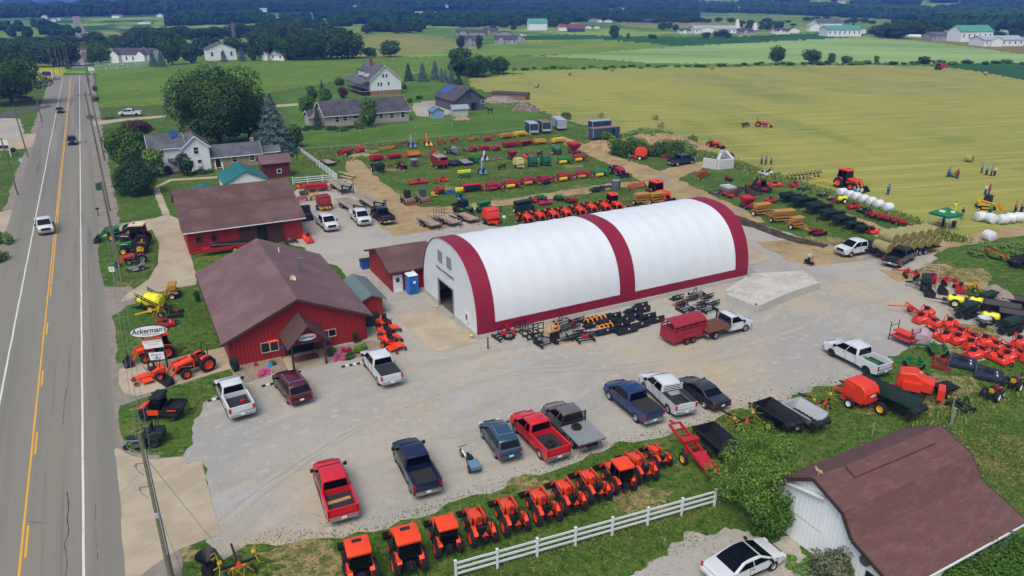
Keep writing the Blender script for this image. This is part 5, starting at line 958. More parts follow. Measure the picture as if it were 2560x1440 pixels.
def round_baler(col=None,s=1.0,rim=None,tail=None):
 col=col or M_or2;t=thing('round_baler');m=MB()
 pr=[(-1.25,.65),(-1.5,1.0),(-1.52,1.5),(-1.35,2.05),(-1.0,2.3),(.45,2.35),(.75,1.95),(.8,1.0),(.3,.65)];m.prism([(y*s,z*s)for y,z in pr],.92*s,inset=.07*s);m.build('bale_chamber',col,t,smooth=True)
 m=MB();m.box((0,-1.5*s,1.3*s),(1.6*s,.12*s,.95*s));tg_=m.build('tailgate',tail or col,t);MB().box((0,-1.57*s,1.45*s),(.6*s,.03,.16*s)).build('badge',M_lamp,tg_)
 m=MB();
 for i in range(4):m.box((0,(.62-i*.02)*s,(1.2+.3*i)*s),(1.4*s,.3*s,.08*s))
 m.build('front_rollers',M_blk,t);m=MB();m.box((0,.55*s,.45*s),(1.7*s,.5*s,.3*s));m.build('pickup_reel',M_yel if tail else col,t)
 for sg in(-1,1):wheel(t,sg*1.1*s,-.3*s,.42*s,.3*s,rim or M_lamp);MB().prism([(-.5*s,.9*s),(-.5*s,1.9*s),(.4*s,2.1*s),(.5*s,.9*s)],tuple(sorted((sg*.86*s,sg*1.02*s)))).build('side_shield',col,t)
 m=MB();m.bar((-.4*s,.8*s,.6*s),(0,2.2*s,.5*s),.12*s);m.bar((.4*s,.8*s,.6*s),(0,2.2*s,.5*s),.12*s);m.bar((0,2.0*s,.0),(0,2.0*s,.7*s),.06);m.build('drawbar',col,t);return t
def square_baler(col=None,reel=None,s=1.0):
 col=col or M_red2;reel=reel or M_yel;t=thing('square_baler');m=MB();m.prism([(-2.4*s,.6*s),(1.2*s,.6*s),(1.4*s,.8*s),(1.2*s,1.15*s),(-2.4*s,1.1*s)],(-.9*s,-.25*s));m.build('bale_chute',col,t)
 m=MB();m.prism([(-.5*s,.7*s),(.6*s,.7*s),(.7*s,1.0*s),(.4*s,1.45*s),(-.3*s,1.45*s),(-.6*s,1.1*s)],(-.3*s,1.7*s),inset=.08*s);m.build('hopper',col,t,smooth=True)
 m=MB();m.lathe([(0,0),(.32*s,0),(.34*s,.1),(.34*s,1.5*s),(.32*s,1.6*s),(0,1.6*s)],(.05*s,.75*s,.45*s),'X',12);m.build('pickup_reel',reel,t)
 wheel(t,-1.1*s,-.2*s,.38*s,.24*s,M_cream);wheel(t,1.9*s,-.1*s,.34*s,.22*s,M_cream);m=MB();m.bar((-.5*s,1.1*s,.7*s),(-.7*s,2.9*s,.45*s),.14*s);m.cyl((-.9*s,.9*s,1.0*s),(-.9*s,1.15*s,1.0*s),.45*s,n=12);m.bar((-.7*s,2.6*s,0),(-.7*s,2.6*s,.6*s),.06);m.build('drawbar',col,t);return t
def haybine(col=None,reel=None,s=1.0,w=3.0):
 col=col or M_red2;reel=reel or M_yel;t=thing('hay_mower');w*=s*.88;m=MB();m.prism([(-.9*s,.5*s),(-.2*s,.35*s),(.3*s,.4*s),(.42*s,1.1*s),(-.4*s,1.22*s),(-.9*s,1.0*s)],w/2,inset=.05);m.build('housing',col,t);MB().box((0,.42*s,.72*s),(w-.2,.06,.62*s)).build('throat',M_blk,t)
 m=MB();
 for i in range(5):a=i*1.256;m.bar((-w/2+.1,.75*s+.32*s*math.cos(a),.75*s+.32*s*math.sin(a)),(w/2-.1,.75*s+.32*s*math.cos(a),.75*s+.32*s*math.sin(a)),.1)
 m.cyl((-w/2+.1,.75*s,.75*s),(w/2-.1,.75*s,.75*s),.12);m.build('reel',reel,t)
 for sg in(-1,1):MB().prism([(-.8*s,.3*s),(1.1*s,.25*s),(1.1*s,.9*s),(0,1.3*s),(-.8*s,1.1*s)],tuple(sorted((sg*w/2,sg*(w/2+.12))))).build('end_shield',col,t);wheel(t,sg*(w/2-.3),-1.1*s,.36*s,.22,M_cream)
 m=MB();m.bar((-w/2,-.4,1.0),(-w/2-.6,2.6,.6),.14);m.bar((-w/2+.5,-.5,1.1),(w/2,-1.0,.5),.12);m.build('drawbar',col,t);return t
def rotary_cutter(col=None,s=1.0,w=1.8):
 col=col or M_or2;t=thing('rotary_cutter');w*=s*.88;m=MB();m.prism([(-.95*s,.12),(.9*s,.12),(.9*s,.32),(.6*s,.4),(-.6*s,.4),(-.95*s,.3)],w/2,inset=.04);m.build('deck',col,t)
 m=MB();m.box((0,0,.55),(.45*s,.5*s,.3));m.cyl((0,0,.55),(0,.9*s,.6),.06);m.build('gearbox',M_blk,t);m=MB()
 for sg in(-1,1):m.bar((sg*.35*s,.85*s,.3),(0,.85*s,1.05),.07);m.bar((0,.8*s,1.0),(sg*.3*s,-.9*s,.4),.06)
 m.build('hitch_frame',col,t);wheel(t,0.001,-1.15*s,.2,.14,M_gry,name='tail_wheel');m=MB();m.box((0,-.5*s,.42),(w*.5,.12,.03));m.build('decal',M_lamp,t);return t
def tiller(col=None,s=1.0,w=1.7):
 col=col or M_or2;t=thing('rotary_tiller');w*=s;m=MB();m.prism([(-.5,.1),(.4,.1),(.5,.35),(.3,.62),(-.1,.72),(-.5,.45)],w/2,inset=.04);m.build('hood',col,t);m=MB();m.box((0,.05,.85),(.35,.4,.35));m.bar((-w/2,.1,.62),(w/2,.1,.62),.12);m.build('gearbox',M_blk,t);MB().box((0,-.42,.5),(w*.4,.03,.08)).build('decal',M_lamp,t)
 m=MB();
 for i in range(9):m.box((-w/2+w*(i+.5)/9,-.05,.14),(.05,.5,.24),rx=i)
 m.build('tines',M_blk,t);m=MB()
 for sg in(-1,1):m.bar((sg*.35,.5,.4),(sg*.1,.45,1.15),.07)
 m.bar((-.1,.45,1.15),(.1,.45,1.15),.07);m.bar((0,.45,1.1),(0,-.2,.8),.05);m.build('hitch_frame',M_blk if s<1 else col,t);return t
def spreader(col=None,s=1.0,L=3.6,rim=None,lin=None,black=False):
 col=col or M_dgrn;t=thing('manure_spreader');L*=s;w0,w1,z0,z1=.55*s,.95*s,.6*s,1.35*s;m=MB()
 for sg in(-1,1):m.slab([(sg*w0,-L/2,z0),(sg*w1,-L/2,z1),(sg*w1,L/2,z1),(sg*w0,L/2,z0)][::sg],.06)
 m.slab([(-w0,L/2,z0),(w0,L/2,z0),(w1,L/2,z1),(-w1,L/2,z1)],.06);m.build('box_side',col,t);m=MB();m.box((0,0,z0),(w0*2,L,.06));
 for i in range(int(L/.4)):m.box((0,-L/2+.2+i*.4,z0+.05),(w0*1.9,.06,.05))
 m.build('bed_floor',M_blk,t);m=MB();m.lathe([(0,-w1*.9),(.28*s,-w1*.9),(.2*s,-.3),(.28*s,0),(.2*s,.3),(.28*s,w1*.9),(0,w1*.9)],(0,-L/2-.2,z0+.3*s),'X',9);m.build('beater',M_blk,t)
 m=MB();
 for sg in(-1,1):m.bar((sg*w1,-L/2,z1+.03),(sg*w1,L/2,z1+.03),.08)
 m.bar((-w1,L/2,z1+.03),(w1,L/2,z1+.03),.08);m.build('top_rail',col,t)
 for sg in(-1,1):wheel(t,sg*(w1+.12),-.5*s,.44*s,.3*s,rim or M_yel)
 m=MB();m.bar((-.35*s,L/2,z0-.05),(0,L/2+1.3*s,.45*s),.1);m.bar((.35*s,L/2,z0-.05),(0,L/2+1.3*s,.45*s),.1);m.bar((0,L/2+1.1,0),(0,L/2+1.1,.6),.06);m.build('drawbar',col,t);return t
def hopper_wagon(col=None,s=1.0,under=None):
 col=col or M_red3;t=thing('grain_wagon');m=MB();m.add([(x*s,y*s,z*s)for(x,y,z)in((-.5,-.5,.9),(.5,-.5,.9),(.5,.5,.9),(-.5,.5,.9),(-1.2,-1.5,2.1),(1.2,-1.5,2.1),(1.2,1.5,2.1),(-1.2,1.5,2.1),(-1.2,-1.5,2.45),(1.2,-1.5,2.45),(1.2,1.5,2.45),(-1.2,1.5,2.45),(-1.1,-1.4,2.3),(1.1,-1.4,2.3),(1.1,1.4,2.3),(-1.1,1.4,2.3))],[(3,2,1,0),(0,1,5,4),(1,2,6,5),(2,3,7,6),(3,0,4,7),(4,5,9,8),(5,6,10,9),(6,7,11,10),(7,4,8,11),(8,9,13,12),(9,10,14,13),(10,11,15,14),(11,8,12,15),(12,13,14,15)]);m.build('hopper',col,t)
 m=MB();m.box((0,0,.62*s),(1.3*s,3.2*s,.14));
 for a in(-1,1):
  for b in(-1,1):m.bar((a*.6*s,b*1.0*s,.65*s),(a*.95*s,b*1.1*s,1.7*s),.08)
 m.bar((0,1.5*s,.5),(0,2.9*s,.35),.1);m.build('running_gear',under or M_red2,t)
 for a in(-1,1):
  for b in(-1,1):wheel(t,a*.85*s,b*1.15*s,.34*s,.2,M_gry)
 return t
def forage_wagon(s=1.0):
 t=thing('forage_wagon');
 for sg in(-1,1):
  m=MB();m.box((sg*1.1*s,0,1.7*s),(.08,4.6*s,1.5*s));
  for i in range(8):m.box((sg*1.17*s,(-2.2+i*.63)*s,1.7*s),(.08,.08,1.6*s))
  m.build('side_wall',M_red2,t)
 m=MB();m.box((0,0,.95*s),(2.2*s,4.6*s,.1));m.box((0,-2.3*s,1.7*s),(2.2*s,.08,1.5*s));m.build('floor',M_wood,t);m=MB();m.box((0,2.35*s,1.35*s),(2.3*s,.5*s,.8*s));m.build('front_unloader',M_red2,t)
 m=MB();m.box((0,.3,2.44*s),(2.2*s,3.4*s,.06));m.build('canvas_top',mat('faded tarp','8a8884',.9,var=.2),t);m=MB();m.box((0,0,.7),(1.2,4,.14));m.bar((0,2.3,.6),(0,3.8,.4),.1);m.build('running_gear',M_rust,t)
 for a in(-1,1):
  for b in(-1.4,1.4):wheel(t,a*1.0,b,.4,.24,M_cream)
 return t
def seed_drill(col=None,s=1.0,w=2.2,rim=None):
 col=col or M_gold;t=thing('seed_drill');w*=s;m=MB();m.prism([(-.35*s,.95*s),(.35*s,.95*s),(.5*s,1.45*s),(.4*s,1.55*s),(-.4*s,1.55*s),(-.5*s,1.45*s)],w/2,inset=.04);m.build('seed_box',col,t)
 m=MB();m.box((0,0,.7*s),(w,.9*s,.12));m.bar((-w/2,.8*s,.6),(w/2,.8*s,.6),.12);
 for sg in(-1,1):m.bar((sg*w/2,-.6*s,.6),(sg*w/2,.8*s,.6),.12)
 m.build('frame',col,t);m=MB()
 for i in range(10):
  x=-w/2+w*(i+.5)/10;m.cyl((x-.02,-.55,.2),(x+.02,-.55,.2),.2,n=8);m.bar((x,-.5,.2),(x,-.1,.7),.05)
 m.build('coulters',M_blk,t);m=MB();m.bar((-.5,.8,.6),(0,2.0*s,.45),.12);m.bar((.5,.8,.6),(0,2.0*s,.45),.12);m.build('drawbar',col,t)
 for sg in(-1,1):wheel(t,sg*(w/2+.18),.1,.36*s,.24,rim or M_cream)
 return t
def disc_harrow(col=None,s=1.0,w=2.4,disc=None):
 col=col or M_grn;t=thing('disc_harrow');w*=s;m=MB();
 for(y,k)in((.7,1),(-.6,-1)):
  m.bar((-w/2,y-.25*k,.55),(0,y+.1*k,.55),.12);m.bar((w/2,y-.25*k,.55),(0,y+.1*k,.55),.12)
 m.bar((-.3,-.7,.6),(-.3,.9,.6),.1);m.bar((.3,-.7,.6),(.3,.9,.6),.1);m.bar((0,.9,.6),(0,2.2*s,.45),.12);m.bar((-.3,.6,.6),(0,.3,1.0),.07);m.bar((.3,.6,.6),(0,.3,1.0),.07);m.build('frame',col,t)
 for(y,k)in((.7,1),(-.6,-1)):
  for sg in(-1,1):
   m=MB()
   for i in range(6):f=(i+.5)/6;x=sg*w/2*f;yy=y+(.1-.35*f)*k;m.cyl((x-.03,yy,.24),(x+.03,yy+.03*sg*k,.24),.24,.2,n=10)
   m.build('disc_gang',disc or M_blk,t)
 return t
def tine_machine(s=1.0,col=None,tc=None,n=4,w=4.0,name='hay_tedder',folded=True):
 col=col or M_blk;tc=tc or M_yel;t=thing(name);m=MB();m.bar((-w/2*.5,0,.8),(w/2*.5,0,.8),.12);m.bar((0,0,.8),(0,2.3,.45),.12)
 m.build('frame',col,t)
 for i in range(n):
  x=(i-(n-1)/2)*w/n*(.62 if folded else 1);z=.55 if(not folded or 0<i<n-1)else 1.2;sg=1 if x>0 else-1;q=MB();q.cyl((x,-.1,z),(x,.1,z+.1),.14,n=8)
  for k in range(7):
   a=k*2*PI/7;d_=Vector((math.cos(a),math.sin(a),-.25))if z<1 else Vector((.35*sg*.6,math.cos(a),math.sin(a)));e=Vector((x,0,z))+d_*.68*s;q.bar((x,0,z+.05),e,.025);q.bar(e,e+Vector((0,0,-.3))if z<1 else e+Vector((.25*sg,0,-.1)),.03)
  q.build('rotor',MATS['tine yellow']if tc is M_yel else tc,t)
 for sg in(-.5,.5):wheel(t,sg*w*.36,-.15,.28,.16,M_gry)
 m=MB();m.slab([(-.22,-.35,.9),(.22,-.35,.9),(0,-.35,1.3)],.03);m.build('warning_triangle',M_orange,t);return t
def side_rake(col=None,s=1.0,tc=None,L=3.4):
 col=col or M_red2;t=thing('hay_rake');m=MB();m.bar((-L/2,-.6,1.0),(L/2,.8,1.0),.1);m.bar((-L/2,-.6,.6),(L/2,.8,.6),.08);m.bar((0,.1,1.0),(.4,2.4,.5),.1);m.bar((-L/2,-.6,.5),(-L/2,-.6,1.1),.08);m.bar((L/2,.8,.5),(L/2,.8,1.1),.08);m.build('frame',col,t)
 q=MB();
 for i in range(12):f=i/11;x,y=-L/2+L*f,-.75+1.4*f;q.bar((x,y,.95),(x,y-.1,.25),.05)
 for k in range(4):a=k*1.57;q.bar((-L/2,-.75+.25*math.cos(a),.65+.3*math.sin(a)),(L/2,.65+.25*math.cos(a),.65+.3*math.sin(a)),.07)
 q.build('reel',tc or M_red2,t)
 for x,y in((-L/2,-1.0),(L/2,.3)):wheel(t,x,y,.3,.16,M_yel)
 return t
def auger(col=None,s=1.0,snout=None):
 col=col or M_gblue;t=thing('corn_picker');m=MB()
 for sg in(-1,1):m.add([(sg*.5,1.5,.25),(sg*1.0,.2,.3),(sg*.1,.2,.3),(sg*.55,.1,1.1),(sg*.5,-.6,.9)],[(0,1,3),(0,3,2),(1,4,3),(2,3,4),(0,2,1),(1,2,4)])
 m.build('snout',snout or col,t);m=MB();m.bar((.3,0,.7),(-.2,-2.6*s,2.6*s),.3,.2);m.build('elevator',M_gblue if col is M_gblue else col,t);m=MB();m.box((0,-.7,.7),(1.3,1.2,.7));m.build('husking_bed',M_blk,t)
 for sg in(-1,1):wheel(t,sg*.9,-.9,.38,.22,M_gry)
 return t
def chopper(col=None,spout=True):
 col=col or M_red2;t=thing('forage_chopper');m=MB();m.prism([(-1.0,.4),(.7,.4),(.9,.9),(.3,1.25),(-.9,1.1)],(-.7,.5),inset=.06);m.box((.9,.3,.6),(.8,1.2,.6),top=(.8,.7));m.build('housing',col,t)
 if spout:m=MB();m.tube([(-.3,-.3,1.1),(-.35,-.5,1.9),(-.3,-.9,2.25),(-.2,-1.4,2.2)],.11,6);m.build('spout',col,t)
 m=MB();m.bar((0,.7,.6),(-.2,2.2,.45),.12);m.cyl((-.75,-.3,.8),(-.9,-.3,.8),.38,n=10);m.build('drawbar',M_blk,t)
 for sg in(-1,1):wheel(t,sg*.85,-.5,.36,.2,M_gry)
 return t
def tank_cart(col=None,under=None,s=1.0):
 t=thing('tank_trailer');m=MB();m.lathe([(0,-1.5*s),(.45*s,-1.45*s),(.75*s,-1.2*s),(.8*s,0),(.75*s,1.2*s),(.45*s,1.45*s),(0,1.5*s)],(0,0,1.35*s),'Y',16);m.build('tank',col or mat('sea green tank','2d6356',.5,var=.2),t,smooth=True)
 m=MB();m.box((0,0,.55),(.9,2.4,.12));m.bar((0,1.2,.5),(0,2.6,.4),.1);m.cyl((0,.2,2.1*s),(0,.2,2.3*s),.2);m.build('frame',under or M_rust,t)
 for sg in(-1,1):wheel(t,sg*.95*s,0,.45,.3,M_cream)
 return t
def planter(w=2.8):
 t=thing('planter');m=MB();m.bar((-w/2,0,.6),(w/2,0,.6),.18);m.bar((0,0,.6),(0,1.8,.45),.12);m.build('toolbar',M_grn,t)
 for i in range(6):
  x=-w/2+w*(i+.5)/6;q=MB();q.lathe([(0,0),(.2,0),(.22,.1),(.22,.5),(.16,.6),(0,.6)],(x,-.2,.9),n=10);q.build('seed_hopper',M_byel,t)
  q=MB();q.bar((x,0,.6),(x,-.5,.25),.1);q.cyl((x-.04,-.45,.25),(x+.04,-.45,.25),.25,n=8);q.build('row_unit',M_grn,t)
 for sg in(-1,1):wheel(t,sg*w*.3,.3,.3,.18,M_yel)
 return t
def utility_trailer(L=4.0,gate=False,deck=None,W=1.9,name='utility_trailer',rails=True):
 t=thing(name);m=MB();m.box((0,0,.55),(W,L,.07));m.build('deck',deck or M_wood,t);m=MB()
 for sg in(-1,1):
  m.bar((sg*W/2,-L/2,.5),(sg*W/2,L/2,.5),.1)
  if rails:
   m.bar((sg*W/2,-L/2,.85),(sg*W/2,L/2,.85),.06)
   for i in range(5):m.bar((sg*W/2,-L/2+L*i/4,.5),(sg*W/2,-L/2+L*i/4,.85),.05)
 m.bar((-W/2,L/2,.5),(W/2,L/2,.5),.1);m.bar((-W/2,-L/2,.5),(W/2,-L/2,.5),.1);m.build('frame',M_rust if rails else M_blk,t)
 m=MB();m.bar((-W/2,L/2,.45),(0,L/2+1.2,.45),.1);m.bar((W/2,L/2,.45),(0,L/2+1.2,.45),.1);m.bar((.0,L/2+1,0),(0,L/2+1,.6),.06);m.build('drawbar',M_blk,t)
 if gate:
  m=MB()
  for z in(.6,1.0,1.4,1.9):m.bar((-W/2,-L/2-.05,z),(W/2,-L/2-.05,z),.05)
  for i in range(5):m.bar((-W/2+W*i/4,-L/2-.05,.6),(-W/2+W*i/4,-L/2-.05,1.9),.05)
  m.build('ramp_gate',M_rust,t)
 for sg in(-1,1):
  for y in(-.45,.35):wheel(t,sg*(W/2+.14),y-.2,.33,.2,M_gry)
  MB().box((sg*(W/2+.14),-.25,.72),(.26,1.6,.05)).build('mudguard',M_blk,t)
 return t
def gooseneck(L=7.5,light=None):
 t=thing('gooseneck_trailer');W=2.4;m=MB();m.box((0,0,.85),(W,L,.1));
 m.build('deck',light or M_wood,t);m=MB()
 for sg in(-.5,.5):m.bar((sg*1.2,-L/2,.68),(sg*1.2,L/2,.68),.16,.22)
 for i in range(4):m.box((-.35+i*.25,0,.906),(.03,L,.012))
 m.build('frame',M_blk,t);m=MB()
 for sg in(-1,1):m.bar((sg*.8,L/2,.9),(sg*.8,L/2+.3,1.6),.16);m.bar((sg*.8,L/2+.3,1.6),(sg*.15,L/2+2.0,1.6),.16);m.bar((sg*1.0,L/2+.4,0),(sg*1.0,L/2+.4,1.7),.1)
 m.box((0,L/2+1.9,1.4),(.3,.3,.6));m.build('gooseneck',M_blk,t)
 for sg in(-1,1):
  for y in(-1.6,-.7):wheel(t,sg*(W/2-.15),y,.38,.24,M_gry)
 return t
def cargo_trailer(col=None,L=5.0,rooft=None,front=None):
 t=thing('cargo_trailer');W,H=2.2,2.1;m=MB();m.box((0,0,.5+H/2),(W,L,H));m.build('box',col or mat('navy trailer skin','2d3c52',.4,var=.08),t);m=MB();m.box((0,0,.52+H),(W+.06,L+.06,.07));m.build('roof',rooft or mat('pale trailer roof','8ea0b0',.5),t)
 m=MB()
 for sg in(-1,1):m.box((sg*W/2,L/2,.5+H/2),(.1,.1,H));m.box((sg*W/2,-L/2,.5+H/2),(.1,.1,H))
 m.box((0,L/2+.03,.8),(W,.04,.5));m.build('trim',M_gal,t);m=MB();m.bar((-W/2,L/2,.45),(0,L/2+1.2,.45),.1);m.bar((W/2,L/2,.45),(0,L/2+1.2,.45),.1);m.build('drawbar',M_blk,t);MB().box((W/2+.01,L*.25,1.4),(.03,.8,1.7)).build('side_door',front or M_blk,t)
 for sg in(-1,1):
  for y in(-.5,.3):wheel(t,sg*(W/2-.05),y,.34,.2,M_gry)
 return t
def horse_trailer():
 t=thing('stock_trailer');W,L,H=2.0,4.0,2.0;m=MB();m.box((0,0,.95),(W,L,1.1));m.build('lower_side',mat('red trailer paint','8e2430',.55,var=.15,vs=2),t);rm=MATS['red trailer paint']
 m=MB();pr=[(-W/2,2.0)]+[(W/2*-math.cos(a),2.0+.42*math.sin(a))for a in[PI*i/8 for i in range(1,8)]]+[(W/2,2.0)];m.add([(x,y,z)for y in(-L/2,L/2)for(x,z)in pr],[(i,i+1,9+i+1,9+i)for i in range(8)]+[tuple(range(9,18))]);o=m.build('roof',rm,t);q=o.modifiers.new('thickness','SOLIDIFY');q.thickness=.04
 m=MB()
 for sg in(-1,1):
  for i in range(6):m.box((sg*(W/2-.02),-L/2+.03+(L-.06)*i/5,1.75),(.06,.07,.6))
  m.box((sg*(W/2-.02),0,1.72),(.05,L,.12))
 m.box((0,L/2-.03,1.75),(W,.05,.6));m.box((0,-L/2+.02,1.62),(W,.05,.1));m.build('slats',rm,t)
 m=MB();m.bar((-W/2,L/2,.45),(0,L/2+1.3,.45),.1);m.bar((W/2,L/2,.45),(0,L/2+1.3,.45),.1);m.build('drawbar',M_blk,t)
 for sg in(-1,1):
  m=MB();m.prism([(-.85,.75),(.75,.75),(.6,.98),(-.7,.98)],tuple(sorted((sg*W/2,sg*(W/2+.25)))));m.build('mudguard',rm,t)
  for y in(-.42,.36):wheel(t,sg*(W/2+.12),y,.36,.2,M_rust)
 return t
def bucket(w=1.9,s=1.0,grapple=None,col=None):
 col=col or M_blk;t=thing('loader_bucket');m=MB();m.prism([(-.35*s,.0),(.55*s,.0),(.57*s,.04),(-.28*s,.06),(-.34*s,.35*s),(-.2*s,.68*s),(-.26*s,.7*s),(-.42*s,.36*s)],w/2)
 for sg in(-1,1):m.prism([(-.4*s,.3*s),(-.35*s,.0),(.56*s,.0),(-.2*s,.7*s)],tuple(sorted((sg*w/2,sg*(w/2-.04)))))
 m.build('shell',col,t);MB().box((0,-.43*s,.4*s),(w*.5,.05,.3*s)).build('mounting_plate',col,t);m=MB();m.cyl((0,-.47*s,.55*s),(0,-.45*s,.55*s),.09,n=8);m.build('sticker',M_lamp,t)
 if grapple:
  for k in range(4 if w>1.7 else 3):
   x=-w/2+w*(k+.5)/(4 if w>1.7 else 3);q=MB();q.tube([(x,-.3*s,.7*s),(x,0,.95*s),(x,.35*s,.85*s),(x,.6*s,.45*s)],.06,5);q.bar((x-.15,.1,.9*s),(x+.15,.1,.9*s),.07);q.build('grapple_tine',grapple,t)
 return t
def pallet_forks(col=None,tall=False):
 col=col or M_blk;t=thing('pallet_fork_frame');m=MB();w,h=1.2,(1.0 if not tall else 1.25)
 for sg in(-1,0,1):m.bar((sg*w/2,0,.05),(sg*w/2,0,h),.07)
 for z in(.15,h*.5,h):m.bar((-w/2,0,z),(w/2,0,z),.08)
 m.build('frame',col,t)
 for sg in(-1,1):MB().bar((sg*.35,.02,.08),(sg*.35,1.2,.05),.12,.05).build('fork',M_blk,t)
 return t
def attachment(w=1.6,col=None,accent=None,kind=0):
 col=col or M_blk;t=thing(('quick_attach_grapple','land_plane','post_driver')[kind]);m=MB()
 if kind==0:
  for i in range(6):x=-w/2+w*(i+.5)/6;m.tube([(x,-.3,.6),(x,-.4,.2),(x,0,.05),(x,.6,.08)],.035,4)
  m.bar((-w/2,-.35,.35),(w/2,-.35,.35),.09);m.bar((-w/2,-.3,.62),(w/2,-.3,.62),.09)
 elif kind==1:
  for sg in(-1,1):m.box((sg*w/2,0,.2),(.06,1.6,.3))
  for y in(-.5,0,.5):m.bar((-w/2,y,.25),(w/2,y,.25),.1)
  m.bar((-.3,.6,.3),(0,.5,.95),.07);m.bar((.3,.6,.3),(0,.5,.95),.07)
 else:
  m.bar((-.2,0,.1),(-.2,1.2,.3),.14);m.box((.2,0,.35),(.5,.5,.6));m.cyl((0,-.4,.2),(0,.9,.25),.1)
 m.build('frame',col,t);q=MB();q.box((0,-.2,.5),(w*.4,.2,.22));q.cyl((-.2,-.1,.62),(.2,.2,.55),.05);q.build('cylinder_mount',accent or M_gry,t);return t
def round_bale(wrapped=False,d=1.45,L=1.3):
 t=thing('wrapped_bale' if wrapped else 'round_bale');m=MB();r=d/2;pr=[(0,-L/2-(.04 if wrapped else 0)),(r*.8,-L/2),(r*.96,-L/2+.06),(r,-L/2+.18),(r*1.01,0),(r,L/2-.18),(r*.96,L/2-.06),(r*.8,L/2),(0,L/2+(.04 if wrapped else 0))]
 m.lathe(pr,(0,0,r*.97),'X',20);m.build('bale',[mat('white bale film','c9cfd2',.35,var=.08,vs=2)]if wrapped else[gmat('hay roll',['8e8a5e',('a39b6c',3,.4,.65),('6f6b45',8,.5,.75)],bump=.8,bscale=14)],t,smooth=True)
 if not wrapped:
  for sg in(-1,1):
   q=MB();q.lathe([(0,0),(r*.82,0),(r*.82,.012),(0,.012)],(sg*(L/2+.002),0,r*.97),'X',18);q.build('cut_face',gmat('hay roll end',['7a7040',('968a55',6,.4,.65),('5d5530',14,.5,.7)],bump=1,bscale=18),t)
 return t
def skid_steer(col=None,tracks=False,frame=None):
 col=col or mat('dusty loader paint','8a7558',.8,var=.3);t=thing('skid_loader');fm=frame or M_blk
 m=MB();m.prism([(-1.1,.35),(1.0,.35),(1.0,.8),(.3,.95),(-.9,1.3),(-1.2,1.1)],.55,inset=.05);m.build('body',col,t)
 m=MB();m.box((0,.15,1.55),(.9,1.1,1.1),top=(.9,.85));m.build('cab',fm,t);m=MB();m.box((0,.15,2.12),(.95,1.15,.06));m.build('cab_roof',fm,t)
 for sg in(-1,1):
  m=MB();m.tube([(sg*.68,-1.1,1.45),(sg*.68,.9,1.0),(sg*.68,1.3,.45)],.09,4);m.bar((sg*.68,-1.1,.6),(sg*.68,-1.1,1.5),.12);m.build('lift_arm',col,t)
  if tracks:m=MB();m.prism([(-1.2,.15),(-1.0,0),(1.0,0),(1.25,.25),(1.0,.55),(-1.0,.6),(-1.25,.4)],tuple(sorted((sg*.6,sg*.95))));m.build('track',M_tyre,t);m=MB();m.box((sg*.97,0,.3),(.04,1.5,.22));m.build('track_frame',col,t)
  else:
   for y in(-.65,.6):wheel(t,sg*.72,y,.38,.28,M_gry)
 b=MB();b.prism([(1.3,.5),(1.28,.1),(1.35,.03),(1.9,.02),(1.9,.06),(1.4,.1),(1.36,.5)],.85);b.build('bucket',M_rust if not tracks else M_yel,t);return t
def utv(col=None,body=None):
 t=thing('utility_vehicle');c=col or M_or;m=MB();m.prism([(-1.6,.45),(1.4,.45),(1.55,.6),(1.5,.95),(.9,1.15),(.3,.95),(-.3,.9),(-1.6,.75)],.72,inset=.05);m.build('body',body or M_blk,t,smooth=True)
 m=MB();m.prism([(.85,1.0),(1.52,.7),(1.56,.92),(1.0,1.2)],.56,inset=.05);m.build('hood',c,t,smooth=True)
 for sg in(-1,1):MB().prism([(-.15,.55),(.7,.55),(.75,.95),(-.15,.98)],tuple(sorted((sg*.73,sg*.77)))).build('door_panel',c,t);
 m=MB();m.prism([(-.35,1.0),(.75,1.05),(.35,1.92),(-.35,1.92)],.66,inset=.04);m.build('cab_glass',M_gl,t);m=MB();m.prism([(-.5,1.9),(.5,1.9),(.4,2.04),(-.4,2.06)],.72,inset=.06);m.build('roof',M_blk2,t,smooth=True)
 m=MB();
 for sg in(-1,1):m.box((sg*.72,-1.2,1.05),(.06,1.35,.32))
 m.box((0,-.55,1.05),(1.4,.06,.32));m.box((0,-1.87,1.0),(1.4,.06,.3));m.box((0,-1.2,.9),(1.4,1.35,.05));m.build('cargo_bed',M_blk,t)
 for sg in(-1,1):
  for y in(-1.15,1.05):wheel(t,sg*.66,y,.33,.26,M_blk)
  MB().box((sg*.76,-1.2,.95),(.02,.7,.1)).build('decal',c,t)
 return t
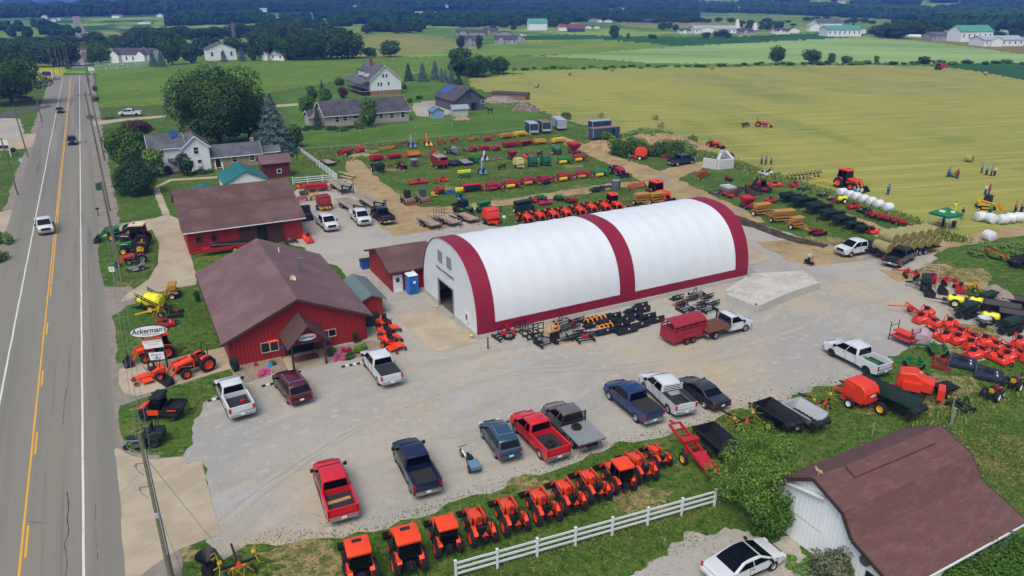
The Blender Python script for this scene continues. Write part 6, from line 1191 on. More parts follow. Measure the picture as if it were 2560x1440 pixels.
def person(shirt,legs,hat=None,lean=0.0,arms=0):
 t=thing('person');m=MB();A=.12
 def limb(p,rr):
  for(a,b),(r0,r1)in zip(zip(p,p[1:]),zip(rr,rr[1:])):m.cyl(a,b,r0,r1,8)
# one continuous body: rings from the feet up through legs, trunk, neck and head
 skin=mat('skin','b07c62',.6,var=.05);parts_=[]
 for sg in(-1,1):limb([(sg*.1,.1,.03),(sg*.11,0,.06),(sg*.11,0,.5),(sg*.09,.0,.92)],[.05,.06,.075,.1])
 m.lathe([(0,.84),(.15,.86),(.17,.98),(.15,1.1),(.19,1.35),(.17,1.46),(.06,1.5),(.06,1.54),(.1,1.6),(.105,1.68),(.07,1.77),(0,1.79)],n=12);
 for sg in(-1,1):limb([(sg*.2,0,1.42),(sg*.26,.02,1.15),(sg*.24,.12+.1*arms,.9+.2*arms)],[.06,.05,.04]);m.ico((sg*.24,.14+.1*arms,.86+.2*arms),.05)
 m.ico((0,.1,1.67),.02);m.build('body',skin,t,smooth=True)
 c=MB();c.lathe([(.19,.95),(.185,1.1),(.215,1.35),(.2,1.45),(.08,1.5)],n=12)
 for sg in(-1,1):c.cyl((sg*.2,0,1.44),(sg*.26,.02,1.17),.078,.068,8)
 c.build('shirt',shirt,t,smooth=True);p=MB();p.lathe([(.0,.86),(.18,.88),(.19,1.0)],n=12)
 for sg in(-1,1):p.cyl((sg*.1,0,.9),(sg*.12,0,.1),.12,.09,8)
 p.build('trousers',legs,t,smooth=True);h=MB()
 if hat:h.lathe([(.17,1.72),(.11,1.73),(.1,1.82),(0,1.84)],n=12);h.build('hat',hat,t)
 else:h.lathe([(.112,1.66),(.115,1.74),(.07,1.8),(0,1.81)],(0,-.015,0),n=12);h.build('hair',M_brn,t)
 s_=MB()
 for sg in(-1,1):s_.box((sg*.11,.05,.05),(.11,.28,.1))
 s_.build('shoes',M_blk,t);return t
# ========= PLACEMENT
def put(o,px,px2=None,deg=None,label=None,cat=None,group=None,z=0.0,s=None):
 """stand a thing on the ground under a photo point, facing another ground point or a heading in degrees"""
 p=G(*px)if px[1]>170 else GT(*px)
 if px2:q=G(*px2);a=math.atan2(q.y-p.y,q.x-p.x)-PI/2;p=(p+q)/2
 else:a=R((deg or 0)-90)
 o.location=(p.x,p.y,p.z+z+(.05 if z==0 else 0));o.rotation_euler=(0,0,a)
 if s:o.scale=(s,s,s)
 tag(o,label,cat,group);return o
pw,pr_,pn,pdb=paint('white car paint','c4c9cd'),paint('red car paint','c2202b'),paint('navy car paint','141f3d'),paint('slate blue car paint','29455a')
pmar,pcha,ptan,pbk,pbl=paint('maroon car paint','4f1420'),paint('charcoal car paint','2a2e34'),paint('taupe car paint','5f5a56'),paint('black car paint','15171b'),paint('deep blue car paint','17305c')
V=lambda*a,**k:make(vehicle,*a,**k)
CARS=[(('pickup',pr_,'open','crew'),(862,1312),(817,1183),'red pickup with an open bed holding a board, nearest the concrete apron','pickup truck'),(('pickup',pn,'open','crew'),(1073,1250),(1010,1128),'navy blue crew cab pickup with empty bed beside the orange tractors','pickup truck'),(('suv',pdb),(1275,1155),(1225,1080),'slate blue sport utility with silver roof rails','car'),(('pickup',pr_,'open','ext'),(1382,1144),(1312,1073),'red pickup carrying a spare tyre in its bed','pickup truck'),(('pickup',ptan,'flat','ext','chrome',0.0,M_gry),(1472,1128),(1382,1040),'taupe grey flatbed pickup with a brush guard','pickup truck'),(('pickup',pbl,'cover','crew'),(1628,1062),(1535,985),'deep blue pickup with a black bed cover','pickup truck'),(('pickup',pw,'open','crew','grey'),(1715,1048),(1618,958),'white crew cab truck with a tool body and rack, between blue pickup and dark sedan','pickup truck'),(('sedan',pcha),(1790,1022),(1718,972),'charcoal sedan at the end of the parked row','car'),(('pickup',pw,'cover','crew'),(985,975),(925,897),'white pickup with a black bed cover in front of the flower bed','pickup truck'),(('van',pmar),(758,1018),(706,950),'maroon minivan with roof rails at the parking sign','car'),(('pickup',pw,'open','ext'),(610,1052),(568,972),'white pickup with tools in its open bed near the grass island','pickup truck'),(('pickup',pw,'open','crew','black'),(2195,938),(2085,882),'white lifted pickup with black wheels by the red baler','pickup truck'),(('pickup',pw,'open','crew'),(800,552),(836,585),'white crew cab pickup parked left, facing the camera behind the barn','pickup truck'),(('pickup',pw,'open','crew'),(886,538),(918,572),'white crew cab pickup parked right, in front of the deck trailer','pickup truck'),(('pickup',pbk,'open','ext'),(972,563),(942,540),'black pickup next to the two white pickups','pickup truck'),(('pickup',pw,'open','crew'),(106,556),(122,598),'white pickup driving toward the camera on the road','pickup truck'),(('pickup',pw,'open','crew','black'),(352,289),(303,290),'white pickup parked on the lawn by the farmhouse driveway','pickup truck'),(('suv',pbk),(183,352),(181,368),'black car on the road, nearer of the two oncoming','car'),(('sedan',pcha),(151,275),(151,287),'dark grey car on the road at the side lane','car'),(('suv',pw),(209,168),(208,160),'white car on the road crest','car'),(('suv',pcha),(188,158),(187,164),'grey car coming over the road crest','car'),(('pickup',paint('dark blue car paint','1b2a45'),'open','crew'),(1682,414),(1722,408),'dark blue pickup in front of the white block wall','pickup truck'),(('pickup',pbk,'open','crew'),(2226,668),(2268,645),'black pickup beside the hay trailer','pickup truck'),(('sedan',pw),(1785,1458),(1925,1395),'white sedan with a black roof on the gravel drive','car'),(('sedan',pcha),(70,250),(55,250),'dark car parked under the left trees','car')]
for a,r_,f_,lb,ct in CARS:
 o=put(V(*a),r_,f_,label=lb,cat=ct,group='parked cars and trucks')
 if 'tool body' in lb:
  for s_ in(-1,1):MB().box((s_*.78,-1.85,1.34),(.4,2.1,.07)).build('tool_box',M_liner,o)
  m=MB()
  for z in(1.45,1.6,1.75,1.9):m.box((0,-.86,z),(1.7,.05,.05))
  for x in(-.85,.85):m.box((x,-.86,1.6),(.07,.07,.75))
  m.build('headache_rack',pw,o)
 if 'black roof' in lb:MB().prism([(-1.0,1.31),(-.4,1.44),(.2,1.42),(.68,1.24),(.7,1.29),(.25,1.462),(-.4,1.482),(-1.0,1.372)],.64).build('roof_panel',M_gl,o)
ws=put(V('pickup',pw,'flat','reg','grey',0.0,M_brn),(1765,842),(1850,820),label='white regular cab truck with a rusty flat deck towing the red stock trailer',cat='truck')
ws=put(V('pickup',pw,'flat','crew','grey',0.0,M_blk),(2180,628),(2102,640),label='white crew cab truck with a black flatbed hitched to the hay trailer',cat='truck')
# loose things carried in pickup beds
def cargo(nm,lb,ct,mb,m,px,z,rz=0):o=mb.build(nm,m);p=G(*px,z);o.location=(p.x,p.y,z);o.rotation_euler=(0,0,R(rz));return tag(o,lb,ct)
cargo('plank','wooden board lying in the bed of the red crew pickup','board',MB().box((0,0,.04),(1.5,.28,.05)),mat('fresh timber','a8834c'),(848,1252),.88,28)
sp=MB();sp.lathe([(.2,0),(.36,0),(.4,.12),(.36,.24),(.2,.24)],n=16,close=True);cargo('spare_tyre','spare tyre lying in the bed of the smaller red pickup','tyre',sp,M_tyre,(1376,1112),.9)
sp=MB();sp.lathe([(.2,0),(.36,0),(.4,.12),(.36,.24),(.2,.24)],n=16,close=True);cargo('spare_tyre','spare wheel on the deck of the taupe flatbed pickup','tyre',sp,M_tyre,(1441,1070),1.15)
cargo('hand_tools','blue and yellow hand tools in the bed of the white pickup','tools',MB().bar((-.3,0,0),(.4,.3,0),.05).box((.45,.3,.02),(.2,.2,.06)),M_bluem,(592,1022),.9,20);
sp=MB();sp.lathe([(0,0),(.16,0),(.16,.3),(0,.32)],n=10);cargo('cooler_jug','red water jug in the bed of the white pickup','jug',sp,M_red3,(607,1008),.88)
cargo('green_implement','green machine part lying in the bed of the lifted white pickup','machine part',MB().box((0,0,.12),(1.3,.7,.2),top=(.7,.6)).bar((-.6,.2,.2),(.6,-.1,.3),.08),M_grn,(2176,906),.9,130)
cargo('timber_pile','loose timber offcuts in the tool body of the white truck','timber',MB().box((0,0,.05),(1.5,.12,.06),rz=.2).box((.1,.2,.08),(1.3,.1,.06),rz=-.15).box((-.1,-.2,.06),(1.2,.14,.06),rz=.4),mat('fresh timber','a8834c'),(1690,1012),.9,120)
T_=lambda**k:make(tractor,**k)
# near row of orange tractors, seen from behind
FRONT=[((903,1452),dict(cab=True,s=1.0),'orange cab tractor nearest the camera at the left end of the front row'),((1023,1424),dict(cab=True,s=1.04),'second orange cab tractor in the front row, with roof hatch and offset triangle'),((1120,1382),dict(cab=True,s=.88),'third tractor of the front row, smaller with an orange cab roof'),((1207,1356),dict(s=.9),'fourth tractor of the front row, first one with an open seat'),((1288,1328),dict(s=.9),'fifth tractor of the front row, open seat'),((1367,1303),dict(s=.9),'sixth tractor of the front row, open seat'),((1432,1277),dict(s=.88),'seventh tractor of the front row, open seat'),((1493,1250),dict(s=.88),'eighth tractor of the front row, open seat just left of a cab'),((1556,1227),dict(cab=True,s=.87),'ninth tractor of the front row, a cab between open tractors'),((1611,1201),dict(s=.87),'tenth tractor of the front row, open seat right of the cab'),((1656,1169),dict(s=.68),'smallest orange tractor at the right end of the front row')]
for px,kw,lb in FRONT:
 o=T_(**kw);put(o,px,deg=111,label=lb,cat='tractor',group='orange tractors in the front row');o.location+=Vector((math.cos(R(111)),math.sin(R(111)),0))*.6
BACK=[(1293,546),(1323,541),(1357,537),(1389,533),(1424,527),(1453,520),(1487,517)]
for i,(x,y)in enumerate(BACK):put(T_(s=.95,smv=False),(x,y),(x+37,y+19),label='%s open orange tractor with a loader in the row behind the fabric hall'%('leftmost','second','third','middle','fifth','sixth','seventh')[i],cat='tractor',group='orange tractors behind the fabric hall')
put(T_(cab=True,s=1.0,smv=False),(1514,514),(1552,532),label='orange cab tractor ending the row behind the fabric hall',cat='tractor',group='orange tractors behind the fabric hall')
put(T_(cab=True,s=1.3,smv=False),(1618,492),(1668,508),label='large orange cab tractor beside the two tan seed drills',cat='tractor')
put(T_(cab=True,s=1.35,smv=False),(2082,462),(2150,478),label='large orange cab tractor in the hay field hitched to a long harrow',cat='tractor')
put(T_(s=1.0,smv=False,bucket=1.6),(1885,316),(1920,318),label='orange tractor with roll bar pulling a rake across the hay field',cat='tractor');put(T_(s=.95,smv=False),(1765,366),(1800,371),label='orange tractor at the end of the weedy mound',cat='tractor')
put(T_(cab=True,s=1.2,smv=False,loader=False,col=M_red3),(2337,172),(2352,177),label='far red cab tractor at the top edge of the hay field',cat='tractor');put(make(round_baler,M_red3),(2358,172),deg=10,label='red baler trailing the far tractor on the hay field',cat='baler')
put(T_(s=1.1,col=M_mag,smv=False,rim=M_gry),(1518,428),(1565,445),label='magenta red loader tractor at the dirt crossing',cat='tractor')
put(T_(s=1.08,smv=False),(536,912),(440,948),label='orange loader tractor on the walkway by the roadside sign',cat='tractor');put(T_(cab=True,s=1.0,smv=False),(438,884),(350,905),label='orange cab tractor half hidden behind the roadside sign',cat='tractor')
put(T_(s=1.25,col=M_grn,rim=M_yel,smv=False),(338,592),(275,600),label='green loader tractor with yellow seat at the roadside display',cat='tractor');put(T_(cab=True,s=1.25,col=M_plum,roof=M_cream,loader=False,smv=False,rim=M_red2),(372,612),(312,615),label='old plum coloured cab tractor with a cream roof',cat='tractor')
put(T_(s=1.15,col=M_grn,rim=M_yel,loader=False,old=True,rops=False,smv=False),(368,630),(310,634),label='antique green tractor with yellow wheels',cat='tractor');put(T_(s=.85,col=M_mag,loader_col=M_or,smv=False,rim=M_gry),(368,652),(312,662),label='small dark pink tractor with an orange bucket',cat='tractor')
put(make(mower,M_gry),(362,672),(326,680),label='old grey lawn tractor with a wide deck',cat='mower')
MW=lambda c=None,s=1.0:make(mower,c,s)
for px,p2,lb in[((395,945),(360,955),'orange zero turn mower under the roadside sign'),((965,862),(1000,880),'front orange mower of the trio beside the shop'),((958,842),(990,858),'middle orange mower of the trio beside the shop'),((955,820),(985,832),'rear orange mower with tall roll bar beside the shop')]:
 put(MW(M_or,1.25),px,p2,label=lb,cat='mower',group='orange zero turn mowers')
put(make(utv),(450,1042),(362,1042),label='black and red utility vehicle on the grass island',cat='utility vehicle');put(make(mower,M_dgrn,1.35),(395,1106),(345,1112),label='dark green mower behind the near utility pole',cat='mower')
def yellow_sprayer():
 t=thing('field_sprayer');m=MB();m.lathe([(0,-1.1),(.5,-1.05),(.75,-.8),(.78,0),(.75,.8),(.5,1.05),(0,1.1)],(0,0,1.2),'Y',16);m.build('tank',M_byel,t,smooth=True);m=MB();m.lathe([(0,-.35),(.3,-.3),(.4,0),(.3,.3),(0,.35)],(0,1.7,1.0),'Y',12);m.build('rinse_tank',M_byel,t,smooth=True)
 m=MB();m.box((0,0,.5),(1.2,3.4,.12));
 for sg in(-1,1):
  m.bar((sg*.8,-1.3,.8),(sg*.9,1.5,1.9),.08);m.bar((sg*.8,-1.3,1.1),(sg*.9,1.5,2.15),.06)
  for k in range(6):m.bar((sg*.82,-1.1+.45*k,.9+.18*k),(sg*.84,-.9+.45*k,1.2+.18*k),.04)
 m.build('folded_boom',M_blk,t)
 for sg in(-1,1):wheel(t,sg*.85,-.2,.5,.3,M_yel)
 return t
put(yellow_sprayer(),(425,782),(355,772),label='yellow tank sprayer with folded booms on the grass by the shop',cat='sprayer');put(make(seed_drill,M_gold,1.0,1.6),(435,742),deg=200,label='tan seed drill at the drive behind the yellow sprayer',cat='seed drill')
put(make(tine_machine,1.0,M_yel,M_yel,4,3.2,'hay_rake'),(400,790),deg=200,label='yellow wheel rake in front of the sprayer',cat='rake');put(make(rotary_cutter,M_red3,.9),(415,815),deg=210,label='red rotary cutter on the grass above the sign',cat='implement');put(make(attachment,1.4,M_blk,M_red2,1),(440,790),deg=200,label='black toolbar beside the yellow rake',cat='implement')
put(make(attachment,1.3,M_dgrn,None,2),(362,770),deg=200,label='dark green post digger left of the yellow sprayer',cat='implement')
put(make(tine_machine,1.0,M_blk,M_yel,4,4.0),(600,1438),deg=120,label='black and yellow tedder cut by the bottom edge',cat='tedder')
sp=thing('cone_spreader');m=MB();m.lathe([(.1,.6),(.6,1.3),(.62,1.35),(.1,.7)],n=16,close=True);m.build('hopper',M_blk,sp);m=MB();m.box((0,0,.35),(.6,.6,.5));m.bar((-.4,.3,.1),(-.4,.3,.9),.06);m.bar((.4,.3,.1),(.4,.3,.9),.06);m.build('frame',M_blk,sp);put(sp,(524,1435),deg=0,label='black cone spreader at the bottom edge',cat='implement')
# right foreground: tedders, spreaders, balers on the grass
put(make(round_baler,M_or2,.95),(2135,1008),deg=118,label='orange round baler beyond the long black spreader',cat='baler');put(make(spreader,M_dgrn,1.15,4.4,M_yel),(2205,1018),deg=122,label='long dark spreader with slatted floor and yellow wheels',cat='spreader')
put(make(spreader,M_blk,1.0,3.0,M_yel),(1785,1128),deg=112,label='black spreader box left of the tedder',cat='spreader');put(make(spreader,M_blk,1.0,3.0,M_yel),(1935,1062),deg=118,label='black spreader box partly behind the big bush',cat='spreader')
put(make(tine_machine),(1855,1075),deg=118,label='tedder with yellow tines and orange triangle by the big bush',cat='tedder');put(make(tine_machine),(2050,1028),deg=118,label='tedder with yellow tines left of the round baler',cat='tedder')
put(make(spreader,M_gal,1.05,2.6,M_cream),(2005,1062),deg=118,label='galvanised lime spreader with spinner discs',cat='spreader')
def elevator():
 t=thing('bale_stacker');m=MB()
 for sg in(-1,1):m.bar((sg*.45,-2.4,.4),(sg*.45,2.6,1.5),.12,.2)
 for i in range(9):f=i/8;m.bar((-.45,-2.4+5*f,.4+1.1*f),(.45,-2.4+5*f,.4+1.1*f),.1)
 m.build('chute',M_red3,t);m=MB();m.box((0,-1.2,.75),(.8,1.6,.08),rx=.2);m.box((0,.6,1.3),(1.3,.5,.25));m.bar((-.5,.2,.4),(-.5,.6,1.4),.12);m.bar((.5,.2,.4),(.5,.6,1.4),.12);m.bar((0,2.6,1.5),(0,3.2,1.4),.14);m.build('frame',M_red3,t)
 for sg in(-1,1):wheel(t,sg*1.0,-.2,.46,.28,M_yel)
 m=MB();m.slab([(-.2,-2.5,.6),(.2,-2.5,.6),(0,-2.5,.95)],.03);m.build('warning_triangle',M_orange,t);return t
put(elevator(),(1733,1150),deg=112,label='red bale accumulator chute on yellow wheels at the tractor row end',cat='implement')
def big_red():
 t=thing('fertiliser_spreader');m=MB();m.prism([(-1.2,.9),(1.3,.9),(1.5,1.5),(1.3,2.2),(.2,2.4),(-.6,1.9),(-1.3,1.7)],.75,inset=.1);m.build('housing',M_or2,t,smooth=True);m=MB();m.box((1.0,-.9,1.0),(1.2,.9,.8),top=(.8,.8));m.box((0,-1.9,.9),(1.3,.5,.9));m.box((-.9,.3,1.3),(.4,1.4,.7));m.build('side_boxes',M_or2,t)
 for sg in(-1,1):wheel(t,sg*.95,-.3,.45,.3,M_gry)
 m=MB();m.bar((0,1.3,.7),(0,2.6,.5),.14);m.build('drawbar',M_or2,t);m=MB();m.cyl((.3,-.2,2.0),(.3,-.2,2.2),.12);m.build('beacon',M_yel,t);return t
put(big_red(),(2282,992),deg=150,label='bright orange square baler right of the dark spreader',cat='baler')
def cart():
 t=thing('dump_cart');m=MB();m.add([(-.4,-.7,.5),(.4,-.7,.5),(.4,.6,.5),(-.4,.6,.5),(-.65,-1.0,.95),(.65,-1.0,.95),(.65,.9,.95),(-.65,.9,.95),(-.6,-.95,.93),(.6,-.95,.93),(.6,.85,.93),(-.6,.85,.93),(-.35,-.65,.55),(.35,-.65,.55),(.35,.55,.55),(-.35,.55,.55)],[(3,2,1,0),(0,1,5,4),(1,2,6,5),(2,3,7,6),(3,0,4,7),(4,5,9,8),(5,6,10,9),(6,7,11,10),(7,4,8,11),(9,8,12,13),(10,9,13,14),(11,10,14,15),(8,11,15,12),(12,13,14,15)]);m.build('tub',M_blk2,t)
 for sg in(-1,1):wheel(t,sg*.5,-.1,.25,.16,M_yel)
 m=MB();m.bar((0,.6,.45),(0,1.6,.4),.06);m.build('drawbar',M_blk,t);return t
put(make(cart),(2358,990),deg=20,label='black tub dump cart on yellow wheels',cat='cart');put(make(attachment,1.5,M_blk,M_dgrn,1),(2400,1022),deg=20,label='small black box scraper near the old fence',cat='implement')
for px,lb in[((2405,912),'upper dark blue rotary cutter on the grass'),((2470,942),'lower dark blue rotary cutter on the grass')]:put(make(rotary_cutter,mat('dark blue deck paint','28303f',.5),1.2,2.2),px,deg=150,label=lb,cat='implement',group='dark rotary cutters')
put(make(disc_harrow,M_grn,1.0,2.4),(2285,918),deg=150,label='green disc harrow with cone hubs on the grass',cat='disc harrow');put(make(disc_harrow,M_grn,1.0,2.6),(2345,884),deg=150,label='green disc harrow beside the plastic wrapped pallet',cat='disc harrow');put(make(disc_harrow,M_grn,.8,2.0),(2300,950),deg=150,label='green disc harrow behind the orange square baler',cat='disc harrow')
put(make(attachment,1.8,M_red2,M_red2,1),(2352,915),deg=150,label='dark red crate shaped tiller frame on bare soil',cat='implement')
put(T_(s=.7,col=M_red2,rim=M_lamp,loader=False,old=True,rops=False,smv=False),(2470,1002),(2490,988),label='small antique red tractor with white wheels',cat='tractor');put(T_(s=.72,col=M_rust,rim=M_lamp,loader=False,old=True,rops=False,smv=False),(2522,978),(2545,962),label='rusty antique tractor with a sickle bar at the right edge',cat='tractor')
# the crowded orange implements at the right
RI=[(2335,812,0),(2372,818,1),(2330,838,0),(2362,852,1),(2400,836,0),(2392,858,1),(2432,850,0),(2425,872,1),(2460,862,1),(2455,884,0),(2490,870,0),(2430,896,1),(2484,896,1),(2520,880,0),(2515,902,1),(2552,892,0),(2545,864,1),(2300,806,1),(2295,855,0),(2315,790,1),(2570,905,1),(2500,905,0)]
for i,(x,y,k)in enumerate(RI):
 o=make(tiller,M_or2,1.0,1.6)if k else make(rotary_cutter,M_or2,.92,1.7)
 put(o,(x,y),deg=118+random.uniform(-9,9),label='orange red %s in the crowded implement display at the right edge'%('tiller' if k else 'rotary cutter'),cat='implement',group='orange tillers crowded at the right' if k else 'orange cutters crowded at the right')
put(make(side_rake,M_or2,1.0,M_or2,2.0),(2280,790),deg=150,label='folded orange disc mower arm at the tip of the implement display',cat='implement')
o=thing('wrapped_pallet');m=MB();m.ico((0,0,.8),(.9,.9,.95),jit=.12,n=10,k=6);m.build('plastic_film',mat('hazy pink film','a58e98',.25,var=.25,vs=3),o);MB().box((0,0,.06),(1.3,1.3,.12)).build('pallet',M_wood,o);put(o,(2300,862),deg=30,label='pallet wrapped in cloudy plastic film',cat='pallet')
o=thing('steel_rack');m=MB()
for x in(-1.1,1.1):
 for y in(-.6,.6):m.bar((x,y,0),(x,y,1.9),.06)
 for z in(.5,1.5):m.bar((x,-.6,z),(x,.6,z),.05)
for y in(-.6,.6):m.bar((-1.1,y,.5),(1.1,y,.5),.05)
m.build('frame',mat('navy rack paint','23305e'),o);MB().box((0,0,.56),(2.0,1.1,.1)).build('lower_blade',M_or2,o);MB().box((0,0,1.1),(1.8,1.0,.1)).build('upper_blade',M_or2,o);put(o,(2256,858),deg=28,label='navy steel rack holding orange blades',cat='rack')
# dark green drills and sprayers at right
for px,d_,w,lb in[((2415,792),118,2.6,'dark green drill seeder nearest the orange implements'),((2465,765),118,2.6,'dark green drill seeder behind the first yellow tank'),((2522,832),118,2.6,'dark green drill seeder at the right edge, lower'),((2310,722),150,2.2,'dark green drill seeder by the wooden crate frame')]:put(make(seed_drill,M_dgrn,1.0,w*.85,M_blk),px,deg=d_,label=lb,cat='seed drill',group='dark green drill seeders')
for px,lb in[((2385,765),'yellow tank of a small mounted sprayer, leftmost'),((2440,770),'yellow sprayer tank in the middle of the green drills'),((2472,808),'yellow sprayer tank beside the white cone spreader')]:
 o=make(tank_cart,M_byel,M_blk,.55);put(o,px,deg=150,label=lb,cat='sprayer',group='small yellow tank sprayers')
sp=thing('cone_spreader');m=MB();m.lathe([(.12,.4),(.62,1.0),(.64,1.04),(.12,.48)],n=16,close=True);m.build('hopper',mat('pale grey plastic','a9b0bb'),sp);MB().box((0,0,.25),(.5,.5,.4)).build('frame',M_blk,sp);put(sp,(2456,818),deg=0,label='pale cone spreader beside the green drills',cat='implement')
for i,(x,y)in enumerate([(2500,790),(2540,812),(2545,776)]):put(make(spreader,M_blk,.95,3.6,M_blk),(x,y),deg=150,label=('long black spreader left of the pair by the green drills','long black spreader cut by the right edge, lower','long black spreader cut by the right edge, upper')[i],cat='spreader',group='long black spreaders by the green drills')
o=thing('crate_frame');m=MB()
for x in(-1.6,-.5,.6,1.6):
 for y in(-.7,.7):m.bar((x,y,0),(x,y,1.8),.09)
 m.bar((x,-.7,1.8),(x,.7,1.8),.08)
for y in(-.7,.7):
 for z in(.1,.95,1.8):m.bar((-1.6,y,z),(1.6,y,z),.09)
 for a,b in((-1.6,-.5),(-.5,.6),(.6,1.6)):m.bar((a,y,.1),(b,y,1.8),.07)
m.build('timber_frame',mat('pinkish timber','a88374'),o);put(o,(2322,708),deg=150,label='open timber shipping crate around red machinery',cat='crate')
put(make(disc_harrow,M_red3,1.0,2.6),(2278,692),deg=150,label='red planter with white and yellow hoppers by the black pickup',cat='planter');put(make(disc_harrow,M_red3,1.0,2.2),(2375,712),deg=150,label='red mower heap right of the timber crate',cat='implement');put(make(tiller,M_red3,1.2,2.2),(2330,702),deg=150,label='red tiller inside the timber crate',cat='implement');put(make(tiller,M_red3,1.2,2.0),(2400,728),deg=150,label='red tiller right of the timber crate',cat='implement')
put(make(tine_machine,1.0,M_yel,M_yel,4,3.4),(2432,728),deg=150,label='yellow hay rake behind the crate row',cat='rake');put(make(attachment,1.6,M_rust,M_yel,1),(2400,755),deg=150,label='rusty golden cultivator by the first yellow tank',cat='implement');put(make(bucket,1.9,1.2),(2322,738),deg=-30,label='black plow blade in front of the timber crate',cat='implement');put(make(bucket,1.7,1.1),(2355,732),deg=-30,label='black scraper box right of the plow blade',cat='implement')
for i,(x,y)in enumerate([(2480,752),(2505,766)]):
 o=thing('covered_machine');m=MB();m.ico((0,0,.8),(1.6,1.0,.9),jit=.08,n=10,k=6);m.build('tarp',mat('tan tarp','8d8071',.9,var=.15),o);MB().box((0,0,.1),(2.4,1.3,.15)).build('skid',M_wood,o);put(o,(x,y),deg=-30,label=('tan tarp over a machine behind the green drills, left','tan tarp over a machine behind the green drills, right')[i],cat='covered machine')
put(make(spreader,M_blk,.9,2.6,M_yel),(2552,668),deg=20,label='black spreader alone near the right edge',cat='spreader')
o=make(side_rake,M_red2,1.0,M_yel,3.6);put(o,(2490,645),deg=160,label='red hay elevator with yellow guards on the grass at right',cat='implement')
# bales
RBL=[(1342,219),(1424,189),(1530,178),(1780,174),(1820,168),(2050,162),(2099,166),(2328,164),(2463,188),(1502,293),(1638,299),(1652,318),(2421,405),(2383,442)]
wh=['left of the field near the paddock','behind the left end of the field','second along the back edge','third along the back edge','fourth along the back edge','fifth along the back edge','sixth along the back edge','half hidden by the far red tractor','by the maize corner at right','near the blue container','upper of the pair above the mound','lower of the pair above the mound','alone on the open field at right','being looked at by three people']
for(x,y),w in zip(RBL,wh):put(make(round_bale),(x,y),deg=random.choice((10,40,60)),label='round hay bale %s'%w,cat='hay bale',group='round bales on the hay field')
for i,(x,y)in enumerate([(2103,492),(2121,498),(2138,503),(2156,509),(2175,515),(2193,522),(2217,530)]):put(make(round_bale,True),(x,y),deg=105,label='%s white wrapped bale of the line along the hay field edge'%('first','second','third','fourth','fifth','sixth','seventh')[i],cat='wrapped bale',group='white wrapped bales')
for i,(x,y)in enumerate([(2448,553),(2475,558),(2504,560),(2524,557),(2543,555),(2577,550)]):put(make(round_bale,True),(x,y),deg=(100,10,95,60,80,90)[i],label='%s white wrapped bale in the group right of the green tent'%('leftmost','second','third','fourth','fifth','rightmost')[i],cat='wrapped bale',group='white wrapped bales')
put(make(round_bale,True),(2470,602),deg=10,label='lone white wrapped bale by the two track lane',cat='wrapped bale')
# hay trailer
ht=thing('hay_trailer');HL=9.6;MB().box((0,0,.85),(2.5,HL,.12)).build('deck',M_blk,ht);m=MB();m.bar((-.8,-HL/2,.68),(-.8,HL/2+.5,.68),.14,.2);m.bar((.8,-HL/2,.68),(.8,HL/2+.5,.68),.14,.2);m.build('frame',M_blk,ht)
m=MB();m.bar((0,HL/2,.9),(0,HL/2+.6,1.5),.3);m.bar((0,HL/2+.6,1.5),(0,HL/2+2.4,1.5),.25);m.build('gooseneck',M_blk,ht)
for sg in(-1,1):
 for y in(-2.2,-1.2):wheel(ht,sg*1.1,y,.4,.24,M_gry)
pa,pb=G(2330,624),G(2192,648);hd_=(pb-pa).normalized();ha=math.atan2(hd_.y,hd_.x);ht.location=(pa+pb)/2;ht.rotation_euler=(0,0,ha-PI/2);tag(ht,'long black gooseneck trailer loaded with two tiers of round bales','trailer')
nn=Vector((-hd_.y,hd_.x,0));c0_=(pa+pb)/2
for tier,n in((0,7),(1,6)):
 for i in range(n):
  o=make(round_bale,False,1.45,2.2);q=c0_+hd_*((i-(n-1)/2)*1.42);o.location=(q.x,q.y,.93+tier*1.22);o.rotation_euler=(0,0,ha+PI/2)
  tag(o,'round hay bale in the %s tier on the long trailer, %s from the truck end'%(('lower','upper')[tier],('seventh','sixth','fifth','fourth','third','second','first')[i if tier==0 else i+1]),'hay bale','round bales on the hay trailer')
# fences
M_wf=mat('white vinyl','ccd3d8',.5,var=.04)
def fence(name,label,pts,step,h,rails,m,pw_=.13,rw=.14,mesh=False,rail_m=None):
 t=empty(name);P=[G(*q)for q in pts];t.location=P[0];tag(t,label,'fence');o=P[0]
 for a,b in zip(P,P[1:]):
  L=(b-a).length;n=max(1,round(L/step));u=(b-a)/n
  for i in range(n+(b is P[-1])):
   q=a+u*i-o;m_=MB();m_.box((q.x,q.y,h/2),(pw_,pw_,h),rz=math.atan2(u.y,u.x));m_.box((q.x,q.y,h+.02),(pw_*1.25,pw_*1.25,.05),rz=math.atan2(u.y,u.x));m_.build('post',m,t)
  for z in rails:MB().bar((a-o)+Vector((0,0,z)),(b-o)+Vector((0,0,z)),min(.045,rw),rw).build('rail',rail_m or m,t)
 return t
fence('rail_fence','white three rail vinyl fence in front of the tractor row',[(1140,1449),(1785,1266)],2.45,1.35,(.42,.8,1.18),M_wf)
fence('rail_fence','white rail fence running up behind the long barn',[(843,452),(748,382)],2.4,1.35,(.3,.65,1.0,1.25),M_wf);fence('rail_fence','white rail fence with a gate beside the long barn',[(733,462),(843,452)],2.4,1.35,(.4,.8,1.18),M_wf)
fence('rail_fence','near white fence at the corner of the pasture',[(237,178),(372,166)],6,1.4,(.5,1.2),M_wf,.25,.2);fence('rail_fence','far white fence in front of the brown roofed farmhouse',[(240,167),(372,160)],6,1.4,(.5,1.2),M_wf,.25,.2);fence('rail_fence','short white fence by the rounded dark tree',[(450,160),(474,159)],5,1.2,(.5,1.1),M_wf,.2,.2)
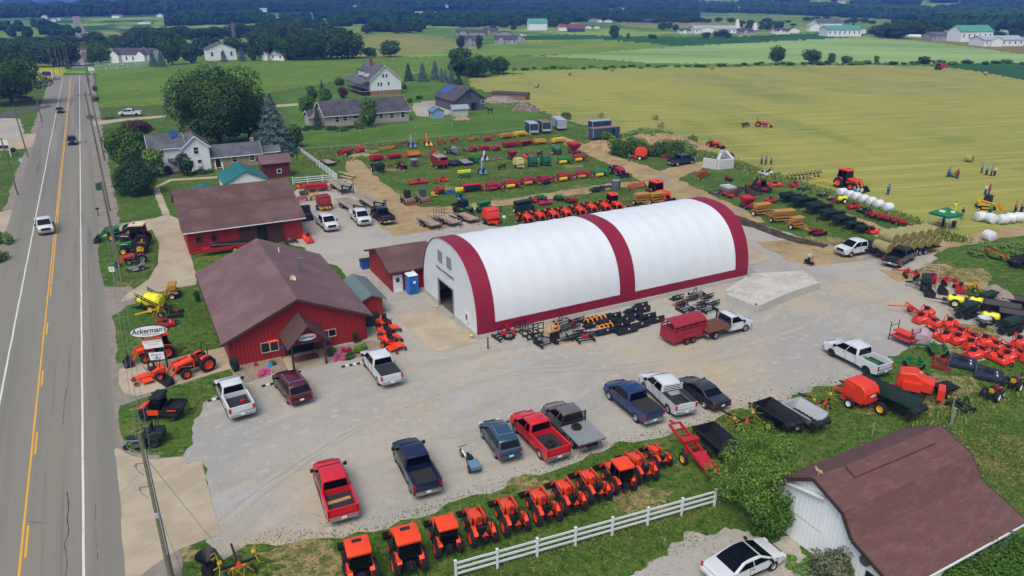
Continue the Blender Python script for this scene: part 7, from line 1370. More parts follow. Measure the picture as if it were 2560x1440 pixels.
fence('rail_fence','short white gate by the roadside pole',[(266,372),(292,370)],1.5,1.2,(.3,.6,.9,1.15),M_wf)
fence('wire_fence','pale post and rail paddock fence behind the equipment rows',[(756,385),(900,374),(1100,352),(1300,332)],7,1.2,(1.15,),mat('grey fence wood','8d9188'),.12,.1);fence('wire_fence','pale posts around the ranch house garden',[(700,290),(760,345),(850,338),(900,332),(945,328),(1040,322),(1130,318),(1210,296)],9,1.3,(1.2,),mat('grey fence wood','8d9188'),.12,.05)
fence('wire_fence','paddock fence right of the grey barn',[(1225,268),(1300,268),(1440,312),(1470,318)],6,1.3,(.6,1.2),mat('grey fence wood','8d9188'),.12,.08);fence('wire_fence','old wire fence crossing the meadow at lower right',[(1900,1150),(2180,1090),(2380,1025),(2570,940)],9,1.1,(.9,),mat('grey fence wood','8d9188'),.08,.004)
fence('rail_fence','white paddock fence near the school',[(1870,86),(2000,80)],20,1.3,(.6,1.2),M_wf,.3,.3)
# trailers, containers
put(make(cargo_trailer),(1318,326),(1340,341),label='dark navy box trailer, leftmost of three',cat='trailer');put(make(cargo_trailer,None,5.0,mat('rusty trailer roof','7d6258')),(1348,322),(1372,338),label='dark box trailer with a rusty roof, middle of three',cat='trailer');put(make(cargo_trailer,mat('silver trailer skin','8f9bab',.4),6.5,M_gal),(1382,312),(1412,332),label='silver gooseneck stock trailer, rightmost of three',cat='trailer')
put(make(cargo_trailer,mat('slate trailer skin','3c4a5c',.5),7.5,mat('rusty trailer roof','7d6258')),(1475,350),(1543,343),label='long slate blue container with a rusty roof, nearer one',cat='container');put(make(cargo_trailer,None,5.5),(1475,330),(1522,326),label='dark blue container behind the longer one',cat='container')
put(make(gooseneck),(850,505),(905,540),label='wood decked gooseneck trailer nearer the barn',cat='trailer');put(make(gooseneck),(905,500),(950,528),label='wood decked gooseneck trailer beside the dirt track',cat='trailer');put(make(gooseneck),(835,462),(868,485),label='dark gooseneck trailer by the white fence corner',cat='trailer')
put(make(utility_trailer,4.2),(1062,558),(1085,570),label='wood decked utility trailer without gate, leftmost of three',cat='trailer');put(make(utility_trailer,4.5,True),(1105,552),(1135,564),label='utility trailer with a tall ramp gate, middle of three',cat='trailer');put(make(utility_trailer,4.2),(1155,545),(1180,556),label='utility trailer with side rails, rightmost of three',cat='trailer')
put(make(utility_trailer,4.0,False,M_wood,1.9,'utility_trailer',False),(812,408),(828,414),label='flat trailer beside the white fence',cat='trailer')
put(horse_trailer(),(1672,858),(1738,840),label='red stock trailer with an arched roof and slatted sides',cat='trailer')
# yard rows of used machinery: (builder, args, x, y, heading, label, category)
GB=lambda c=None,r=None:(square_baler,(c,r));
ROWS=[(forage_wagon,(),1098,418,118+180,'slatted red forage wagon with a canvas top','wagon'),(haybine,(M_red2,M_red2,1.0,4.2),866,386,150,'long dark red mower at the top left of the yard','hay mower'),(chopper,(M_red3,),902,380,300,'tall red forage blower with a square hood','forage machine'),(side_rake,(M_red2,1.0,M_yel,4.5),968,376,118,'long red and yellow side rake','rake'),(side_rake,(M_red2,1.0,M_red2,4.5),1000,368,118,'long weathered red rake next to the yellow one','rake'),(auger,(M_gblue,),1032,370,290,'grey blue corn picker at the paddock fence','corn picker'),(auger,(M_or2,1.0,M_yel),1072,366,290,'red corn picker with yellow snouts','corn picker'),(side_rake,(M_red2,1.0,M_or2,2.6),1102,362,118,'small orange red rake behind the corn picker','rake'),(side_rake,(M_or2,1.0,M_red2,3.0),1135,357,118,'red orange rake in the back row','rake'),(side_rake,(M_rust,1.0,M_yel,3.0),1180,352,118,'rusty yellow rake in the back row','rake'),(haybine,(M_red3,M_red2,.8,2.2),1218,352,290,'red two armed machine in the back row','forage machine'),(haybine,(M_gold,M_gold,1.0,3.6),1265,346,298,'tan mower conditioner in the back row','hay mower'),(haybine,(M_yel,M_yel,1.0,3.4),1298,341,298,'yellow mower conditioner beside the box trailers','hay mower'),(haybine,(M_red3,M_red3,1.1,2.4),941,402,298,'red folding machine with two upright wings','hay mower'),(haybine,(M_red3,M_red2,.8,4.0),985,396,298,'low red mower right of the winged machine','hay mower'),(haybine,(M_or2,M_yel,1.0,3.0),1032,392,298,'orange mower with a yellow reel','hay mower'),(chopper,(M_red2,),1088,388,290,'red harvester behind the forage wagon','forage machine'),(side_rake,(M_yel,1.0,M_yel,1.8),1092,392,118,'small yellow rake before the red harvester','rake'),(spreader,(M_gry,1.1,3.2,M_cream),1130,385,298,'old grey manure spreader','spreader'),(attachment,(1.2,M_brn,None,2),1162,378,298,'brown bale spear in the third row','implement'),(chopper,(M_red2,False),1184,378,290,'dark red blower in the third row','forage machine'),(haybine,(M_red3,M_red2,.9,2.4),1210,376,298,'red chopper head in the third row','hay mower'),(chopper,(M_red2,),1242,376,290,'tall red chopper in the third row','forage machine'),(haybine,(M_red2,M_red2,1.0,3.4),1274,368,298,'dark red haybine, left of the two','hay mower'),(haybine,(M_red3,M_blk,1.0,3.4),1312,364,298,'red haybine, right of the two','hay mower'),(haybine,(M_gold,M_yel,1.0,3.2),1348,360,298,'tan haybine with slotted front','hay mower'),(haybine,(M_yel,M_yel,1.0,3.6),1395,357,298,'bright yellow haybine beside the red gravity wagon','hay mower'),(hopper_wagon,(M_red3,),1434,384,298,'red gravity grain wagon','wagon'),(tank_cart,(),1391,386,290,'sea green tank trailer','tank trailer'),(hopper_wagon,(M_red2,.75),1280,398,290,'low red hopper wagon','wagon'),(rotary_cutter,(M_or2,1.3),1318,393,298,'orange rotary cutter behind the cream baler','implement'),(side_rake,(M_rust,1.0,M_blk,2.2),1350,390,298,'rusty rake behind the green balers','rake'),(spreader,(M_dgrn,1.1,3.4,M_lamp),946,428,298,'dark green manure spreader at the left of the yard','spreader'),(attachment,(1.6,M_red2,M_red2,0),977,420,298,'red cultivator right of the dark green spreader','implement'),(tractor,None,1004,422,298,'old blue and red tractor in the yard','tractor'),(hopper_wagon,(M_gry,.6,M_rust),1036,415,298,'small cart under a grey tarp','wagon'),(utility_trailer,(3.8,False,M_blk,2.2,'hay_rack',False),1132,412,300,'black flat rack wagon, left one','wagon'),(utility_trailer,(4.2,False,M_gry,2.2,'hay_rack',False),1163,410,300,'grey flat rack wagon, right one','wagon'),(spreader,(M_grn,.9,2.6,M_yel),1186,408,298,'green and yellow spreader in the middle rows','spreader'),(auger,(M_gal,.7),1212,402,280,'white elevator over a dark hopper','elevator'),(auger,(M_gblue,.9),1208,436,280,'grey blue picker with a long white elevator','corn picker'),(attachment,(2.2,M_gry,M_red3,1),1243,400,298,'grey tillage tool with red wheel','implement'),(side_rake,(M_dgrn,1.0,M_dgrn,2.6),1255,424,298,'dark green folded rake','rake'),(round_baler,(mat('cream baler paint','b8b174'),.9,M_gry),1298,420,298,'cream coloured round baler','baler'),(round_baler,(M_dgrn if 0 else mat('teal green paint','1c5c44'),.9,M_blk),1333,416,298,'teal green round baler, left one','baler'),(round_baler,(mat('teal green paint','1c5c44'),.9,M_blk),1365,414,298,'teal green round baler, right one','baler'),(square_baler,(M_grn,M_yel),1412,408,298,'green baler with yellow reel in the upper baler row','baler'),(square_baler,(M_red2,M_yel),1450,402,298,'red baler with yellow reel in the upper baler row','baler'),(planter,(),1162,444,298,'green planter with a line of yellow hoppers','planter'),(rotary_cutter,(M_or2,1.0),1108,452,298,'orange cutter with a folded boom','implement'),(side_rake,(M_or2,1.0,M_gold,1.8),1095,458,298,'tan and orange mower arm','implement'),(tiller,(M_red3,1.3,3.0),1046,460,298,'red roller mower with black end plates','implement'),(skid_steer,(),1018,508,300,'dusty skid loader with a bare cage','loader'),(skid_steer,(None,False,mat('grey blue cab','3e4a5c')),1056,505,300,'dusty skid loader with a closed cab','loader'),(attachment,(1.5,M_yel,None,2),1085,490,298,'yellow auger leaning by a jug','implement'),(chopper,(M_red2,False),1100,484,290,'dark red mower arm in the lower row','implement'),(attachment,(1.8,M_bluem,M_bluem,1),1125,484,298,'blue cultivator bar on the grass','implement'),(planter,(1.2,),1150,492,298,'small two row planter with pale hoppers','planter'),(rotary_cutter,(mat('light blue paint','2f7ac8'),.9),1155,504,298,'bright blue small plough','implement'),(haybine,(M_red3,M_blk,1.1,3.6),1178,478,298,'wide red haybine with a black skirt','hay mower'),(square_baler,(M_red2,M_red2),1236,474,298,'first red baler of the lower baler row','baler'),(square_baler,(M_red2,M_yel),1282,468,298,'second red baler of the lower baler row, yellow reel','baler'),(square_baler,(M_red2,M_gold),1325,460,298,'third red baler of the lower baler row, tan reel','baler'),(square_baler,(mat('crimson paint','8a1a34'),M_blk),1365,458,320,'fourth baler of the lower row, crimson with a raised elevator','baler'),(square_baler,(M_red2,M_yel),1412,450,298,'fifth baler of the lower baler row, bright yellow reel','baler'),(square_baler,(M_red2,M_gold),1458,444,298,'sixth baler of the lower baler row, weathered','baler'),(square_baler,(M_grn,M_yel),1502,440,298,'green baler of the lower baler row next to the magenta tractor','baler'),(seed_drill,(M_dgrn,1.1,2.8),1308,528,298,'dark green drill behind the orange tractors','seed drill'),(tiller,(M_red3,1.1,2.0),1325,508,298,'black and red tiller behind the drill','implement'),(disc_harrow,(M_grn,.9,2.4),1350,500,298,'green harrow in the implement row, left','disc harrow'),(tiller,(M_mag,1.1,2.0),1362,512,298,'crimson tiller in the implement row','implement'),(disc_harrow,(M_grn,.9,2.0),1398,500,298,'bright green harrow in the implement row, right','disc harrow'),(disc_harrow,(M_red3,.9,2.4),1428,506,298,'red harrow in the implement row','disc harrow'),(disc_harrow,(M_dgrn,1.0,3.2,M_dgrn),1492,478,298,'dark field cultivator near the stock tank','disc harrow'),(side_rake,(M_or2,1.2,M_or2,4.6),1590,472,118,'long red orange mower behind the big cab tractor','hay mower'),(seed_drill,(M_gold,1.15,2.2),1603,510,298,'tan seed drill, left of the pair behind the hall','seed drill'),(seed_drill,(M_gold,1.15,2.2),1642,508,298,'tan seed drill, right of the pair behind the hall','seed drill'),(attachment,(1.0,M_blk,M_blk,2),1552,520,298,'black post hole auger beside the cab tractor','implement'),(rotary_cutter,(M_or2,.9),1570,525,298,'orange finish mower by the hall roof','implement'),(utv,(M_grn,M_blk),1158,532,320,'black and green buggy behind the trailers','utility vehicle'),(seed_drill,(M_grn,1.0,2.2,M_blk),1210,528,310,'green and white seeder by the orange baler','seed drill'),(round_baler,(M_or2,1.0,M_gry),1229,560,298,'orange round baler at the gravel edge behind the hall','baler'),(attachment,(1.6,M_blk,None,0),1245,528,298,'black grapple behind the orange baler','implement'),(haybine,(M_red3,M_red3,1.2,3.6),790,478,298,'large red haybine behind the long barn','hay mower'),(round_baler,(M_red2,1.0,M_gry,M_red2),812,525,298,'dark red round baler beside the deck trailers','baler'),(tine_machine,(1.0,M_yel,M_gold,4,3.0,'hay_rake'),785,500,118,'golden hay rake behind the dark red baler','rake'),(disc_harrow,(M_grn,1.0,1.8),762,486,298,'green implement at the corner of the long barn','disc harrow'),(rotary_cutter,(M_or2,1.0),752,470,298,'orange implement at the corner of the long barn','implement'),(side_rake,(M_red3,1.0,M_red3,1.6),756,505,118,'pinkish red rake beside the barn wall','rake'),(utv,(M_blk,M_blk),766,548,300,'dark buggy behind the barn corner','utility vehicle'),(tiller,(M_or2,1.2,2.6),770,602,28,'orange red tiller in front of the barn doors','implement'),(attachment,(1.5,M_blk,None,1),728,608,298,'black box blade in front of the barn doors','implement'),(round_baler,(M_or2,1.1,M_lamp),1597,398,160,'orange round baler at the foot of the weedy mound','baler'),(attachment,(1.8,M_red2,M_red3,1),1668,395,298,'red implement left of the seeder by the mound','implement'),(seed_drill,(M_red2,1.0,2.2),1690,385,298,'dark red seeder behind the blue pickup','seed drill'),(tine_machine,(.9,M_red3,M_blk,4,3.6,'hay_tedder',False),1828,392,170,'red wheeled tedder at the hay field edge','tedder'),(side_rake,(M_red3,1.0,M_red3,4.0),1755,445,120,'long red hay conveyor lying on the grass','implement'),(disc_harrow,(M_rust,.8,1.4),1822,452,118,'small rusty wheeled cart','cart'),(side_rake,(M_blk,1.0,M_blk,3.2),1862,318,118,'dark rake towed across the hay field','rake'),(hopper_wagon,(M_gal,.75,M_or2),1818,492,290,'silver lime spreader beside the compost heap','spreader'),(attachment,(1.6,mat('slate blue steel','4d5b70'),None,0),1790,490,290,'slate blue trenching tool left of the silver spreader','implement'),(hopper_wagon,(M_red3,.75),1865,520,285,'red dump wagon with a slanted box','wagon'),(seed_drill,(M_gold,1.2,2.2),1902,538,290,'tan seed drill behind the hall end, front left','seed drill'),(seed_drill,(M_gold,1.2,2.8),1955,555,285,'widest tan seed drill, middle of the trio','seed drill'),(seed_drill,(M_gold,1.15,1.6),1990,572,290,'narrow tan seed drill, right of the trio','seed drill'),(utv,(M_red3,M_blk),1905,480,340,'red and black utility vehicle by the compost heap','utility vehicle'),(mower,(M_grn,1.2),1868,498,300,'green lawn mower below the compost heap','mower'),(mower,(M_red3,1.3),1885,468,200,'red mower above the compost heap','mower'),(rotary_cutter,(M_or2,1.3),1938,464,200,'orange seeder below the grass strip','implement'),(tiller,(M_red3,1.0,1.6),1985,468,290,'pair of red attachments by the grass strip','implement'),(tiller,(M_red3,1.1,1.6),1925,508,290,'red tiller among the black carts','implement'),(rotary_cutter,(M_lamp,.8),1905,436,290,'white topped small mower by the grass strip','implement'),(mower,(M_lamp,1.0),1918,440,200,'white and black mower by the grass strip','mower'),(disc_harrow,(M_red2,1.0,2.6),2045,588,118,'red spring harrow by the green bin lid','disc harrow'),(rotary_cutter,(M_or2,1.1),2180,582,200,'orange cutter hidden behind the trailer bales','implement'),(tank_cart,(M_byel,M_red3,.55),2104,508,200,'small yellow sprayer tank by the wrapped bales','sprayer'),(tiller,(M_red3,1.0,2.0),2132,522,290,'red seeder by the wrapped bales','implement'),(rotary_cutter,(M_blk,1.0),2160,532,290,'black finish mower by the wrapped bales','implement'),(attachment,(1.8,M_blk,None,1),2060,492,290,'black land plane along the grass strip, left','implement'),(attachment,(1.8,M_blk,None,1),2085,502,290,'black land plane along the grass strip, right','implement'),(attachment,(1.6,M_dgrn,None,1),2010,476,290,'dark green box scraper along the grass strip','implement')]
for fn,a,x,y,d_,lb,ct in ROWS:
 if a is None:o=T_(s=.95,col=M_red2,rim=M_gry,loader=False,smv=False)
 else:o=make(fn,*a)
 put(o,(x,y),deg=d_+random.uniform(-5,5),s=.92 if y<490 and x<1600 else None,label=lb,cat=ct,group='used farm machinery standing in rows' if y<560 else None)
for i,(x,y)in enumerate([(2178,543),(2196,548),(2214,551),(2232,556),(2250,562)]):put(make(disc_harrow,M_red3,.9,2.0),(x,y),deg=290,label='%s red disc mower of the row below the hay field edge'%('first','second','third','fourth','fifth')[i],cat='implement',group='red disc mowers in a row')
for i,(x,y,s_)in enumerate([(1972,505,1.0),(2005,518,1.15),(2042,534,1.15),(2075,550,1.05),(2105,563,.95),(2132,573,.75),(2158,582,.7)]):put(make(spreader,M_dgrn,s_,3.0,M_yel if s_<.8 else M_blk),(x,y),deg=205,label='%s dark green manure spreader of the diagonal row, largest at the back'%('first','second','third','fourth','fifth','sixth and small','last and smallest')[i],cat='spreader',group='dark green spreaders in a diagonal row')
# black loader attachments along the hall
for i,(x,y,w)in enumerate([(1505,800,1.9),(1532,796,1.6),(1518,812,2.0),(1560,806,2.2),(1548,820,2.2),(1580,796,2.2),(1582,782,2.0),(1615,798,2.0),(1605,780,1.6),(1565,832,2.3),(1598,818,2.0),(1636,806,2.0),(1472,806,1.6),(1600,770,1.5)]):
 put(make(bucket,w),(x,y),deg=118,label='black loader bucket in the cluster along the hall skirt',cat='bucket',group='black buckets along the hall')
for x,y,w,lb in[(1478,818,1.6,'black grapple bucket with orange tines, left rear'),(1500,812,1.6,'black grapple bucket with orange tines, right rear'),(1512,834,2.0,'black grapple bucket with orange tines, front')]:put(make(bucket,w,1.0,mat('orange tine paint','e08a1e')),(x,y),deg=118,label=lb,cat='bucket',group='grapple buckets with orange tines')
o=thing('bale_squeeze');m=MB()
for sg in(-1,1):m.tube([(sg*.5,0,.1),(sg*.7,.1,1.0),(sg*.5,.3,1.6),(sg*.2,.9,1.1),(sg*.5,1.4,.4)],.05,5);m.tube([(sg*.5,0,.4),(sg*.85,.5,1.0),(sg*.5,1.2,.5)],.045,5)
for z in(.3,.8,1.3):m.bar((-.6,.05,z),(.6,.05,z),.07)
m.build('clamp_arms',mat('orange tine paint','e08a1e'),o);MB().box((0,-.1,.4),(1.1,.1,.7)).build('mounting_plate',M_blk,o);put(o,(1385,848),deg=118,label='tall orange bale squeeze clamp among the black attachments',cat='implement')
for i,(x,y)in enumerate([(1320,842),(1332,850),(1300,832),(1345,838)]):put(make(pallet_forks,None,True),(x,y),deg=118,label='stack of black pallet fork frames strapped together at the left of the attachments',cat='pallet forks',group='black pallet fork frames')
for i,(x,y,k,c)in enumerate([(1400,830,0,None),(1430,822,0,M_red3),(1445,838,0,None),(1425,850,0,None),(1460,852,1,M_red3),(1475,842,0,None),(1362,862,1,None),(1350,858,2,M_gry),(1410,812,1,None),(1440,808,0,None),(1270,850,2,None),(1258,846,1,M_red3),(1405,852,1,None),(1700,765,0,None),(1725,752,0,None),(1745,742,1,M_gry),(1765,748,0,None),(1715,778,1,None),(1740,788,2,None),(1768,778,1,M_gry),(1752,765,0,None),(1780,765,0,None),(1690,750,0,None)]):
 put(make(attachment,1.6,M_blk,c,k),(x,y),deg=118+random.uniform(-8,8),label=('black steel %s in the row of attachments along the hall%s' if x<1600 else 'black steel %s in the pile by the concrete block pad%s')%(('grapple rake','land plane','post driver')[k],', with a red mount' if c is M_red3 else ''),cat='attachment',group='black attachments along the hall' if x<1600 else 'black attachments by the block pad')
put(make(bucket,.9,.8,None,M_grn),(1688,750),deg=118,label='small green bucket on the attachment pile',cat='bucket');put(make(bucket,.9,.8,None,M_or),(1700,762),deg=118,label='small orange bucket on the attachment pile',cat='bucket')
put(make(rotary_cutter,M_red3,.7),(1270,838),deg=118,label='small red deck against the hall corner',cat='implement')
# ========= PEOPLE, SIGNS, POLES AND SMALL THINGS
cl=lambda n,c:mat(n,c,.85,var=.06)
ck={'blue':cl('blue shirt','3f74b0'),'sky':cl('sky blue shirt','3aa0cc'),'navy':cl('navy cloth','1d2748'),'denim':cl('denim','2b4670'),'dark':cl('dark trousers','23242a'),'white':cl('white shirt','b8bcc0'),'grey':cl('grey shirt','7e848a'),'red':cl('red shirt','a8202c'),'hiv':cl('hi vis yellow','c8e030'),'green':cl('green shirt','2c8a5a'),'pink':cl('pink shirt','b06a80'),'khaki':cl('khaki trousers','8a7d64'),'straw':cl('straw hat','bda877'),'teal':cl('teal shirt','2d7a6a')}
PPL=[(1903,411,'grey','dark',None,'person in grey, left of three standing at the hay field edge'),(1914,412,'blue','dark',None,'person in blue, middle of three at the hay field edge'),(1927,411,'grey','dark','straw','person with a hat, right of three at the hay field edge'),(2018,459,'grey','khaki',None,'person in grey walking by the cultivator'),(2102,470,'navy','denim',None,'person in blue overalls beside the big orange tractor'),(2133,490,'sky','dark',None,'person in a sky blue shirt behind the wrapped bales'),(2142,493,'white','dark','straw','person in a white hat behind the wrapped bales, left'),(2151,494,'white','khaki',None,'person in a white shirt behind the wrapped bales, right'),(2219,487,'blue','denim',None,'person in blue overalls alone on the hay field'),(2369,443,'blue','denim',None,'person in a blue shirt left of the inspected bale'),(2375,440,'grey','denim',None,'person bending behind the inspected bale'),(2392,447,'red','denim',None,'person in red right of the inspected bale'),(2453,432,'sky','dark',None,'person in sky blue apart from the trio on the field'),(2465,438,'sky','dark','straw','person in sky blue with a hat, left of the trio'),(2477,440,'grey','dark',None,'person in grey in the middle of the trio'),(2485,440,'white','dark','straw','person in white with a hat, right of the trio'),(2462,487,'white','denim','straw','person in white above the yellow track loader'),(2471,487,'red','denim',None,'person in dark red above the yellow track loader'),(2385,532,'hiv','hiv',None,'person in hi vis yellow behind the green tent'),(2403,548,'navy','khaki',None,'person in a navy top and pale trousers by the tent'),(2356,567,'sky','dark',None,'person in light blue standing under the tent'),(2472,540,'green','dark',None,'person in green behind the wrapped bales'),(2537,532,'pink','dark',None,'person in pink at the right edge of the field'),(2552,532,'grey','dark',None,'person in grey at the right edge of the field'),(2440,552,'khaki','khaki','straw','person in tan left of the wrapped bales'),(1572,404,'teal','denim',None,'person in a green shirt beside the orange baler')]
for i,(x,y,a,b,h,lb)in enumerate(PPL):put(make(person,ck[a],ck[b],ck['straw']if h else None,0.0,i%2),(x,y),deg=random.uniform(0,360),label=lb,cat='person')
pp=put(person(ck['white'],ck['navy'],ck['straw'],0,1),(2021,659),deg=300,label='person in a white shirt riding a mobility scooter on the gravel',cat='person');pp.scale=(1,1,.86);sc_=thing('mobility_scooter');m=MB();m.prism([(-.5,.2),(.6,.2),(.65,.35),(-.1,.32),(-.5,.5)],.28,inset=.04);m.build('body',M_blk,sc_);m=MB();m.bar((0,.5,.3),(0,.4,.95),.05);m.bar((-.25,.4,.95),(.25,.4,.95),.04);m.build('tiller',M_blk,sc_);MB().box((0,-.3,.5),(.45,.4,.1)).build('seat',M_seat,sc_)
for a_ in(-1,1):
 for b_ in(-.4,.5):wheel(sc_,a_*.26,b_,.14,.1,M_gry)
put(sc_,(2021,661),deg=300,label='black mobility scooter under the rider on the gravel',cat='scooter');
def horse():
 t=thing('horse');m=MB();hm=mat('dark brown horse coat','2a1f1b',.7,var=.1)
 def seg(a,b,r0,r1):m.cyl(a,b,r0,r1,10)
 m.lathe([(0,-.85),(.22,-.8),(.33,-.5),(.29,-.1),(.34,.35),(.25,.65),(0,.75)],(0,0,1.2),'Y',12);seg((0,.55,1.35),(0,1.05,1.8),.2,.12);seg((0,1.0,1.82),(0,1.45,1.55),.12,.06)
 for sg in(-1,1):
  seg((sg*.16,.5,1.1),(sg*.16,.52,.6),.11,.06);seg((sg*.16,.52,.6),(sg*.16,.5,.05),.055,.05);seg((sg*.17,-.6,1.15),(sg*.17,-.5,.75),.15,.09);seg((sg*.17,-.5,.75),(sg*.17,-.68,.5),.08,.05);seg((sg*.17,-.68,.5),(sg*.17,-.64,.04),.05,.05);seg((sg*.06,1.02,1.88),(sg*.08,1.02,2.02),.035,.01)
 m.build('body',hm,t,smooth=True);m=MB();m.cyl((0,-.82,1.3),(0,-1.0,.6),.07,.03,6);m.build('tail',M_blk,t);m=MB();m.bar((0,.55,1.6),(0,1.0,1.98),.05,.14);m.build('mane',M_blk,t);return t
put(horse(),(1225,285),deg=200,label='dark brown horse standing in the paddock',cat='horse')
def ebike():
 t=thing('electric_bicycle');m=MB();m.bar((0,.55,.6),(0,-.3,.45),.09);m.bar((0,.6,.6),(0,.5,1.0),.05);m.bar((0,-.3,.45),(0,-.4,.85),.05);m.build('frame',M_lamp,t);m=MB();m.bar((-.32,.45,1.05),(.32,.45,1.05),.04);m.build('handlebar',M_blk,t);MB().box((0,-.42,.9),(.2,.28,.08)).build('saddle',M_seat,t)
 for y in(.65,-.45):wheel(t,.001,y,.33,.07,M_gry)
 MB().box((0,-.75,.75),(.4,.4,.3)).build('rear_box',M_blk,t);return t
put(ebike(),(1178,1172),(1150,1138),label='white electric bicycle leaning forward on the gravel',cat='bicycle')
t=thing('cargo_trike_trailer');MB().box((0,0,.55),(.7,.9,.3),top=(1.1,1.1)).build('tub',mat('blue grey crate','5c7c92'),t);m=MB();m.bar((0,.4,.35),(0,1.0,.4),.05);m.box((0,0,.38),(.75,.9,.05));m.build('frame',M_blk,t)
for s_ in(-1,1):wheel(t,s_*.42,0,.28,.06,M_gry)
put(t,(1190,1188),(1182,1172),label='blue grey tub trailer hitched behind the electric bicycle',cat='bicycle trailer')
# cultivator and track loader in the field
t=thing('folding_cultivator');m=MB();m.bar((0,-2.0,.9),(0,4.2,.6),.16);m.build('drawbar',M_yel,t);m=MB();m.bar((-3.6,-1.6,1.1),(3.6,-2.6,1.1),.12);m.build('toolbar',M_blk,t)
for i in range(9):
 x=-3.5+i*.88;m=MB();m.tube([(x,-2.1-x*.14,1.1),(x,-2.6-x*.14,1.5),(x,-2.9-x*.14,.9),(x,-2.6-x*.14,.3)],.06,5);m.ico((x,-2.6-x*.14,.35),.22,n=6,k=4);m.build('shank',M_blk,t)
put(t,(2018,452),(2060,462),label='wide black toothed cultivator on a yellow drawbar in the hay field',cat='cultivator')
t=put(make(skid_steer,M_yel,True,M_blk),(2462,522),deg=-15,label='yellow tracked loader with an orange bale clamp',cat='loader')
cm_=MB();
for z in(.2,.6,1.0):cm_.bar((-.7,2.0,z),(.7,2.2,z),.07)
for x in(-.7,0,.7):cm_.bar((x,2.1,.1),(x,2.1,1.1),.07);cm_.bar((x,2.1,.2),(x,3.1,.15),.06)
cm_.build('bale_clamp',mat('orange tine paint','e08a1e'),t)
# tent and its table
t=thing('canopy_tent');gm=mat('green canopy','0f6b3c',.6,var=.05);W2=1.55;apex=3.2;ez=2.3;vv=[(-W2,-W2),(W2,-W2),(W2,W2),(-W2,W2)]
m=MB();m.add([(x,y,ez)for x,y in vv]+[(0,0,apex)]+[(x,y,ez-.3)for x,y in vv],[(0,1,4),(1,2,4),(2,3,4),(3,0,4),(5,6,1,0),(6,7,2,1),(7,8,3,2),(8,5,0,3)]);o=m.build('canopy',gm,t);q=o.modifiers.new('thickness','SOLIDIFY');q.thickness=.02
for x,y in vv:MB().bar((x*.97,y*.97,0),(x*.97,y*.97,ez),.06).build('leg',M_gal,t)
for a_ in(-PI/2,PI):
 dr_=Vector((math.cos(a_),math.sin(a_),0));m=MB();m.lathe([(0,0),(.52,0),(.52,.01),(0,.01)],n=20);m.v=[(v[0],v[1]*.42,v[2])for v in m.v];o=m.build('logo_oval',M_lamp,t);o.location=dr_*.95+Vector((0,0,apex-.95*(apex-ez)/W2+.05));sl_=math.atan((apex-ez)/W2);o.rotation_euler=Euler((sl_,0,a_+PI/2),'XYZ');text('Ackerman',.24,mat('green lettering','155a36'),o,(0,0,.018),(0,0,0),shear=.3)
put(t,(2356,572),deg=118,label='green canopy tent with white oval logos at the hay field edge',cat='tent')
t=thing('folding_table');MB().box((0,0,.74),(2.2,.75,.04)).build('table_top',mat('pale table top','a9b4c2'),t)
for a_ in(-.9,.9):
 for b_ in(-.28,.28):MB().bar((a_,b_,0),(a_,b_,.72),.04).build('leg',M_gry,t)
put(t,(2362,560),deg=60,label='folding table under the green tent',cat='table')
t=thing('trash_barrel');m=MB();m.lathe([(0,0),(.28,0),(.3,.45),(.28,.9),(.3,.92),(.26,.92),(.24,.1),(0,.1)],n=14);m.build('drum',mat('blue barrel','24406a'),t);MB().lathe([(.302,.4),(.315,.42),(.315,.46),(.302,.48)],n=14,close=True).build('hoop',M_blk,t);put(t,(2383,569),deg=0,label='blue barrel at the right leg of the tent',cat='barrel')
t=thing('stock_tank');m=MB();m.lathe([(0,0),(.7,0),(.78,.6),(.85,1.6),(.88,1.65),(.8,1.65),(.76,1.45),(0,1.45)],n=18);m.build('tank',mat('slate plastic','56616b'),t);MB().lathe([(0,1.46),(.76,1.46),(.76,1.5),(0,1.5)],n=18).build('lid',M_gal,t);put(t,(1539,474),deg=0,label='tall grey round tank by the dirt track',cat='tank')
put(make(attachment,1.4,M_blk,M_gal,1),(1515,470),deg=118,label='black frame left of the tall round tank',cat='implement')
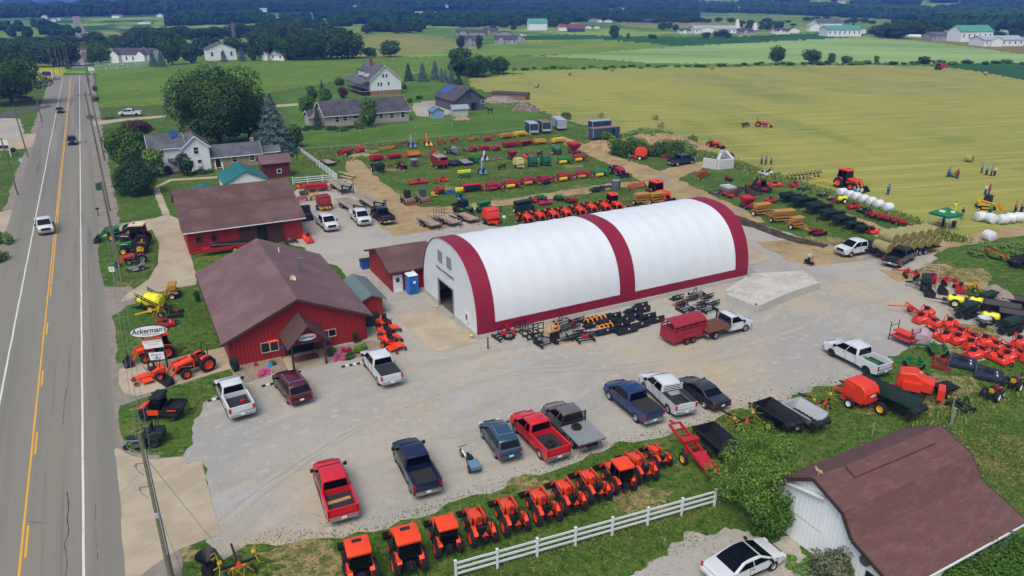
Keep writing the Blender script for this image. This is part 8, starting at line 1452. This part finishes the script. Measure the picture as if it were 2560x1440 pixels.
# utility poles and their wires
M_pole=gmat('weathered pole wood',['6f6a5c',('5f6a50',2,.45,.6),('857f70',5,.5,.7,(1,.2))],bump=.4,bscale=10);M_wire=mat('aluminium wire','6f767b',.6,.2,0)
PT={}
def pole(key,base,h,lean,label,arm=0,r=.15,extra=None):
 t=empty('utility_pole');p=G(*base);t.location=p;tag(t,label,'utility pole');tp=Vector((lean[0],lean[1],h));m=MB();m.cyl((0,0,-.1),tp,r,r*.7,12);m.build('pole_shaft',M_pole,t);PT[key]=p+tp
 if arm:m=MB();m.bar(tp+Vector((-arm,0,-.4)),tp+Vector((arm,0,-.4)),.1,.12);m.build('crossarm',M_pole,t)
 for z in((-.3,)if not arm else(-.25,)):
  for x in((0,)if not arm else(-arm*.9,0,arm*.9)):m=MB();m.lathe([(0,0),(.06,0),(.08,.06),(.05,.12),(.07,.18),(0,.22)],tp+Vector((x,0,z)),n=8);m.build('insulator',M_gry,t)
 if extra=='transformer':
  m=MB();m.lathe([(0,0),(.26,0),(.28,.1),(.28,.75),(.2,.85),(0,.87)],tp+Vector((-.4,0,-1.0)),n=12);m.build('transformer',mat('green grey can','2c4a42'),t)
 if extra=='hardware':
  for z,l in((-.5,.8),(-1.9,.55),(-3.4,.6)):m=MB();m.bar(tp+Vector((0,0,z)),tp+Vector((-l,-.1,z)),.05);m.tube([tp+Vector((-l,-.1,z)),tp+Vector((-l*.9,-.15,z-.35)),tp+Vector((-.2,-.12,z-.7))],.02);m.ico(tp+Vector((-l,-.1,z-.1)),.09,n=6,k=4);m.build('bracket',M_gry,t)
  m=MB();m.tube([tp+Vector((.12,-.08,-1)),Vector((.16,-.12,2.0))],.03);m.build('conduit',M_gal,t);m=MB();m.box(tp+Vector((.05,-.15,-5.2)),(.2,.15,.3));m.build('junction_box',M_gal,t)
 return t
pole('C',(430,1452),9.9,(0.0,0.05),'weathered pole with brackets and conduit nearest the camera',extra='hardware',r=.17)
pole('B',(306,705),12.0,(0,0),'utility pole with a green transformer by the roadside display',arm=0,extra='transformer');pole('A',(275,527),18.0,(0,0),'tallest utility pole with a crossarm beside the farmhouse lawn',arm=1.6)
pole('A2',(262,402),9,(0,0),'short utility pole behind the tallest one',arm=1.5);pole('D',(246,330),14,(0,0),'utility pole by the farmhouse driveway',arm=1.4);pole('E',(232,255),15,(0,0),'utility pole beside the pasture edge',arm=1.4);pole('F',(224,205),15,(0,0),'far utility pole near the road crest',arm=1.4)
pole('L1',(105,305),11,(0,0),'leaning grey pole on the left verge');pole('L2',(70,392),10.5,(-.5,0),'grey pole behind the left billboard');pole('L3',(45,488),9.6,(-.4,0),'pole with an orange foot on the left verge')
for i,(x,y,h)in enumerate([(137,192,12),(150,184,12),(158,178,11),(167,170,12),(173,166,11)]):pole('M%d'%i,(x,y),h,(0,0),'%s thin pole of the far line left of the road'%('first','second','third','fourth','fifth')[i],r=.12)
def wire(a,b,off=(0,0,0),sag=.5,r=.018,label=None):
 a=PT[a]if isinstance(a,str)else a;b=PT[b]if isinstance(b,str)else b;o=Vector(off);pts=[a+o+(b-a)*(i/14)-Vector((0,0,4*sag*(i/14)*(1-i/14)))for i in range(15)];m=MB();m.tube(pts,r,4);ob=m.build('overhead_wire',M_wire);tag(ob,label,'wire');return ob
nx_={'C':'nearest pole','B':'transformer pole','A':'tallest pole','D':'driveway pole','E':'pasture pole','F':'crest pole'}
for a,b in(('C','B'),('B','A'),('A','D'),('D','E'),('E','F')):
 for k,(dx,dz,nm)in enumerate(((-.25,-.35,'upper left'),(.05,-.4,'middle'),(.35,-1.2,'lower right'))):wire(a,b,(dx,0,dz),.6,.013 if b in 'BA' else .022,'%s wire of the three between the %s and the %s'%(nm,nx_[a],nx_[b]))
wire('C',G(-40,1500)+Vector((0,0,8)),(0,0,-.4),.4,.012,'thin wire leaving the nearest pole to the lower left, upper');wire('C',G(150,1600)+Vector((0,0,7)),(0,0,-2),.4,.012,'thin wire leaving the nearest pole to the lower left, lower');wire('C',G(552,1340),(0,0,-1.5),0.02,.012,'guy wire from the nearest pole down to the apron corner');wire('C',G(470,1400),(0,0,-4.5),0.02,.012,'short guy wire from the middle of the nearest pole')
# signs
t=thing('roadside_sign');A_,B_=G(374,928),G(421,927);t.location=(A_+B_)/2;ang=math.atan2(B_.y-A_.y,B_.x-A_.x);t.rotation_euler=(0,0,0);tag(t,'roadside sign on two green posts with white oval Ackerman\'s board','sign')
gp=mat('dark green post','1c3a2c',.5)
for x in(-.85,.85):MB().box((x,0,2.0),(.11,.11,4.0)).build('post',gp,t)
wb_=mat('white sign face','d9dcdd',.4,var=0);nv=mat('navy lettering','16324f',.5,var=0)
def ovalp(w,h,th,m):q=MB();q.lathe([(0,-th/2),(1,-th/2),(1,th/2),(0,th/2)],n=36,axis='Y');q.v=[(v[0]*w/2,v[1],v[2]*h/2)for v in q.v];return q.build('sign_face',m,t)
o=ovalp(3.55,1.12,.18,gp);o.location=(-.15,-.0,3.95);o.rotation_euler=(0,R(-8),0);o.name='oval_rim';o=ovalp(3.35,.98,.24,wb_);o.location=(-.15,0,3.95);o.rotation_euler=(0,R(-8),0)
text("Ackerman's",.66,nv,o,(0,-.125,.06),(PI/2,0,0),shear=.35,off=.014);text('EQUIPMENT & RENTAL',.15,nv,o,(.1,-.125,-.3),(PI/2,0,0))
o=MB().box((0,0,0),(1.75,.14,.8)).build('message_board',wb_,t);o.location=(-.02,0,2.72);o.rotation_euler=(0,R(-8),0);MB().box((0,0,.45),(1.9,.2,.14)).build('lamp_bar',mat('copper lamp bar','a5583c'),o)
text("WE'VE GOT YOU COVERED",.125,mat('black lettering','22262c'),o,(0,-.075,.18),(PI/2,0,0));text('PARTS SALES SERVICE',.11,mat('grey lettering','70757c'),o,(0,-.075,-.06),(PI/2,0,0))
o=MB().box((0,0,0),(1.35,.1,.68)).build('rental_board',wb_,t);o.location=(.1,0,1.5);o.rotation_euler=(0,R(-6),0);text('RENTAL',.27,mat('blue grey lettering','44617e'),o,(0,-.055,.13),(PI/2,0,0));text('CENTER',.2,mat('blue grey lettering','44617e'),o,(0,-.055,-.18),(PI/2,0,0))
def signpost(name,label,px,w,h,top,m,deg=0,txt=None,ts=.2,diamond=False,double=False,tm=None):
 t=thing(name);p=G(*px);t.location=p;t.rotation_euler=(0,0,R(deg));tag(t,label,'sign');MB().box((0,.03,top/2),(.05,.05,top)).build('post',M_gal,t);q=MB().box((0,0,0),(w,.03,h));
 b=q.build('panel',m,t);b.location=(0,-.02,top-h/2);
 if diamond:b.rotation_euler=(0,R(45),0)
 if txt:text(txt,ts,tm or mat('black lettering','22262c'),b,(0,-.018,0),(PI/2,0,0))
 return t
signpost('parking_sign','blue and white disabled parking sign before the flower bed',(681,950),.34,.46,1.7,mat('sign blue','2f86c8',.5));o=signpost('speed_sign','white square speed limit sign on the verge by the display tractors',(286,705),.62,.6,1.9,M_lamp,0,'55',.3);signpost('warning_sign','back of a grey diamond sign on the left verge',(58,424),.8,.8,2.2,M_gal,0,diamond=True)
signpost('small_sign','small white sign near the orange baler',(1260,560),.5,.35,1.3,M_lamp)
t=thing('billboard');p=G(22,392);t.location=p;tag(t,'white roadside billboard with a red star at the left edge','sign')
for x in(-1.8,.5):MB().box((x,0,1.7),(.16,.16,3.4)).build('post',M_lamp,t)
MB().box((-.65,0,2.6),(2.6,.12,1.9)).build('panel',M_lamp,t);b=MB().box((-.65,-.08,2.05),(2.3,.03,.7)).build('lower_panel',mat('navy panel','22304f'),t);st_=MB();pts=[(.28*(1 if k%2==0 else .45)*math.sin(k*PI/5),0,.28*(1 if k%2==0 else .45)*math.cos(k*PI/5))for k in range(10)];st_.add([(-.3+q[0],-.11,2.05+q[2])for q in pts],[tuple(range(10))]);st_.build('star',M_red3,t)
t=thing('billboard');t.location=G(120,198);tag(t,'small white and blue sign beside the mustard strip','sign')
for x in(-2,2):MB().box((x,0,1.5),(.3,.3,3.0)).build('post',M_lamp,t)
MB().box((0,0,2.2),(3.8,.2,1.6)).build('panel',mat('navy panel','22304f'),t)
t=thing('billboard');t.location=G(230,184);tag(t,'small white sign at the white fence corner','sign');MB().box((0,0,1.2),(.2,.2,2.4)).build('post',M_lamp,t);MB().box((0,0,1.9),(2.4,.2,1.4)).build('panel',M_lamp,t)
t=thing('mailbox');MB().box((0,0,.5),(.1,.1,1.0)).build('post',M_blk,t);m=MB();m.prism([(-.25,1.0),(.25,1.0),(.25,1.15),(.15,1.22),(-.15,1.22),(-.25,1.15)],.1);m.build('box',M_blk,t);put(t,(247,540),deg=28,label='black mailbox on the right verge',cat='mailbox')
# toilet, dumpsters, block walls, parking stops, posts, planters
t=thing('portable_toilet');bl_=mat('bright blue plastic','1668b8',.45,var=.05);MB().box((0,0,1.1),(1.15,1.15,2.2),top=(.96,.96)).build('cabin',bl_,t);MB().box((0,0,2.25),(1.2,1.2,.14),top=(.8,.8)).build('roof',M_lamp,t);MB().box((0,-.58,1.05),(.75,.04,1.85)).build('door',mat('darker blue plastic','12579c'),t);MB().box((.1,-.61,1.4),(.3,.02,.26)).build('notice',M_lamp,t);MB().cyl((.35,.4,2.2),(.35,.4,2.5),.06).build('vent_pipe',M_lamp,t);put(t,(1031,732),deg=90+28,label='bright blue portable toilet with a white roof',cat='portable toilet')
for px,c,lb in(((916,670),'1f4f9a','blue dumpster behind the small red building'),((931,812),'2d3d4a','dark lidded bin with a logo behind the shop corner')):
 t=thing('dumpster');m=MB();m.box((0,0,.55),(1.3,.9,1.0),top=(1.1,1.1));m.build('bin',mat('bin paint '+c,c),t);MB().box((0,0,1.08),(1.46,1.02,.08)).build('lid',M_blk,t);put(t,px,deg=118,label=lb,cat='dumpster')
def blockwall(label,px,n_h,cat='wall',name='block_wall',m=None,w=.6,hh=.6):
 t=empty(name);P=[G(*q)for q in px];t.location=P[0];tag(t,label,cat);o=P[0]
 for a,b in zip(P,P[1:]):
  mb=MB();L=(b-a).length;n=max(1,round(L/1.2));u=(b-a)/n;an=math.atan2(u.y,u.x)
  for i in range(n):
   for k in range(n_h):q=a+u*(i+.5)-o;mb.box((q.x,q.y,hh*(k+.5)),(L/n-.03,w,hh-.02),rz=an)
  mb.build('block_course',m or M_block,t)
 return t
blockwall('pale concrete block wall around the gravel pad right of the hall',[(1818,752),(1888,782),(1965,748),(2042,722)],1,hh=.9);blockwall('far side block wall of the gravel pad, single course',[(1818,735),(1870,700)],1,hh=.4);gp_=[G(*q)for q in((1822,747),(1888,775),(1965,741),(2040,715),(2005,690),(1880,698))];k_=len(gp_);m=MB();m.add([(q.x,q.y,z)for z in(0.03,.72)for q in gp_],[tuple(range(k_,2*k_))]+[(i,(i+1)%k_,k_+(i+1)%k_,k_+i)for i in range(k_)]);tag(m.build('raised_gravel_pad',gmat('pale rough slab',['b3b1ab',('a29f97',.4,.4,.6),('c0bdb6',2,.5,.7),('8f8b82',6,.56,.8)],bump=.8,bscale=6)),kind='structure')
for px,lb in([(1758,418),(1792,424),(1800,405)],'graffitied white block bay, left one'),([(1795,424),(1830,420),(1812,398),(1798,400)],'taller white block bay, right one'):blockwall(lb,px,3,name='block_bay',m=mat('white block','b9bcba',.85,var=.1),hh=.62)
for px,deg,lb in(((685,961),18,'black and white striped parking stop left of the maroon van'),((882,914),15,'black and white striped parking stop by the white pickup'),((552,998),15,'black and white striped parking stop by the left white pickup')):
 t=thing('parking_stop');
 for i in range(6):MB().box((-.85+i*.34,0,.07),(.34,.15,.13),top=(1,.7)).build('stripe',(M_blk,M_lamp)[i%2],t)
 put(t,px,deg=deg+90+10,label=lb,cat='parking stop',group='striped parking stops')
def post(label,px,h,m,w=.1):t=thing('bollard_post');MB().box((0,0,h/2),(w,w,h)).build('post',m,t);MB().box((0,0,h+.03),(w*1.3,w*1.3,.05)).build('cap',m,t);return put(t,px,deg=28,label=label,cat='post')
post('black post standing in front of the hall corner',(1220,873),1.1,M_blk);post('grey fence post in the meadow at lower right',(2378,1062),1.4,mat('grey fence wood','8d9188'),.15)
for x,y,lb in((716,895,'violet hanging basket left of the porch'),(821,882,'violet hanging basket right of the porch')):
 t=thing('hanging_basket');p=G(x,y);t.location=p+Vector((0,0,.9));tag(t,lb,'flower basket');m=MB();m.lathe([(0,0),(.18,.05),(.28,.25),(0,.25)],n=10);m.build('basket',M_blk,t);me,_=tree_meshes('low1',2);c=bpy.data.objects.new('blooms',me);S.collection.objects.link(c);c.parent=t;c.scale=(.8,.8,.5);c.location=(0,0,.1);c.material_slots[0].link='OBJECT';c.material_slots[0].material=LM['violet'];m=MB()
 for k in range(3):a=k*2.1;m.bar((.2*math.cos(a),.2*math.sin(a),.25),(0,0,1.2),.015)
 m.build('hanger',M_gry,t)
def conveyor():
 t=thing('bale_conveyor');m=MB();m.box((0,0,.75),(1.1,5.2,.35));m.bar((0,2.6,.6),(0,4.2,.5),.16);m.build('bed',M_red3,t);MB().box((0,-.6,1.25),(.9,4.6,.16)).build('belt',M_blk,t)
 for sg in(-1,1):wheel(t,sg*.75,-1.2,.42,.25,M_yel);MB().bar((sg*.45,-2.8,1.0),(sg*.45,1.6,1.35),.07).build('side_rail',M_gry,t)
 return t
put(conveyor(),(562,632),deg=208,label='red accumulator with a long black belt in front of the long barn',cat='implement')
for i,(x,y)in enumerate([(862,437),(875,442),(868,448)]):t=thing('log');MB().cyl((0,-1.6,.25),(0,1.6,.25),.25,.2,12).build('trunk_section',M_bark if 0 else mat('pale log','9a8668',.9,var=.2),t);put(t,(x,y),deg=140,label=('left pale log of the three by the dirt track','right pale log of the three by the dirt track','front pale log of the three by the dirt track')[i],cat='log')
for i,(x,y)in enumerate([(845,452),(852,458)]):t=thing('plank_pile');m=MB();[m.box(((k-2)*.28,0,.06+.05*(k%2)),(.22,3.6,.07))for k in range(5)];m.build('planks',M_wood,t);put(t,(x,y),deg=140,label=('upper pile of grey planks beside the fence corner','lower pile of grey planks beside the fence corner')[i],cat='planks')
for(x,y,h,lb)in((586,98,36,'tall lattice pylon above the tall white house'),(745,92,38,'tall lattice pylon above the pasture belt'),(945,60,26,'distant lattice pylon in the middle')):
 t2=thing('power_pylon');p=GT(x,y);d_=p.length;H_=h*d_/FOC;m=MB()
 for a in(-1,1):
  for b in(-1,1):m.bar((a*H_*.09,b*H_*.09,0),(a*.3,b*.3,H_),.35)
 for k in range(6):z=H_*k/6;w=H_*.09*(1-k/6)+.3*k/6;m.bar((-w,-w,z),(w,-w,z+H_/6),.2);m.bar((w,-w,z),(-w,-w,z+H_/6),.2)
 m.build('lattice',mat('pylon steel','7a7466'),t2)
 for z in(.72,.86):MB().bar((-H_*.2,0,H_*z),(H_*.2,0,H_*z),.35).build('crossarm',mat('pylon steel','7a7466'),t2)
 t2.location=p;tag(t2,lb,'pylon')
M_trk=gmat('tyre worn gravel',['9c988e',('a5a096',.5,.4,.55),('a39c8c',3,.45,.7),('8f897e',8,.5,.75)],bump=.6,bscale=10)
for pts in([(940,1010),(1010,1060),(1120,1100),(1300,1060)],[(560,1300),(760,1150),(1000,1020),(1300,930),(1700,900),(2050,800),(2180,690)],[(1000,600),(960,680),(960,790),(1000,920),(1100,1000)],[(2120,690),(2050,690),(1960,650)]):
 for off in(-.85,.85):
  c_=[G(*q)for q in pts];strip('wheel_track',M_trk,[(q.x+off*.8,q.y+off*.6,0)for q in c_],.3,8,.04,world=True,step=1)
# ========= the air: far things fade to blue
hz=bpy.data.meshes.new('haze');x0,x1,y0,y1,z0,z1=-14000,14000,-300,38000,-40,140
hz.from_pydata([(x0,y0,z0),(x1,y0,z0),(x1,y1,z0),(x0,y1,z0),(x0,y0,z1),(x1,y0,z1),(x1,y1,z1),(x0,y1,z1)],[],[(3,2,1,0),(4,5,6,7),(0,1,5,4),(1,2,6,5),(2,3,7,6),(3,0,4,7)])
hm=bpy.data.materials.new('blue haze');hm.use_nodes=True;hn=hm.node_tree;hn.nodes.remove(hn.nodes['Principled BSDF'])
pv=hn.nodes.new('ShaderNodeVolumePrincipled');pv.inputs['Color'].default_value=(.14,.31,1.0,1);pv.inputs['Density'].default_value=.00029;pv.inputs['Anisotropy'].default_value=0
hn.links.new(pv.outputs[0],hn.nodes['Material Output'].inputs['Volume']);hz.materials.append(hm)
ho=bpy.data.objects.new('haze',hz);S.collection.objects.link(ho);tag(ho,'thin blue haze that fades the far hills','haze',kind='stuff')
S.cycles.volume_bounces=0;S.cycles.max_bounces=6;S.cycles.diffuse_bounces=2;S.cycles.glossy_bounces=2
